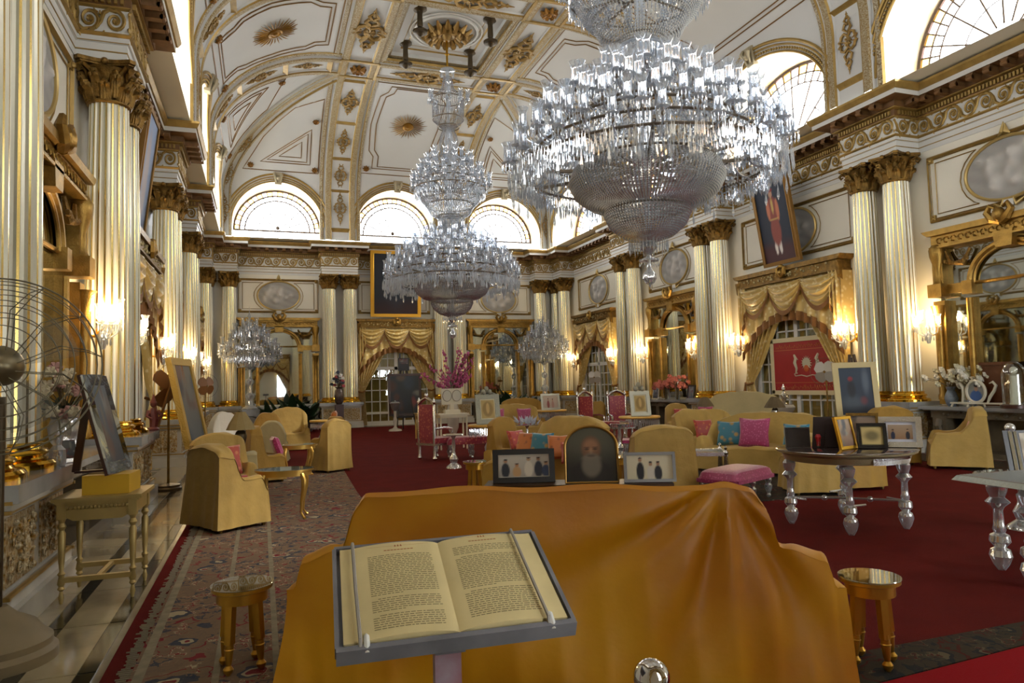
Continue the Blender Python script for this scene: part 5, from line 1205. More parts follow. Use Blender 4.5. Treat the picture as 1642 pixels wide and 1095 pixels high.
for s, x0, x1, top, gaps in ((-1, -.150, -.022, .092, (22, 30)), (1, .026, .160, .098, (5, 24))):
    b = B(); 
    for ln in range(38):
        y = top - ln * .0056
        if ln in gaps: continue
        x = x0 + (.012 if ln - 1 in gaps else 0); xe = x1 if ln + 1 not in gaps else x1 - .07
        while x < xe:
            wv = min(R5.uniform(.004, .013), xe - x + .002); u = abs(x) / .204; zz = pg(u, 0, 1)[2] + .0006
            b.add([(x, y, zz), (x + wv, y, pg(abs(x + wv) / .204, 0, 1)[2] + .0006), (x + wv, y + .0017, pg(abs(x + wv) / .204, 0, 1)[2] + .0006), (x, y + .0017, zz)], [(0, 1, 2, 3)]); x += wv + .0022
    put('printed_text', b, INK, bk, mx=LR, smooth=False, kind='stuff')
    b = B(); xm = (x0 + x1) / 2; zz = pg(abs(xm) / .204, 0, 1)[2] + .0008
    for k in range(9): b.add([(xm - .03 + k * .0068, top + .014, zz), (xm - .0245 + k * .0068, top + .014, zz), (xm - .0245 + k * .0068, top + .0168, zz), (xm - .03 + k * .0068, top + .0168, zz)], [(0, 1, 2, 3)])
    for k in range(3): b.add([(xm - .008 + k * .006, top + .026, zz), (xm - .004 + k * .006, top + .026, zz), (xm - .005 + k * .006, top + .032, zz), (xm - .007 + k * .006, top + .032, zz)], [(0, 1, 2, 3)])
    b.add([(x0, top + .0285, zz), (x1, top + .0285, zz), (x1, top + .029, zz), (x0, top + .029, zz)], [(0, 1, 2, 3)]); put('printed_heading', b, INKR, bk, mx=LR, smooth=False)
for x, n in ((-.178, 'a'), (.163, 'b')):
    b = B(); q = [(x, .146, .0), (x, .138, .021), (x, 0, .0225), (x + .002, -.138, .021), (x + .002, -.15, .0)]; b.tube(q, .0035, 6); put('elastic_band', b, mat('grey_elastic', '#9b958e', .5), lt, mx=LR)
# stanchion
t = thing('rope_stanchion', 'polished steel ball-topped barrier post in front of the sofa', 'stanchion', (.74, 1.275, 0))
b = B(); b.ball((0, 0, 1.10), .037, 24, 16); put('ball_finial', b, CHROME, t); b = B(); b.lathe([(.15, 0), (.15, .015), (.03, .03), (.018, .05), (.018, 1.04), (.03, 1.05), (.03, 1.062), (.014, 1.068), (.014, 1.075)], 20); put('post', b, CHROME, t)

# ============================================================ LEFT SIDE
t = thing('wire_cage_fan', 'big antique pedestal fan in a round wire cage at the left edge', 'fan', (-1.60, 5.42, 0), radians(12))
b = B(); b.lathe([(.34, 0), (.34, .07), (.31, .1), (.31, .14), (.26, .18), (.22, .24), (.12, .3), (.06, .36)], 32); put('stone_base', b, mat('worn_beige_stone', '#857659', .5, var=.2), t)
b = B(); b.lathe([(.03, .3), (.03, 1.7)], 12); put('pole', b, BRONZE, t)
b = B(); tf = Matrix.Translation((0, -.05, 1.90)) @ Matrix.Rotation(pi / 2, 4, 'X'); b.lathe([(.10, -.2), (.13, -.1), (.13, .05), (.09, .12), (.03, .16)], 18, tf=tf); put('motor', b, mat('motor_bronze', '#7c7258', .35, .7), t)
wr = mat('wire_bronze', '#6b6552', .4, .6)
for k, (rr_, yy) in enumerate(((.57, 0), (.54, .09), (.54, -.09), (.48, .14), (.48, -.14), (.41, .17), (.41, -.17), (.33, .18), (.33, -.18), (.25, -.19), (.17, -.19))):
    b = B(); b.tube([(rr_ * cos(2 * pi * i / 56), -.05 + yy, 1.90 + rr_ * sin(2 * pi * i / 56)) for i in range(56)], .006 if k == 0 else .0035, 5, closed=True); put('cage_ring', b, wr, t)
for i in range(12):
    a = 2 * pi * i / 12 + .1; b = B()
    for s in (-1, 1): b.tube([(.1 * cos(a), -.05 + s * .19, 1.9 + .1 * sin(a)), (.35 * cos(a + .25), -.05 + s * .185, 1.9 + .35 * sin(a + .25)), (.49 * cos(a + .1), -.05 + s * .13, 1.9 + .49 * sin(a + .1)), (.57 * cos(a), -.05, 1.9 + .57 * sin(a))], .0035, 5)
    put('cage_spoke', b, wr, t)
for i in range(4):
    a = i * pi / 2 + .5; b = B(); b.grid(lambda u, v: ((.08 + .36 * u) * cos(a + (v - .5) * (.9 - .2 * u)), -.05 + .05 * (v - .5), 1.9 + (.08 + .36 * u) * sin(a + (v - .5) * (.9 - .2 * u))), 8, 6); put('blade', b, mat('fan_blade_glass', '#8e8a78', .4, alpha=.35), t)
# side table, yellow box, leaning mirror frame
t = thing('gilt_side_table', 'pale gold side table with turned legs carrying the yellow box', 'table', (-1.27, 6.95, .008), radians(-2))
pg_ = mat('pale_gilding', '#a8925a', .4, .5, var=.15, vscale=5)
b = B(); b.box((0, 0, .835), (.66, .62, .03)); b.box((0, 0, .812), (.62, .58, .02)); put('tabletop', b, pg_, t, smooth=False)
b = B()
for s in (-1, 1): b.box((0, s * .25, .745), (.5, .04, .11)); b.box((s * .26, 0, .745), (.04, .5, .11)); b.plate([(-.23, .69), (.23, .69), (.18, .66), (-.18, .66)], s * .25 - .015, s * .25 + .015)
for i in range(16): b.ball((-.22 + i * .0293, -.275, .765), .016, 6, 5)
put('apron', b, pg_, t)
lb = B(); lb.box((0, 0, .745), (.065, .065, .13)); lb.lathe([(.012, 0), (.022, .05), (.012, .1), (.028, .12), (.02, .14), (.03, .16), (.02, .22), (.03, .24), (.016, .26), (.024, .34), (.03, .56), (.018, .59), (.034, .62), (.02, .65), (.03, .68)], 12); lm = lb.mesh('leg', pg_, True, 40)
for sx in (-1, 1):
    for sy in (-1, 1): link('leg', lm, t, (sx * .26, sy * .26, 0))
b = B(); b.box((0, -.26, .19), (.52, .045, .04)); b.box((0, .26, .19), (.52, .045, .04)); put('stretcher', b, pg_, t, smooth=False); b = B(); b.box((0, 0, .19), (.035, .5, .03)); put('cross_stretcher', b, pg_, t, smooth=False)
b = B(); b.box((0, 0, .08), (.36, .34, .16)); o = put('yellow_box', b, mat('yellow_box_cloth', '#c49a1f', .6, var=.1), loc=(-1.22, 6.93, .859), rz=radians(-6), smooth=False, label='plain mustard yellow box standing on the pale gold side table', category='box')
t = thing('mirrored_frame', 'tall dark picture frame with mirrored border leaning on the yellow box', 'picture frame', (-1.16, 6.96, 1.022), radians(80))
rx = Matrix.Rotation(radians(-15), 4, 'X'); b = B()
dkf = mat('dark_mahogany', '#3a1d12', .35)
b.box((0, .02, .44), (.5, .03, .88)); put('backing', b, dkf, t, mx=rx, smooth=False)
b = B()
for c, d in (((-.2, 0, .44), (.1, .02, .86)), ((.2, 0, .44), (.1, .02, .86)), ((0, 0, .05), (.3, .02, .1)), ((0, 0, .83), (.3, .02, .1))): b.box(c, d)
put('mirror_border', b, MIRROR, t, mx=rx, smooth=False); link('picture', picture(.3, .68, pic_dark('#30343a', '#5a6066', 5)), t, mx=rx @ Matrix.Translation((0, -.006, .1)))
b = B(); b.bar((0, .25, .8), (0, .36, .01), .06, .02); b.bar((0, .36, .01), (0, 0, .02), .06, .02); put('strut', b, dkf, t, smooth=False)
# vase of flowers on the nearest left pedestal
t = thing('crystal_flower_vase', 'cut crystal vase of faded pink artificial flowers on the left pedestal', 'vase', (-1.74, 7.62, 1.08))
b = B(); b.lathe([(.09, 0), (.1, .02), (.04, .05), (.05, .1), (.12, .2), (.14, .32), (.11, .4), (.14, .46)], 14); put('vase', b, CRYST, t)
b = B(); flowers(b, (0, 0, .42), 26, .34, 2, 3, .07, .55, .9); put('flowers', b, [STEMG, mat('faded_pink_petal', '#b98d84', .7), mat('cream_petal', '#cfc3a4', .7)], t); b = B(); leaves(b, (0, 0, .42), 12, .4, .06, 2); put('leaves', b, LEAF, t)
t = thing('crystal_decanter', 'small cut crystal decanter set beside the flower vase on left pedestal', 'decanter', (-1.70, 7.22, 1.08)); b = B(); b.lathe([(.06, 0), (.07, .03), (.065, .14), (.03, .18), (.04, .22), (.045, .27), (.001, .3)], 10); put('body', b, CRYST, t)
framed('small_photo_frame', 'little silver photo frame on the front of the left pedestal', 'photo frame', (-1.66, 7.48, 1.081), 50, .2, .24, .03, SILVER, pic_dark('#2b2d30', '#6a6a66', 9), 14)
# wooden fan, gold easel frame, wooden easel
def fan4(label, loc, deg, h, bm, r=.26, base=True, wood=True):
    t = thing('pedestal_fan', label, 'fan', loc, radians(deg), 'old pedestal fans'); b = B()
    if base: b.lathe([(.22, 0), (.22, .05), (.19, .07), (.19, .1), (.05, .13)], 24); put('base', b, BRONZE, t)
    b = B(); b.lathe([(.022, .1), (.018, h - .1)], 8); put('pole', b, GOLDD, t); b = B(); b.lathe([(.05, -.14), (.07, -.05), (.06, .08), (.02, .12)], 12, tf=Matrix.Translation((0, .02, h)) @ Matrix.Rotation(pi / 2, 4, 'X')); put('motor', b, GOLDD, t)
    for i in range(4):
        a = i * pi / 2 + .75; b = B(); tf = Matrix.Translation((0, -.12, h)) @ Matrix.Rotation(a, 4, 'Y') @ Matrix.Rotation(.35, 4, 'Z')
        out = [(.03, -.02), (.03, .02), (.08, .07), (.16, .115), (r - .04, .10), (r, .03), (r, -.04), (r - .05, -.10), (.14, -.1), (.08, -.06)]; b.prism([(x * 1., y * 1.25) for x, y in out], -.004, .004, tf=tf @ Matrix.Rotation(pi / 2, 4, 'X')); put('blade', b, bm, t, smooth=False)
    b = B(); b.tube([((r + .03) * cos(2 * pi * i / 32), -.12, h + (r + .03) * sin(2 * pi * i / 32)) for i in range(32)], .004, 4, closed=True); put('guard_ring', b, wr, t); return t
fan4('wooden-bladed fan on a round bronze base between the left columns', (-1.52, 13.5, .008), 50, 1.77, mat('brown_blade', '#8a5c30', .45), .40)
fan4('dark wooden fan before the fourth left column pair', (-1.50, 21.6, .008), 40, 1.85, MATS['brown_blade'], .3)
fan4('pedestal fan with four pale round blades in front of the red banner', (12.42, 12.9, .02), -62, 1.76, mat('pale_blade', '#a9a294', .4, .2), .29)
fan4('small fan with pale and brown blades before the farthest right curtain', (12.6, 25.3, .02), -40, 1.84, MATS['pale_blade'], .3)
t = thing('easel_picture', 'large gold-framed picture on a wooden easel, seen edge-on beside the left columns', 'picture', (-1.0, 12.85, .008), radians(79))
RX = Matrix.Translation((0, 0, .78)) @ Matrix.Rotation(radians(-12), 4, 'X'); b = B()
for c, d in (((0, 0, .06), (1.1, .09, .12)), ((0, 0, 1.44), (1.1, .09, .12)), ((-.49, 0, .75), (.12, .09, 1.3)), ((.49, 0, .75), (.12, .09, 1.3))): b.box(c, d)
put('frame', b, mat('carved_gold_frame', '#c2a050', .4, .6, bump=.8, bscale=40), t, mx=RX, smooth=False); b = B(); b.box((0, .03, .75), (1.0, .01, 1.3)); put('backing_board', b, MATS['dark_backing'], t, mx=RX, smooth=False)
link('picture', picture(.88, 1.28, pic_dark('#4b5358', '#7a7466', 21)), t, mx=RX @ Matrix.Translation((0, -.02, .1)))
b = B(); b.bar((-.28, -.12, 0), (-.03, .30, 2.2), .06, .03); b.bar((.28, -.12, 0), (.03, .30, 2.2), .06, .03); b.bar((0, .95, 0), (0, .34, 2.15), .06, .03); b.box((0, -.02, .74), (.8, .12, .05)); put('easel', b, mat('easel_wood', '#a06a2e', .45), t, smooth=False)
# bronze figurine on second left pedestal
def bust(label, loc, m, s=1., cat='figurine', grp=None):
    t = thing('small_statue', label, cat, loc, .4, grp); b = B(); b.lathe([(.07 * s, 0), (.08 * s, .02 * s), (.05 * s, .05 * s)], 12); put('base', b, m, t)
    b = B(); b.tube([(.0, 0, .04 * s), (.01 * s, 0, .14 * s), (-.01 * s, 0, .24 * s), (0, 0, .31 * s)], [.05 * s, .06 * s, .065 * s, .03 * s], 9); b.ball((0, 0, .36 * s), .04 * s, 9, 7, sz=1.2); b.lathe([(.05 * s, .38 * s), (.03 * s, .41 * s), (.012 * s, .48 * s), (.001, .5 * s)], 9)
    for q in (-1, 1): b.tube([(q * .06 * s, 0, .27 * s), (q * .09 * s, -.03 * s, .2 * s), (q * .04 * s, -.07 * s, .16 * s)], [.025 * s, .02 * s, .014 * s], 7)
    put('figure', b, m, t); return t
bust('small rosy painted figurine on the second left pedestal', (-1.68, 12.92, 1.08), mat('rosy_ceramic', '#8d4a44', .4), 1.2)
# left seating
armchair('yellow-covered armchair nearest on the left, seen from behind beside the oval table', (-.40, 9.47, .026), 122, YCLOTH, .78, .66, 1.03)
armchair('pale yellow covered armchair behind the nearest left one, coral cushion on it', (-.52, 11.1, .026), 22, YCLOTH, .74, .74, 1.05, .62, var=2)
cushion('coral silk cushion leaning in the pale left armchair', (-.48, 10.98, .70), 22, CORAL, .44, 72)
b = B(); b.tube([(-.16, 0, 0), (-.13, 0, 0), (.13, 0, 0), (.16, 0, 0)], [.03, .07, .07, .03], 12); o = put('bolster', b, mat('red_velvet', '#8e1518', .7, sheen=.4), loc=(-.30, 9.62, .55), rz=radians(30), label='small red velvet bolster in the nearest left armchair', category='cushion')
oval_table('gilt oval table with glass top beside the nearest left armchair', (.28, 9.70, .028), -8, .37, .24, .64)
t = thing('lamp_table', 'small cloth-covered table carrying the tall table lamp on the left', 'table', (-.32, 12.35, .026)); b = draped(.5, .5, lambda x, y: .66, 12, 12, .04, .015, 3); put('tablecloth', b, CREAMC, t)
lamp('table lamp with tan pleated shade and dark metal vase base, left side', (-.32, 12.35, .69), .66, .22)
armchair('deep yellow covered chair with pink cushion behind the oval table, left side', (.06, 13.75, .026), 100, YCLOTH2, .62, .6, 1.02, .5, var=3)
cushion('bright pink cushion on the deep yellow chair, left side', (.26, 13.8, .66), 100, PINKSILK, .36, 70)
armchair('yellow covered armchair with its back to us at the left edge of the red carpet', (1.30, 14.75, .026), -146, YCLOTH, .62, .66, 1.05, .56, var=5)
oval_table('gilt oval table with blue-grey glass top farther back on the left', (.66, 14.35, .028), 5, .36, .24, .60)
armchair('yellow covered chair with an orange cushion, left, before the far pedestal', (1.52, 17.6, .026), -120, YCLOTH2, .62, .62, 1.0, .5, var=6)
cushion('orange cushion standing in the yellow chair before the far pedestal', (1.66, 17.65, .92), -100, ORANGESILK, .46, 80)
armchair('chair hidden under a white sheet behind the table lamp, left', (-.62, 15.6, .026), 40, WHITEC, .62, .6, 1.24, .55, var=7, round_=.3)
armchair('low round-backed seat under a cream cloth, left middle distance', (.24, 17.0, .026), 170, CREAMC, .62, .5, .97, .5, var=8, round_=.3)
armchair('yellow covered round-backed chair, left of the far small sofa', (.18, 18.6, .026), 10, YCLOTH2, .7, .6, 1.1, .5, var=9, round_=.3)
armchair('yellow covered small sofa before the left far mirror', (.74, 20.5, .026), 6, YCLOTH, 1.0, .7, 1.17, .6, var=10, cat='sofa', name='covered_sofa', group='dust-covered sofas', round_=.2)
fringe_table('gold-topped round table on dark legs left of the far pedestal', (1.60, 20.3, .02), .80, .34, group=None)
# plants
def plant(label, loc, seed, s=1.):
    t = thing('potted_plant', label, 'plant', loc, 0, 'dark leafy plants before the far mirrors'); b = B(); b.lathe([(.14, 0), (.2, .3), (.22, .34), (.18, .34)], 14); put('pot', b, mat('dark_pot', '#2e2a26', .4), t)
    b = B(); leaves(b, (0, 0, .32), 14, 1.15 * s, .11 * s, seed); leaves(b, (0, 0, .5), 10, .8 * s, .1 * s, seed + 1, up=.9); put('leaves', b, LEAF, t); return t
for x, y, s, l in ((.3, 28.7, 1.2, 'leftmost dark leafy plant under the left far mirror'), (.75, 29.3, 1.1, 'dark leafy plant under the middle of the left far mirror'), (1.15, 28.7, 1.5, 'dark plant with one tall paddle leaf under left far mirror'), (1.75, 28.9, 1.3, 'dark leafy plant at the right end of the left far mirror'),
                   (9.9, 28.9, 1.2, 'leftmost dark leafy plant under the right far mirror'), (10.5, 29.1, 1.5, 'dark plant with tall paddle leaves under right far mirror'), (11.2, 28.8, 1.3, 'dark leafy plant at the right end of the right far mirror')):
    plant(l, (x, y, .02), int(x * 10) + 5, s)
b = B(); 
# vase on plinth between far columns
t = thing('flower_vase_on_plinth', 'dark Chinese-style vase of pink and white flowers between the far columns', 'vase', (3.03, 29.75, .02)); b = B(); b.box((0, 0, .5), (.34, .34, 1.0)); put('plinth', b, mat('rosewood', '#43231a', .35), t, smooth=False)
b = B(); b.lathe([(.1, 1.0), (.17, 1.1), (.2, 1.35), (.17, 1.55), (.11, 1.65), (.17, 1.72)], 16); put('vase', b, mat('grey_brown_glaze', '#5d4c44', .25, var=.5, vscale=14), t); b = B(); flowers(b, (0, 0, 1.7), 22, .36, 3, 8, .09, .75, .6); put('flowers', b, [STEMG, mat('rose_petal', '#a34a50', .7), mat('white_petal', '#cfcfca', .7), mat('navy_petal', '#2c3242', .7)], t)
# easel with big dark framed collage, small board above
t = framed('easel_picture', 'big dark framed picture crowded with figures on a black easel at the doorway', 'picture', (5.27, 27.0, .56), 0, 1.3, 1.65, .09, mat('dark_brown_frame', '#3a2114', .35), pic_dark('#20262b', '#333b40', 31), 8, nu=40, nv=50, backleg=False)
b = B(); b.bar((-.4, -.1, -.54), (-.1, .35, 1.9), .08, .04); b.bar((.4, -.1, -.54), (.1, .35, 1.9), .08, .04); b.bar((0, .6, -.54), (0, .36, 1.9), .08, .04); b.box((0, -.05, -.04), (1.0, .12, .07)); put('easel', b, mat('black_wood', '#17110e', .4), t, smooth=False)
b = B(); b.box((0, .3, 2.0), (.44, .03, .5)); b.box((-.14, .3, 2.3), (.06, .03, .24)); put('top_board', b, MATS['black_wood'], t, smooth=False); link('picture', picture(.34, .2, pic_dark('#4a3a3a', '#6a6a70', 3)), t, (0, .28, 2.02))
t = thing('urn_stand', 'small white stand with silvery urn left of the doorway easel', 'stand', (4.78, 26.6, .02)); b = B(); b.lathe([(.26, 0), (.24, .06), (.1, .1), (.05, .16), (.08, .4), (.04, .55), (.06, .75)], 14); put('stand', b, MARBW, t); b = B(); b.lathe([(.05, .75), (.14, .85), (.17, 1.0), (.2, 1.05), (.14, 1.1)], 12); leaves(b, (0, 0, 1.02), 12, .22, .05, 4); put('urn', b, mat('greyish_silver', '#8f9090', .4, .6), t)
# portraits hanging out from the wall
def red_coat(u, v):
    c = mixc(L3('#4a2a2c'), L3('#232c3c'), sstep(.12, .3, v)); c = mixc(c, L3('#e9e4dc'), max(blob(u, v, .43, .17, .045, .09), blob(u, v, .56, .17, .045, .09))); c = mixc(c, L3('#8e4a40'), max(blob(u, v, .5, .60, .17, .17), blob(u, v, .5, .36, .15, .18)))
    c = mixc(c, L3('#c77a5a'), max(blob(u, v, .36, .62, .05, .12), blob(u, v, .64, .6, .05, .13))); c = mixc(c, L3('#b88c74'), blob(u, v, .5, .80, .055, .04)); c = mixc(c, L3('#8b2a28'), blob(u, v, .5, .845, .075, .025)); return mixc(c, L3('#d8c06a'), .7 * blob(u, v, .5, .66, .03, .1) + .6 * blob(u, v, .5, .50, .13, .012))
def portrait(label, loc, rz, w, h, paint, lean, fm, fw=.1):
    t = thing('hanging_portrait', label, 'portrait', loc, rz, 'large portraits tilted out from the upper walls'); m = Matrix.Rotation(radians(lean), 4, 'X'); b = B()
    for c, d in (((0, 0, fw / 2), (w, .09, fw)), ((0, 0, h - fw / 2), (w, .09, fw)), ((-w / 2 + fw / 2, 0, h / 2), (fw, .09, h - 2 * fw)), ((w / 2 - fw / 2, 0, h / 2), (fw, .09, h - 2 * fw))): b.box(c, d)
    for s in (-1, 1): b.tube([(s * (w / 2 - fw), -.05, fw), (s * (w / 2 - fw), -.05, h - fw)], .02, 6)
    put('frame', b, fm, t, mx=m, ang=30); link('canvas', picture(w - 2 * fw, h - 2 * fw, paint, 44, 60), t, mx=m @ Matrix.Translation((0, -.02, fw))); b = B(); b.box((0, .03, h / 2), (w - .05, .02, h - .05)); put('backing_board', b, MATS['dark_backing'], t, mx=m, smooth=False); return t
portrait('tall tilted portrait of a person in red coat and white boots above the red banner', (13.42, 15.28, 4.76), -pi / 2, 1.42, 2.5, red_coat, 9, mat('dull_gold_frame', '#8a6630', .45, .6))
portrait('large gold-framed dark portrait hanging above the far doorway, half hidden by crystal', (5.68, 31.0, 4.80), 0, 2.25, 2.95, lambda u, v: mixc(mixc(L3('#2a1012'), L3('#0d1420'), sstep(.08, .3, v)), L3('#1e2633'), .6 * blob(u, v, .5, .5, .2, .4, .5)), 3, mat('bright_gold_frame', '#c08d2c', .35, .8), .14)
portrait('tilted portrait with pale blue ground seen edge-on above the left curtain', (-2.36, 15.5, 4.78), pi / 2, 1.4, 2.6, lambda u, v: mixc(mixc(L3('#5a6a84'), L3('#8fa3c4'), v), L3('#b8a090'), .7 * blob(u, v, .5, .45, .2, .4, .4)), 7, MATS['dull_gold_frame'])
# ============================================================ MIDDLE AND RIGHT
# consoles behind the mustard sofa with three pictures
def console(label, loc, deg, w, d, h, m, name='console_table'):
    t = thing(name, label, 'table', loc, radians(deg)); b = B(); b.box((0, 0, h - .02), (w, d, .04)); put('tabletop', b, m, t, smooth=False); b = B(); b.box((0, 0, h - .07), (w - .06, d - .06, .07)); put('apron', b, m, t, smooth=False)
    lb = B(); lb.lathe([(.015, 0), (.025, .03), (.018, .1), (.028, h * .6), (.02, h - .12), (.03, h - .08)], 10); me = lb.mesh('leg', m)
    for sx in (-1, 1):
        for sy in (-1, 1): link('leg', me, t, (sx * (w / 2 - .05), sy * (d / 2 - .05), 0))
    return t
console('narrow dark console behind the mustard sofa carrying three framed pictures', (2.66, 5.75, .02), -25, 1.65, .34, .785, mat('dark_table_wood', '#3a2616', .3))
def ppl_a(u, v): return pic_people('#9b9388', '#b9b3a6', [(.13, .85, '#22262f', '#9b7458'), (.36, .62, '#b08c60', '#a8764c'), (.60, .95, '#c7bfae', '#a58463'), (.80, .95, '#252b3b', '#8d6548'), (.95, .7, '#2c3958', '#a07a5c')])(u, v)
framed('photo_frame', 'wide black-framed group photo of several people behind the mustard sofa', 'photo frame', (2.22, 5.94, .807), -19, .56, .30, .045, mat('black_frame', '#15110f', .35), ppl_a, 12, mount=(mat('mount_card', '#c9c2b2', .7), .012), nu=44, nv=28)
framed('photo_frame', 'steel-framed photo of three people in dark clothes beside the arched portrait', 'photo frame', (3.20, 5.41, .807), -24, .45, .26, .022, mat('steel_frame', '#6c6a68', .35, .6), pic_people('#c9c1a4', '#d2cbb2', [(.30, .92, '#1a1c24', '#a0775a'), (.52, .72, '#c9c4b8', '#9a7458'), (.68, .74, '#1d2029', '#a57c60')]), 10, nu=44, nv=28)
# arched portrait
t = thing('arched_portrait', 'arched-top painting of a long-bearded person in a thin gilt frame', 'portrait', (2.75, 5.64, .807), radians(-22)); rx = Matrix.Rotation(radians(-9), 4, 'X')
def arch(w, h, n=20): return [(-w / 2, 0), (w / 2, 0), (w / 2, h - w / 2 * .8)] + [(w / 2 * cos(pi * i / n), h - w / 2 * .8 + w / 2 * .8 * sin(pi * i / n)) for i in range(1, n)] + [(-w / 2, h - w / 2 * .8)]
b = B(); b.plate(arch(.47, .50), 0, .02); put('backing', b, MATS['dark_backing'], t, mx=rx, smooth=False)
b = B(); b.tube([(x, -.005, z) for x, z in arch(.465, .497)], .014, 6, closed=True); put('frame', b, mat('thin_gilt', '#8f6c2e', .4, .6), t, mx=rx)
def beard(u, v):
    c = mixc(L3('#1f1d18'), L3('#4a4838'), sstep(.2, .75, v)); c = mixc(c, L3('#16120f'), blob(u, v, .5, .1, .42, .30)); c = mixc(c, L3('#6a4a32'), blob(u, v, .5, .62, .20, .22, .2)); c = mixc(c, L3('#8a6244'), blob(u, v, .5, .66, .14, .12, .4))
    for s in (-1, 1): c = mixc(c, L3('#20140f'), .9 * blob(u, v, .5 + s * .085, .60, .05, .018, .3)); c = mixc(c, L3('#2a1a12'), .7 * blob(u, v, .5 + s * .085, .635, .06, .012, .3))
    c = mixc(c, L3('#a0805e'), .5 * blob(u, v, .5, .56, .022, .06, .4)); c = mixc(c, L3('#2a211b'), .8 * blob(u, v, .5, .475, .11, .025, .3)); be = max(blob(u, v, .5, .30, .20, .22, .25), blob(u, v, .5, .42, .19, .08, .3)); return mixc(c, L3('#6e675a'), .85 * be * (1 - .6 * blob(u, v, .5, .47, .08, .02, .3)))
b = B(); cols = []; O = arch(.43, .47, 20); n = len(O); K = 22; vs = []
for j in range(K + 1):
    for (x, z) in O:
        q = j / K; px, pz = x * q, .22 + (z - .22 + .012) * q; vs.append((px, -.004, pz)); cols.append(tuple(beard(px / .43 + .5, (pz - .012) / .47)) + (1,))
b2 = B(); b2.grid(lambda u, v: (0, 0, 0), 1, 1); b = B(); cols = []
def pf(u, v):
    z = .012 + .47 * v; hw = .215 if z < .298 + .012 else .215 * sqrt(max(0, 1 - ((z - .31) / .172) ** 2)); x = (2 * u - 1) * hw; cols.append(tuple(beard(x / .43 + .5, v)) + (1,)); return (x, -.004, z)
b.grid(pf, 44, 60); link('picture', b.mesh('picture', PAINT, False, cols=cols), t, mx=rx)
# gilt stools on either side
stool('tall gilt stool left of the covered armchair group, mid-room', (2.52, 8.5, .02), 20, .72, .145); stool('tall gilt stool right of the arched portrait, mid-room', (4.57, 8.45, .02), 40, .66, .16)
# centre group
armchair('yellow covered armchair with its back to us right of the arched portrait', (5.28, 8.75, .027), 168, YCLOTH, .86, .76, 1.04, .62, var=21)
armchair('slim yellow covered chair with red cushion left of the big draped armchair', (4.36, 12.45, .02), 20, YCLOTH2, .56, .6, 1.05, .5, var=22)
cushion('red silk cushion on the slim yellow chair, mid-room', (4.42, 12.15, .66), 20, REDSILK, .38, 68)
armchair('big yellow draped armchair facing left with teal and orange cushions', (4.92, 11.25, .027), -68, YCLOTH, 1.5, .86, 1.07, .64, var=23, cat='sofa', name='covered_sofa', group='dust-covered sofas', round_=.16)
cushion('teal silk cushion on the big draped sofa facing left', (4.42, 10.95, .66), -50, TEALSILK, .42, 70)
cushion('burnt orange cushion between teal and red ones on the draped sofa', (4.58, 10.55, .64), -30, ORANGESILK, .42, 70)
cushion('patterned orange cushion left of the teal one on the draped sofa', (4.30, 11.35, .66), -60, ORANGESILK, .40, 72)
cushion('crimson oval cushion in front of the draped sofa arm', (4.62, 10.18, .58), -20, REDSILK, .34, 76)
armchair('low yellow covered seat between the wide photo and the draped sofa', (3.45, 9.7, .027), 150, YCLOTH2, .8, .7, .62, .56, var=24)
# throne group, left of centre
throne('crimson and silver throne with its back to us on the left of the group', (3.78, 15.85, .02), 118)
throne('crimson and silver throne at the right group, left one', (8.85, 18.1, .02), 10); throne('crimson and silver throne at the right group, right one', (9.62, 17.8, .02), -10)
def bench(label, loc, deg, w, d, h, m, lg=True, ov=False):
    t = thing('padded_bench', label, 'bench', loc, radians(deg), 'brocade benches on crystal legs')
    b = B(); b.grid(lambda u, v: ((u - .5) * w * (1 - .06 * (2 * v - 1) ** 4), (v - .5) * d * (1 - .06 * (2 * u - 1) ** 4), h - .12 + .12 * max(0, (1 - (2 * u - 1) ** 6) * (1 - (2 * v - 1) ** 6)) ** .4), 24, 14)
    b.grid(lambda u, v: ((u - .5) * w * .98, (v - .5) * d * .98, h - .14), 1, 1)
    for u0 in (0, 1): b.grid(lambda u, v: ((u0 - .5) * w * (1 - .06 * (2 * v - 1) ** 4), (v - .5) * d, h - .12 - .05 * u), 1, 14)
    for v0 in (0, 1): b.grid(lambda u, v: ((u - .5) * w, (v0 - .5) * d * (1 - .06 * (2 * u - 1) ** 4), h - .12 - .05 * v), 24, 1)
    put('padded_seat', b, m, t); lb = B(); lb.lathe([(.012, 0), (.03, .03), (.02, .06), (.045, .12), (.05, .17), (.03, .2), (.05, .25), (.03, h - .13)], 12); me = lb.mesh('leg', MATS['solid_crystal'])
    for sx in (-1, 0, 1):
        for sy in (-1, 1): link('leg', me, t, (sx * (w / 2 - .08), sy * (d / 2 - .08), 0))
    return t
bench('crimson brocade bench beside the silver throne, left group', (4.55, 15.6, .02), -8, 1.15, .5, .50, REDVEL); 
bench('magenta brocade bench on crystal legs in front of the yellow sofa', (6.14, 8.10, .027), 24, 1.08, .62, .45, PINKSILK)
def ctable(label, loc, h=.68, r=.2, deg=0):
    t = thing('crystal_pedestal_table', label, 'table', loc, radians(deg), 'small crystal pedestal tables'); b = B(); b.lathe([(r, h - .02), (r + .01, h - .01), (r, h)], 28); put('tabletop', b, TABGL, t); b = B(); b.lathe([(.16, 0), (.15, .03), (.06, .1), (.09, .18), (.05, .26), (.025, .34), (.04, .45), (.025, h - .1), (.06, h - .03)], 14); put('crystal_stem', b, MATS['solid_crystal'], t); return t
ctable('small crystal pedestal table in front of the left throne', (3.68, 13.9, .02), .68, .22); ctable('small crystal pedestal table before the two right thrones', (7.6, 14.1, .02), .72, .22)
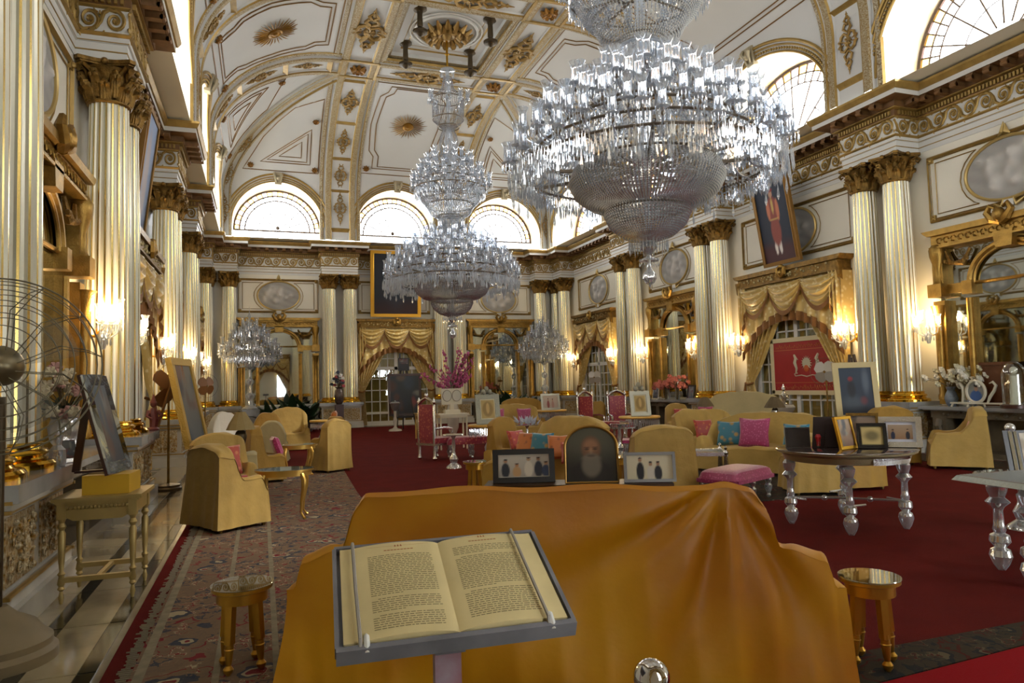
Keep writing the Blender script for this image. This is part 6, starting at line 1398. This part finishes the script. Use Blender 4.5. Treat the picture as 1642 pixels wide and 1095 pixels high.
def square_top(label, loc, deg, w, d, h, m=REDVEL):
    t = thing('crystal_bench_table', label, 'table', loc, radians(deg), 'long crimson-topped crystal tables'); b = B(); b.box((0, 0, h - .03), (w, d, .06)); put('tabletop', b, m, t, smooth=False)
    b = B(); k = int(w / .05)
    for i in range(k):
        for s in (-1, 1): prismv(b, -w / 2 + (i + .5) * w / k, s * d / 2 * .96, h - .06, .14, .014)
    put('prism_fringe', b, CRYST, t, smooth=False, kind='stuff'); lb = B(); lb.lathe([(.03, 0), (.06, .04), (.03, .1), (.05, .2), (.03, .3), (.03, h - .08)], 10); me = lb.mesh('leg', MATS['solid_crystal'])
    for sx in (-1, 1):
        for sy in (-1, 1): link('leg', me, t, (sx * (w / 2 - .08), sy * (d / 2 - .06), 0))
square_top('long crimson-topped crystal table before the two right thrones', (8.25, 16.9, .02), -50, 1.9, .5, .62)
square_top('low magenta-topped crystal table behind the armchair, right of centre', (7.75, 13.1, .027), -30, 1.1, .6, .42, PINKSILK)
fringe_table('round crystal-fringed table carrying the silver picture, left of centre', (4.74, 15.1, .02), .80, .46).location = (4.72, 14.75, .02)
fringe_table('round crystal-fringed table carrying the silver picture right of centre', (8.75, 15.2, .02), .80, .5); fringe_table('round crystal-fringed table carrying the far silver picture', (8.35, 19.9, .02), .84, .5)
def orn(w, h, s=1.):
    b = B(); 
    for q in (-1, 0, 1): b.ball((q * .07 * s, 0, h + (.12 if q == 0 else .05) * s), .055 * s, 8, 6, sz=1.2)
    b.tube([(-w / 2, 0, h), (-w / 4, 0, h + .04), (0, 0, h + .05), (w / 4, 0, h + .04), (w / 2, 0, h)], .02, 6); return b
gold_pic = lambda u, v: mixc(mixc(L3('#b59a5a'), L3('#8b7038'), blob(u, v, .5, .5, .4, .42)), L3('#c8a868'), blob(u, v, .5, .55, .13, .3))
framed('silver_picture_frame', 'ornate silver frame with golden miniature on left crystal-fringed table', 'picture frame', (4.72, 14.75, .822), 0, .56, .66, .10, mat('dull_silver', '#8e8c7c', .4, .6, bump=.6, bscale=50), gold_pic, 10, ornament=orn(.4, .66), mount=(mat('pale_mount', '#d8d0b0', .6), .03))
framed('silver_picture_frame', 'mirrored silver frame with round crest on the right crystal-fringed table', 'picture frame', (8.78, 15.15, .822), -8, .52, .62, .09, mat('pale_silver', '#a9a797', .35, .6), gold_pic, 10, ornament=orn(.2, .62, 1.2), mount=(MATS['pale_mount'], .03))
framed('silver_picture_frame', 'silver frame with two figures on the far crystal-fringed table', 'picture frame', (8.36, 19.85, .862), -6, .6, .5, .06, MATS['pale_silver'], pic_people('#b5a79c', '#c9bcae', [(.35, .8, '#8c4a48', '#b08868'), (.65, .75, '#b08a80', '#b08868')]), 10)
# spectacle-shaped double frame on small cabinet, blossoms, gilt table left of throne
t = thing('double_oval_frame', 'white stand holding two oval pictures side by side, behind the throne', 'picture frame', (4.74, 18.0, .95)); b = B(); b.box((0, 0, .45), (.55, .04, .42)); b.box((0, 0, .05), (.4, .2, .10)); b.box((0, 0, .18), (.10, .08, .2)); put('stand', b, mat('ivory_paint', '#cfc6ab', .5), t, smooth=False)
for s in (-1, 1): b = B(); b.prism([(.115 * cos(i * pi / 12), .14 * sin(i * pi / 12)) for i in range(24)], 0, .01, tf=Matrix.Translation((s * .13, -.03, .47)) @ Matrix.Rotation(pi / 2, 4, 'X')); b.tube([(s * .13 + .12 * cos(i * pi / 12), -.035, .47 + .145 * sin(i * pi / 12)) for i in range(24)], .01, 5, 1, closed=True); put('oval_picture', b, [mat('pale_print', '#bdb9a8', .6), GREYFIT], t)
console('ivory cabinet table under the double oval frame behind the throne', (4.74, 18.0, .02), 0, .8, .45, .93, MATS['ivory_paint'], 'cabinet_table')
t = thing('blossom_vase', 'tall vase of pink cherry blossom branches before the far columns', 'vase', (6.33, 23.9, .02)); b = B(); b.lathe([(.12, 0), (.2, .2), (.22, .8), (.12, 1.2), (.16, 1.45)], 14); put('vase', b, MARBW, t)
b = B(); R6 = random.Random(6)
for i in range(26):
    a = R6.uniform(-1.15, 1.15); L = R6.uniform(.7, 1.6); x1, z1 = L * sin(a) * .8, 1.4 + L * cos(a); y1 = R6.uniform(-.35, .35)
    pts = [(0, 0, 1.4), (x1 * .4, y1 * .5, 1.4 + (z1 - 1.4) * .5), (x1, y1, z1)]; b.tube(pts, .012, 4, 0)
    for q in range(16): f = R6.uniform(.3, 1.05); b.ball((x1 * f + R6.uniform(-.06, .06), y1 * f + R6.uniform(-.06, .06), 1.4 + (z1 - 1.4) * f + R6.uniform(-.06, .06)), R6.uniform(.025, .055), 5, 4, 1)
put('blossom_branches', b, [STEMG, mat('pink_blossom', '#b0557f', .7)], t)
console('small gilt square table left of the throne, far side', (4.80, 22.0, .02), 0, .42, .42, .82, mat('gilt_wood', '#b5954e', .4, .4), 'gilt_square_table')
# far sofas
armchair('yellow covered sofa with two magenta cushions in the middle distance', (6.75, 19.0, .02), -6, YCLOTH, 1.7, .8, 1.08, .6, var=31, cat='sofa', name='covered_sofa', group='dust-covered sofas')
cushion('magenta cushion at the left of the middle-distance sofa', (6.25, 18.78, .78), -6, PINKSILK, .46, 76); cushion('magenta cushion at the right of the middle-distance sofa', (7.05, 18.7, .78), -6, PINKSILK, .42, 76)
b = B(); R7 = random.Random(2)
for i in range(60): a = R7.uniform(0, 2 * pi); rr_ = R7.uniform(0, .3); b.tube([(rr_ * cos(a), rr_ * .6 * sin(a), R7.uniform(0, .12)), (rr_ * cos(a) * 1.3, rr_ * sin(a) * .8, R7.uniform(.1, .24))], [.03, .004], 4)
t = thing('crystal_centrepiece', 'spiky pale crystal centrepiece on a low table before the far sofa', 'ornament', (6.55, 17.2, .62)); put('crystal_cluster', b, mat('milky_crystal', '#c3c9d6', .2), t, kind='stuff'); ctable('small crystal table under the spiky centrepiece', (6.55, 17.2, .02), .6, .3)
armchair('yellow covered sofa farther back behind the magenta-cushioned sofa', (7.95, 21.2, .02), -8, YCLOTH2, 1.3, .7, 1.2, .6, var=33, cat='sofa', name='covered_sofa', group='dust-covered sofas')
armchair('ochre covered chair between the two right thrones', (9.25, 18.6, .02), 170, YCLOTH2, .5, .5, 1.1, .5, var=34)
# right seating group
armchair('yellow covered armchair with small red cushion left of the big sofa', (8.55, 12.5, .027), -10, YCLOTH, .82, .74, 1.03, .62, var=41)
cushion('red silk cushion in the armchair left of the big sofa', (8.58, 12.3, .66), -10, REDSILK, .40, 70)
armchair('small yellow covered chair with red cushion near the far mirror shelf', (10.95, 16.9, .02), -20, YCLOTH, .6, .6, 1.0, .5, var=42); cushion('small red cushion on the chair near the far mirror shelf', (10.9, 16.7, .72), -20, REDSILK, .34, 72)
armchair('long yellow covered sofa with teal and magenta cushions, right of centre', (8.40, 10.15, .027), -62, YCLOTH, 2.35, .92, 1.03, .62, var=43, cat='sofa', name='covered_sofa', group='dust-covered sofas', round_=.22)
cushion('teal silk cushion at the left end of the long yellow sofa', (8.10, 10.82, .68), -50, TEALSILK, .46, 74); cushion('large magenta silk cushion in the middle of the long yellow sofa', (8.15, 10.2, .72), -55, PINKSILK, .54, 74); cushion('teal silk cushion at the right end of the long yellow sofa', (8.48, 9.55, .68), -60, TEALSILK, .44, 74)
armchair('huge sofa under a pale sheet behind the long yellow sofa', (11.2, 14.6, .02), -65, CREAMC, 2.3, .9, 1.32, .85, var=44, cat='sofa', name='covered_sofa', group='dust-covered sofas', round_=.35); cushion('magenta and white cushion peeking before the pale-sheeted sofa', (9.95, 14.2, .86), -50, PINKSILK, .36, 70)
armchair('folded yellow covered chair left of the long sofa back', (9.35, 13.2, .027), -40, YCLOTH, .9, .7, .98, .62, var=45)
for l, p in (('table lamp with brown shade left of the pale-sheeted sofa', (10.17, 14.5, .70)), ('table lamp with tan shade right of the pale-sheeted sofa', (10.57, 12.5, .72))):
    lamp(l, p, .54, .27, SILVER, mat('brown_lampshade', '#5c4d32', .8))
console('small ivory table under the left one of the two right lamps', (10.17, 14.5, .02), 0, .5, .5, .68, MATS['ivory_paint'], 'lamp_table'); console('small ivory table under the right one of the two right lamps', (10.57, 12.5, .02), 0, .5, .5, .70, MATS['ivory_paint'], 'lamp_table')
t = thing('bust_column', 'white column stand carrying a silvery figurine before the red banner', 'stand', (11.17, 12.9, .02)); b = B(); b.lathe([(.2, 0), (.2, .06), (.12, .1), (.12, .8), (.22, .92), (.24, .98), (.2, 1.04)], 20); put('column', b, MARBW, t); bust('silvery turbaned figurine on the white column before the banner', (11.17, 12.9, 1.06), SILVER, .95)
# coffee table with silver rim
t = thing('coffee_table', 'low silver-rimmed glass coffee table before the long yellow sofa', 'table', (6.62, 9.75, .027), radians(-28)); b = B(); b.box((0, 0, .47), (.86, .6, .03)); put('glass_top', b, TABGL, t, smooth=False); b = B()
for c, d in (((0, -.31, .48), (.92, .04, .06)), ((0, .31, .48), (.92, .04, .06)), ((-.44, 0, .48), (.04, .62, .06)), ((.44, 0, .48), (.04, .62, .06))): b.box(c, d)
put('silver_rim', b, SILVER, t, smooth=False); lb = B(); lb.lathe([(.02, 0), (.04, .05), (.02, .1), (.045, .2), (.03, .44), (.045, .5), (.02, .54), (.03, .58), (.001, .61)], 10); me = lb.mesh('leg', SILVER)
for sx in (-1, 1):
    for sy in (-1, 1): link('leg', me, t, (sx * .43, sy * .3, 0))
# big crystal-legged round table with pictures
t = thing('round_crystal_table', 'round silver table on bulbous crystal legs covered with framed pictures', 'table', (6.18, 6.2, .02)); HT = .86
b = B(); b.lathe([(.72, HT - .012), (.735, HT - .006), (.72, HT)], 48); put('glass_top', b, mat('dark_glass_top', '#3a2a2a', .03, 0, coat=1.), t); b = B(); b.lathe([(.60, HT - .13), (.64, HT - .12), (.66, HT - .06), (.72, HT - .03), (.725, HT - .012)], 48); put('silver_apron', b, mat('tarnished_silver', '#a89d78', .35, .4, bump=.3, bscale=60), t)
b = B(); b.grid(lambda u, v: ((.655 + .01) * cos(-1.95 + .75 * u), (.665) * sin(-1.95 + .75 * u), HT - .125 + .09 * v), 14, 1)
for i in range(26): a = -1.93 + .71 * i / 25; b.tube([(.672 * cos(a), .672 * sin(a), HT - .12), (.672 * cos(a + .03), .672 * sin(a + .03), HT - .08), (.672 * cos(a), .672 * sin(a), HT - .04)], .004, 4)
put('facetted_panel', b, SILVER, t)
lb = B(); crystal_leg(lb, HT - .12, 1.2); me = lb.mesh('leg', MATS['solid_crystal'])
lg = [(-.48, .35), (-.37, -.40), (.38, -.42), (.42, .47)]
for x, y in lg: link('leg', me, t, (x, y, 0))
for k in range(4): b = B(); p, q = lg[k], lg[(k + 1) % 4]; b.tube([(p[0], p[1], .30), ((p[0] + q[0]) / 2 * .55 + p[0] * .45, (p[1] + q[1]) / 2 * .55 + p[1] * .45, .30)], .012, 6); b.tube([(p[0], p[1], .3), (0, 0, .3)], .014, 6); b.ball((p[0] * .4, p[1] * .4, .3), .032, 8, 6); put('stretcher', b, MATS['solid_crystal'], t)
sep = lambda u, v: mixc(L3('#b9a46a'), L3('#4c4428'), .8 * blob(u, v, .5, .5, .35, .3, .5))
TZ = HT + .022
framed('upright_plaque', 'rounded grey plaque seen from behind at the left of the crystal table', 'photo frame', (5.78, 6.48, TZ), 150, .27, .23, .02, mat('grey_plush', '#6b6158', .7), lambda u, v: L3('#6b6158'), -8, backleg=False)
t = thing('red_flower_candle', 'small red flower candle in a glass between the plaque and dark stand', 'candle', (5.96, 6.36, TZ)); b = B(); b.lathe([(.03, 0), (.035, .07), (.03, .07)], 12); put('glass_cup', b, GLASSP, t); b = B(); b.lathe([(.02, .02), (.025, .09), (.035, .12), (.02, .15), (.001, .14)], 9); put('red_wax', b, mat('red_wax', '#b81a1a', .4), t)
t = thing('frame_back', 'back of a large dark velvet picture stand on the crystal table', 'photo frame', (6.07, 6.30, TZ), radians(-30)); b = B(); b.plate([(-.19, 0), (.19, 0), (.15, .35), (-.15, .35)], 0, .02, tf=Matrix.Rotation(radians(-10), 4, 'X')); put('velvet_back', b, mat('dark_velvet', '#2a1a18', .7), t, smooth=False); b = B(); b.plate([(-.06, 0), (.06, 0), (.03, .26), (-.03, .26)], -.012, 0, tf=Matrix.Rotation(radians(-3), 4, 'X')); put('strut', b, MATS['dark_velvet'], t, smooth=False)
framed('photo_frame', 'narrow gold frame turned sideways, left of the black one on crystal table', 'photo frame', (6.10, 6.06, TZ), 12, .30, .36, .028, GOLD, pic_dark('#6a4a3a', '#b09a80', 12), 12)
framed('photo_frame', 'black frame with sepia group photo on the crystal table', 'photo frame', (6.34, 5.96, TZ), -36, .30, .28, .032, MATS['black_frame'], sep, 14, mount=(mat('olive_mount', '#8e8255', .6), .015))
framed('photo_frame', 'broad silver frame with photo of two seated people on crystal table', 'photo frame', (6.66, 5.88, TZ), -46, .42, .34, .055, SILVER, pic_people('#8f6a4a', '#a9937a', [(.2, .7, '#1d2742', '#7d5a44'), (.8, .72, '#20212b', '#a88468')]), 12, mount=(mat('white_mount', '#d7d9e2', .6), .035))
framed('photo_frame', 'small frame standing behind the black and silver frames on crystal table', 'photo frame', (6.56, 6.30, TZ), -45, .34, .37, .03, GOLDD, pic_dark('#8a5a50', '#9a8a7a', 14), 8)
# covered chairs behind the crystal table
armchair('yellow covered chair directly behind the round crystal table, left one', (7.45, 8.15, .02), 160, YCLOTH, .66, .62, .86, .55, var=51); armchair('yellow covered chair behind the round crystal table, right one', (8.3, 8.2, .02), 170, YCLOTH2, .66, .62, .80, .5, var=52)
armchair('yellow covered chair back rising behind the silver photo frame', (10.9, 10.0, .02), 170, YCLOTH2, .84, .62, 1.08, .55, var=53)
armchair('lone yellow covered armchair in profile before the right mantelpiece', (11.55, 9.05, .027), -136, YCLOTH, .78, .86, 1.06, .62, var=54)
cushion('dusty pink and red cushion in the lone right armchair', (11.72, 8.90, .68), -136, CORAL, .36, 70)
console('small gilt table left of the lone right armchair', (11.35, 9.9, .02), 0, .4, .4, .55, MATS['gilt_wood'], 'gilt_square_table')
# portrait on easel, right
t = thing('easel_picture', 'cream-framed dark blue painting on an easel before the right columns', 'picture', (11.0, 10.62, .80), radians(-30)); rx = Matrix.Rotation(radians(-11), 4, 'X'); b = B(); fw = .11
for c, d in (((0, 0, fw / 2), (.82, .05, fw)), ((0, 0, 1.16 - fw / 2), (.82, .05, fw)), ((-.41 + fw / 2, 0, .58), (fw, .05, .94)), ((.41 - fw / 2, 0, .58), (fw, .05, .94))): b.box(c, d)
put('frame', b, mat('cream_gilt_frame', '#b9a878', .45, .2), t, mx=rx, smooth=False); b = B(); b.box((0, .03, .58), (.80, .01, 1.12)); put('backing_board', b, MATS['dark_backing'], t, mx=rx, smooth=False)
def bluep(u, v):
    c = mixc(L3('#20283a'), L3('#2b3a4c'), v); c = mixc(c, L3('#6a7684'), .6 * blob(u, v, .8, .72, .1, .25, .6)); c = mixc(c, L3('#556068'), .5 * blob(u, v, .35, .25, .3, .15, .6)); c = mixc(c, L3('#9a2a2c'), .9 * blob(u, v, .34, .76, .07, .05, .4)); c = mixc(c, L3('#15171d'), .8 * blob(u, v, .35, .55, .12, .18, .4)); return mixc(c, L3('#7a3034'), .6 * blob(u, v, .7, .3, .1, .08, .6))
link('picture', picture(.60, .94, bluep, 34, 46), t, mx=rx @ Matrix.Translation((0, -.01, fw)))
b = B(); b.bar((-.3, -.05, -.83), (-.04, .3, 1.3), .05, .03); b.bar((.3, -.05, -.83), (.04, .3, 1.3), .05, .03); b.bar((0, .7, -.83), (0, .32, 1.25), .05, .03); b.box((0, -.01, -.03), (.7, .12, .04)); put('easel', b, mat('dark_easel_wood', '#3b2415', .4), t, smooth=False)
# right mantel ornaments
t = thing('flower_vase', 'grey vase of white artificial flowers at the left end of right mantel', 'vase', (13.36, 10.52, 1.0)); b = B(); b.lathe([(.07, 0), (.1, .05), (.13, .16), (.1, .26), (.07, .32), (.10, .40)], 16); put('vase', b, mat('blue_grey_glaze', '#7d8894', .2, var=.35, vscale=16), t); b = B(); flowers(b, (0, 0, .38), 26, .42, 2, 21, .085, .5, 1.3); put('flowers', b, [STEMG, mat('white_rose', '#d9d6c8', .7), mat('ivory_rose', '#c9c2a4', .7)], t)
t = thing('flower_vase', 'second bunch of white artificial flowers in front of the mirror post', 'vase', (13.30, 10.02, 1.0)); b = B(); b.lathe([(.05, 0), (.09, .1), (.05, .25), (.07, .34)], 12); put('vase', b, CRYST, t); b = B(); flowers(b, (0, 0, .34), 20, .36, 2, 22, .085, .62, 1.3); put('flowers', b, [STEMG, MATS['white_rose'], MATS['ivory_rose']], t); b = B(); leaves(b, (0, 0, .34), 8, .3, .05, 9); put('leaves', b, LEAF, t)
t = thing('swan_photo_stand', 'ivory stand with two swan necks holding an oval photo on mantel', 'photo frame', (13.2, 9.86, 1.0), -pi / 2); iv = mat('ivory', '#d8d2bd', .35); b = B(); b.box((0, 0, .075), (1.05, .12, .03))
for s in (-1, -.35, .35, 1): b.tube([(s * .48, -.03, .07), (s * .5, -.03, .03), (s * .52, -.03, .0)], .018, 6)
put('stand', b, iv, t)
for s in (-1, 1): b = B(); b.tube([(s * .22, 0, .09), (s * .27, 0, .2), (s * .36, 0, .32), (s * .40, 0, .42), (s * .34, 0, .49), (s * .27, 0, .46)] if s > 0 else [(s * .3, 0, .09), (s * .27, 0, .25), (s * .27, 0, .38), (s * .33, 0, .46), (s * .40, 0, .44)], [.02, .03, .03, .028, .024, .01][:6 if s > 0 else 5], 8); put('swan_neck', b, iv, t)
b = B(); b.tube([(.19 * cos(i * pi / 16), -.01, .30 + .21 * sin(i * pi / 16)) for i in range(32)], .03, 7, closed=True); put('oval_frame', b, iv, t)
b = B(); cols = []
def ovp(u, v): a = 2 * pi * u; x, z = .17 * v * cos(a), .19 * v * sin(a); uu, vv = x / .34 + .5, z / .38 + .5; c = mixc(L3('#8f9088'), L3('#3a5c94'), blob(uu, vv, .5, .25, .36, .33)); c = mixc(c, L3('#b08a74'), blob(uu, vv, .52, .66, .11, .14)); c = mixc(c, L3('#1c1a18'), blob(uu, vv, .52, .82, .13, .09)); cols.append(tuple(c) + (1,)); return (x, -.012, .30 + z)
b.grid(ovp, 28, 14); link('picture', b.mesh('picture', PAINT, False, cols=cols), t)
t = thing('glass_dome_clock', 'tall glass dome over a pale column clock on the right mantel', 'clock', (13.15, 9.08, 1.0)); b = B(); b.lathe([(.24, 0), (.24, .06), (.2, .07)], 28); put('base', b, MATS['rosewood'], t); b = B(); b.lathe([(.20, .065), (.20, .62), (.185, .72), (.13, .81), (.05, .86), (.001, .87)], 28); put('glass_dome', b, GLASSP, t); b = B(); b.lathe([(.1, .07), (.08, .1), (.06, .6), (.09, .63)], 14); b.ball((0, 0, .7), .07, 10, 8); put('clock_column', b, iv, t)
b = B(); b.lathe([(.20, .01), (.22, 0), (.22, .03), (.001, .03)], 30, tf=Matrix.Translation((13.55, 9.35, 1.25)) @ Matrix.Rotation(-pi / 2, 4, 'Y')); o = put('bronze_plate', b, BRONZE, label='round dark bronze plate leaning behind the swan photo stand', category='plate')
t = thing('dark_wood_box_clock', 'brown wooden box clock behind the second white flower bunch', 'clock', (13.45, 9.62, 1.0), -pi / 2); b = B(); b.box((0, 0, .42), (.42, .2, .8)); b.box((0, 0, .84), (.5, .26, .06)); put('case', b, mat('walnut_case', '#5d3114', .35), t, smooth=False)
# coral flowers on farther mantel
for k, (y, l) in enumerate(((21.1, 'coral artificial flowers in a vase, left on farther right mantel'), (20.5, 'coral artificial flowers in middle of farther right mantel'))):
    t = thing('flower_vase', l, 'vase', (13.3, y, 1.0)); b = B(); b.lathe([(.06, 0), (.1, .12), (.06, .3), (.08, .38)], 12); put('vase', b, CRYST, t); b = B(); flowers(b, (0, 0, .34), 26, .45, 1, 30 + k, .10, .55, 1.4); put('flowers', b, [STEMG, mat('coral_petal', '#b8685a', .7)], t)
for k, (y, h, l) in enumerate(((20.9, .5, 'left glass cylinder on the farther right mantel'), (20.2, .62, 'right tall glass cylinder on the farther right mantel'), )):
    t = thing('glass_cylinder', l, 'vase', (13.1, y, 1.0)); b = B(); b.lathe([(.09, 0), (.09, h), (.1, h + .02)], 16); put('cylinder', b, GLASSP, t); b = B(); b.tube([(0, 0, .02), (.02, 0, h * .5), (-.02, 0, h * .9)], [.03, .05, .02], 6); put('stems', b, STEMG, t)
framed('small_photo_frame', 'dark small photo frame at the right of farther mantel', 'photo frame', (13.2, 19.6, 1.0), -90, .42, .5, .05, MATS['black_frame'], pic_dark('#3a4a60', '#8a8a90', 17), 10)
framed('small_photo_frame', 'silver small photo frame at the left of farther mantel', 'photo frame', (13.2, 21.75, 1.0), -80, .34, .44, .04, SILVER, pic_dark('#3a3a40', '#8a8a90', 19), 10)
# crystal table at the right edge
t = thing('crystal_cut_table', 'cut-crystal table on a bulbous leg, cut by the lower right edge', 'table', (5.92, 4.05, .02), radians(-4)); H2 = .80
b = B(); b.plate([(-.42, H2 - .035), (-.36, H2 - .0), (-.30, H2 + .0), (1.2, H2), (1.2, H2 - .05), (-.16, H2 - .05), (-.24, H2 - .035), (-.30, H2 - .06), (-.36, H2 - .045)], -.32, .32); put('tabletop', b, mat('frosted_cut_crystal', '#b9c2bd', .15, .35, bump=.8, bscale=50), t, smooth=False)
b = B()
for i in range(46):
    x = -.36 + i * .033
    b.bar((x, -.325, H2 - .045), (x + .02, -.325, H2 - .002), .006, .006); b.bar((x, -.31, H2 + .004), (x + .03, .31, H2 + .004), .008, .006)
put('cut_ridges', b, MATS['solid_crystal'], t, smooth=False, kind='stuff')
lb = B(); crystal_leg(lb, H2 - .05, 1.35); me = lb.mesh('leg', MATS['solid_crystal'])
for x, y in ((-.55 + .0, -.22), (.85, -.22), (.85, .22), (-.05, .22)): link('leg', me, t, (max(x, -.26), y, 0))
b = B(); b.tube([(-.26, -.22, .27), (.85, -.22, .27)], .016, 8); put('stretcher', b, MATS['solid_crystal'], t)
t = thing('mirror_photo_frame', 'mirrored frame with striped black edges cut by the right edge', 'photo frame', (7.42, 5.2, .60), radians(-25)); rx = Matrix.Rotation(radians(-12), 4, 'X'); b = B()
b.box((.22, 0, .24), (.5, .02, .46)); put('backing', b, MATS['black_frame'], t, mx=rx, smooth=False); b = B(); b.box((.04, -.012, .24), (.035, .01, .44)); b.box((.09, -.012, .24), (.03, .01, .44)); put('mirror_strip', b, MIRROR, t, mx=rx, smooth=False); b = B(); b.ball((.06, 0, .50), .05, 12, 8); put('glass_knob', b, MATS['solid_crystal'], t, mx=rx)
link('picture', picture(.3, .4, pic_dark('#9a8a78', '#c0b8a8', 44)), t, mx=rx @ Matrix.Translation((.28, -.013, .04)))
ctable('crystal table under the mirrored frame at the right edge', (7.6, 5.25, .02), .575, .42)
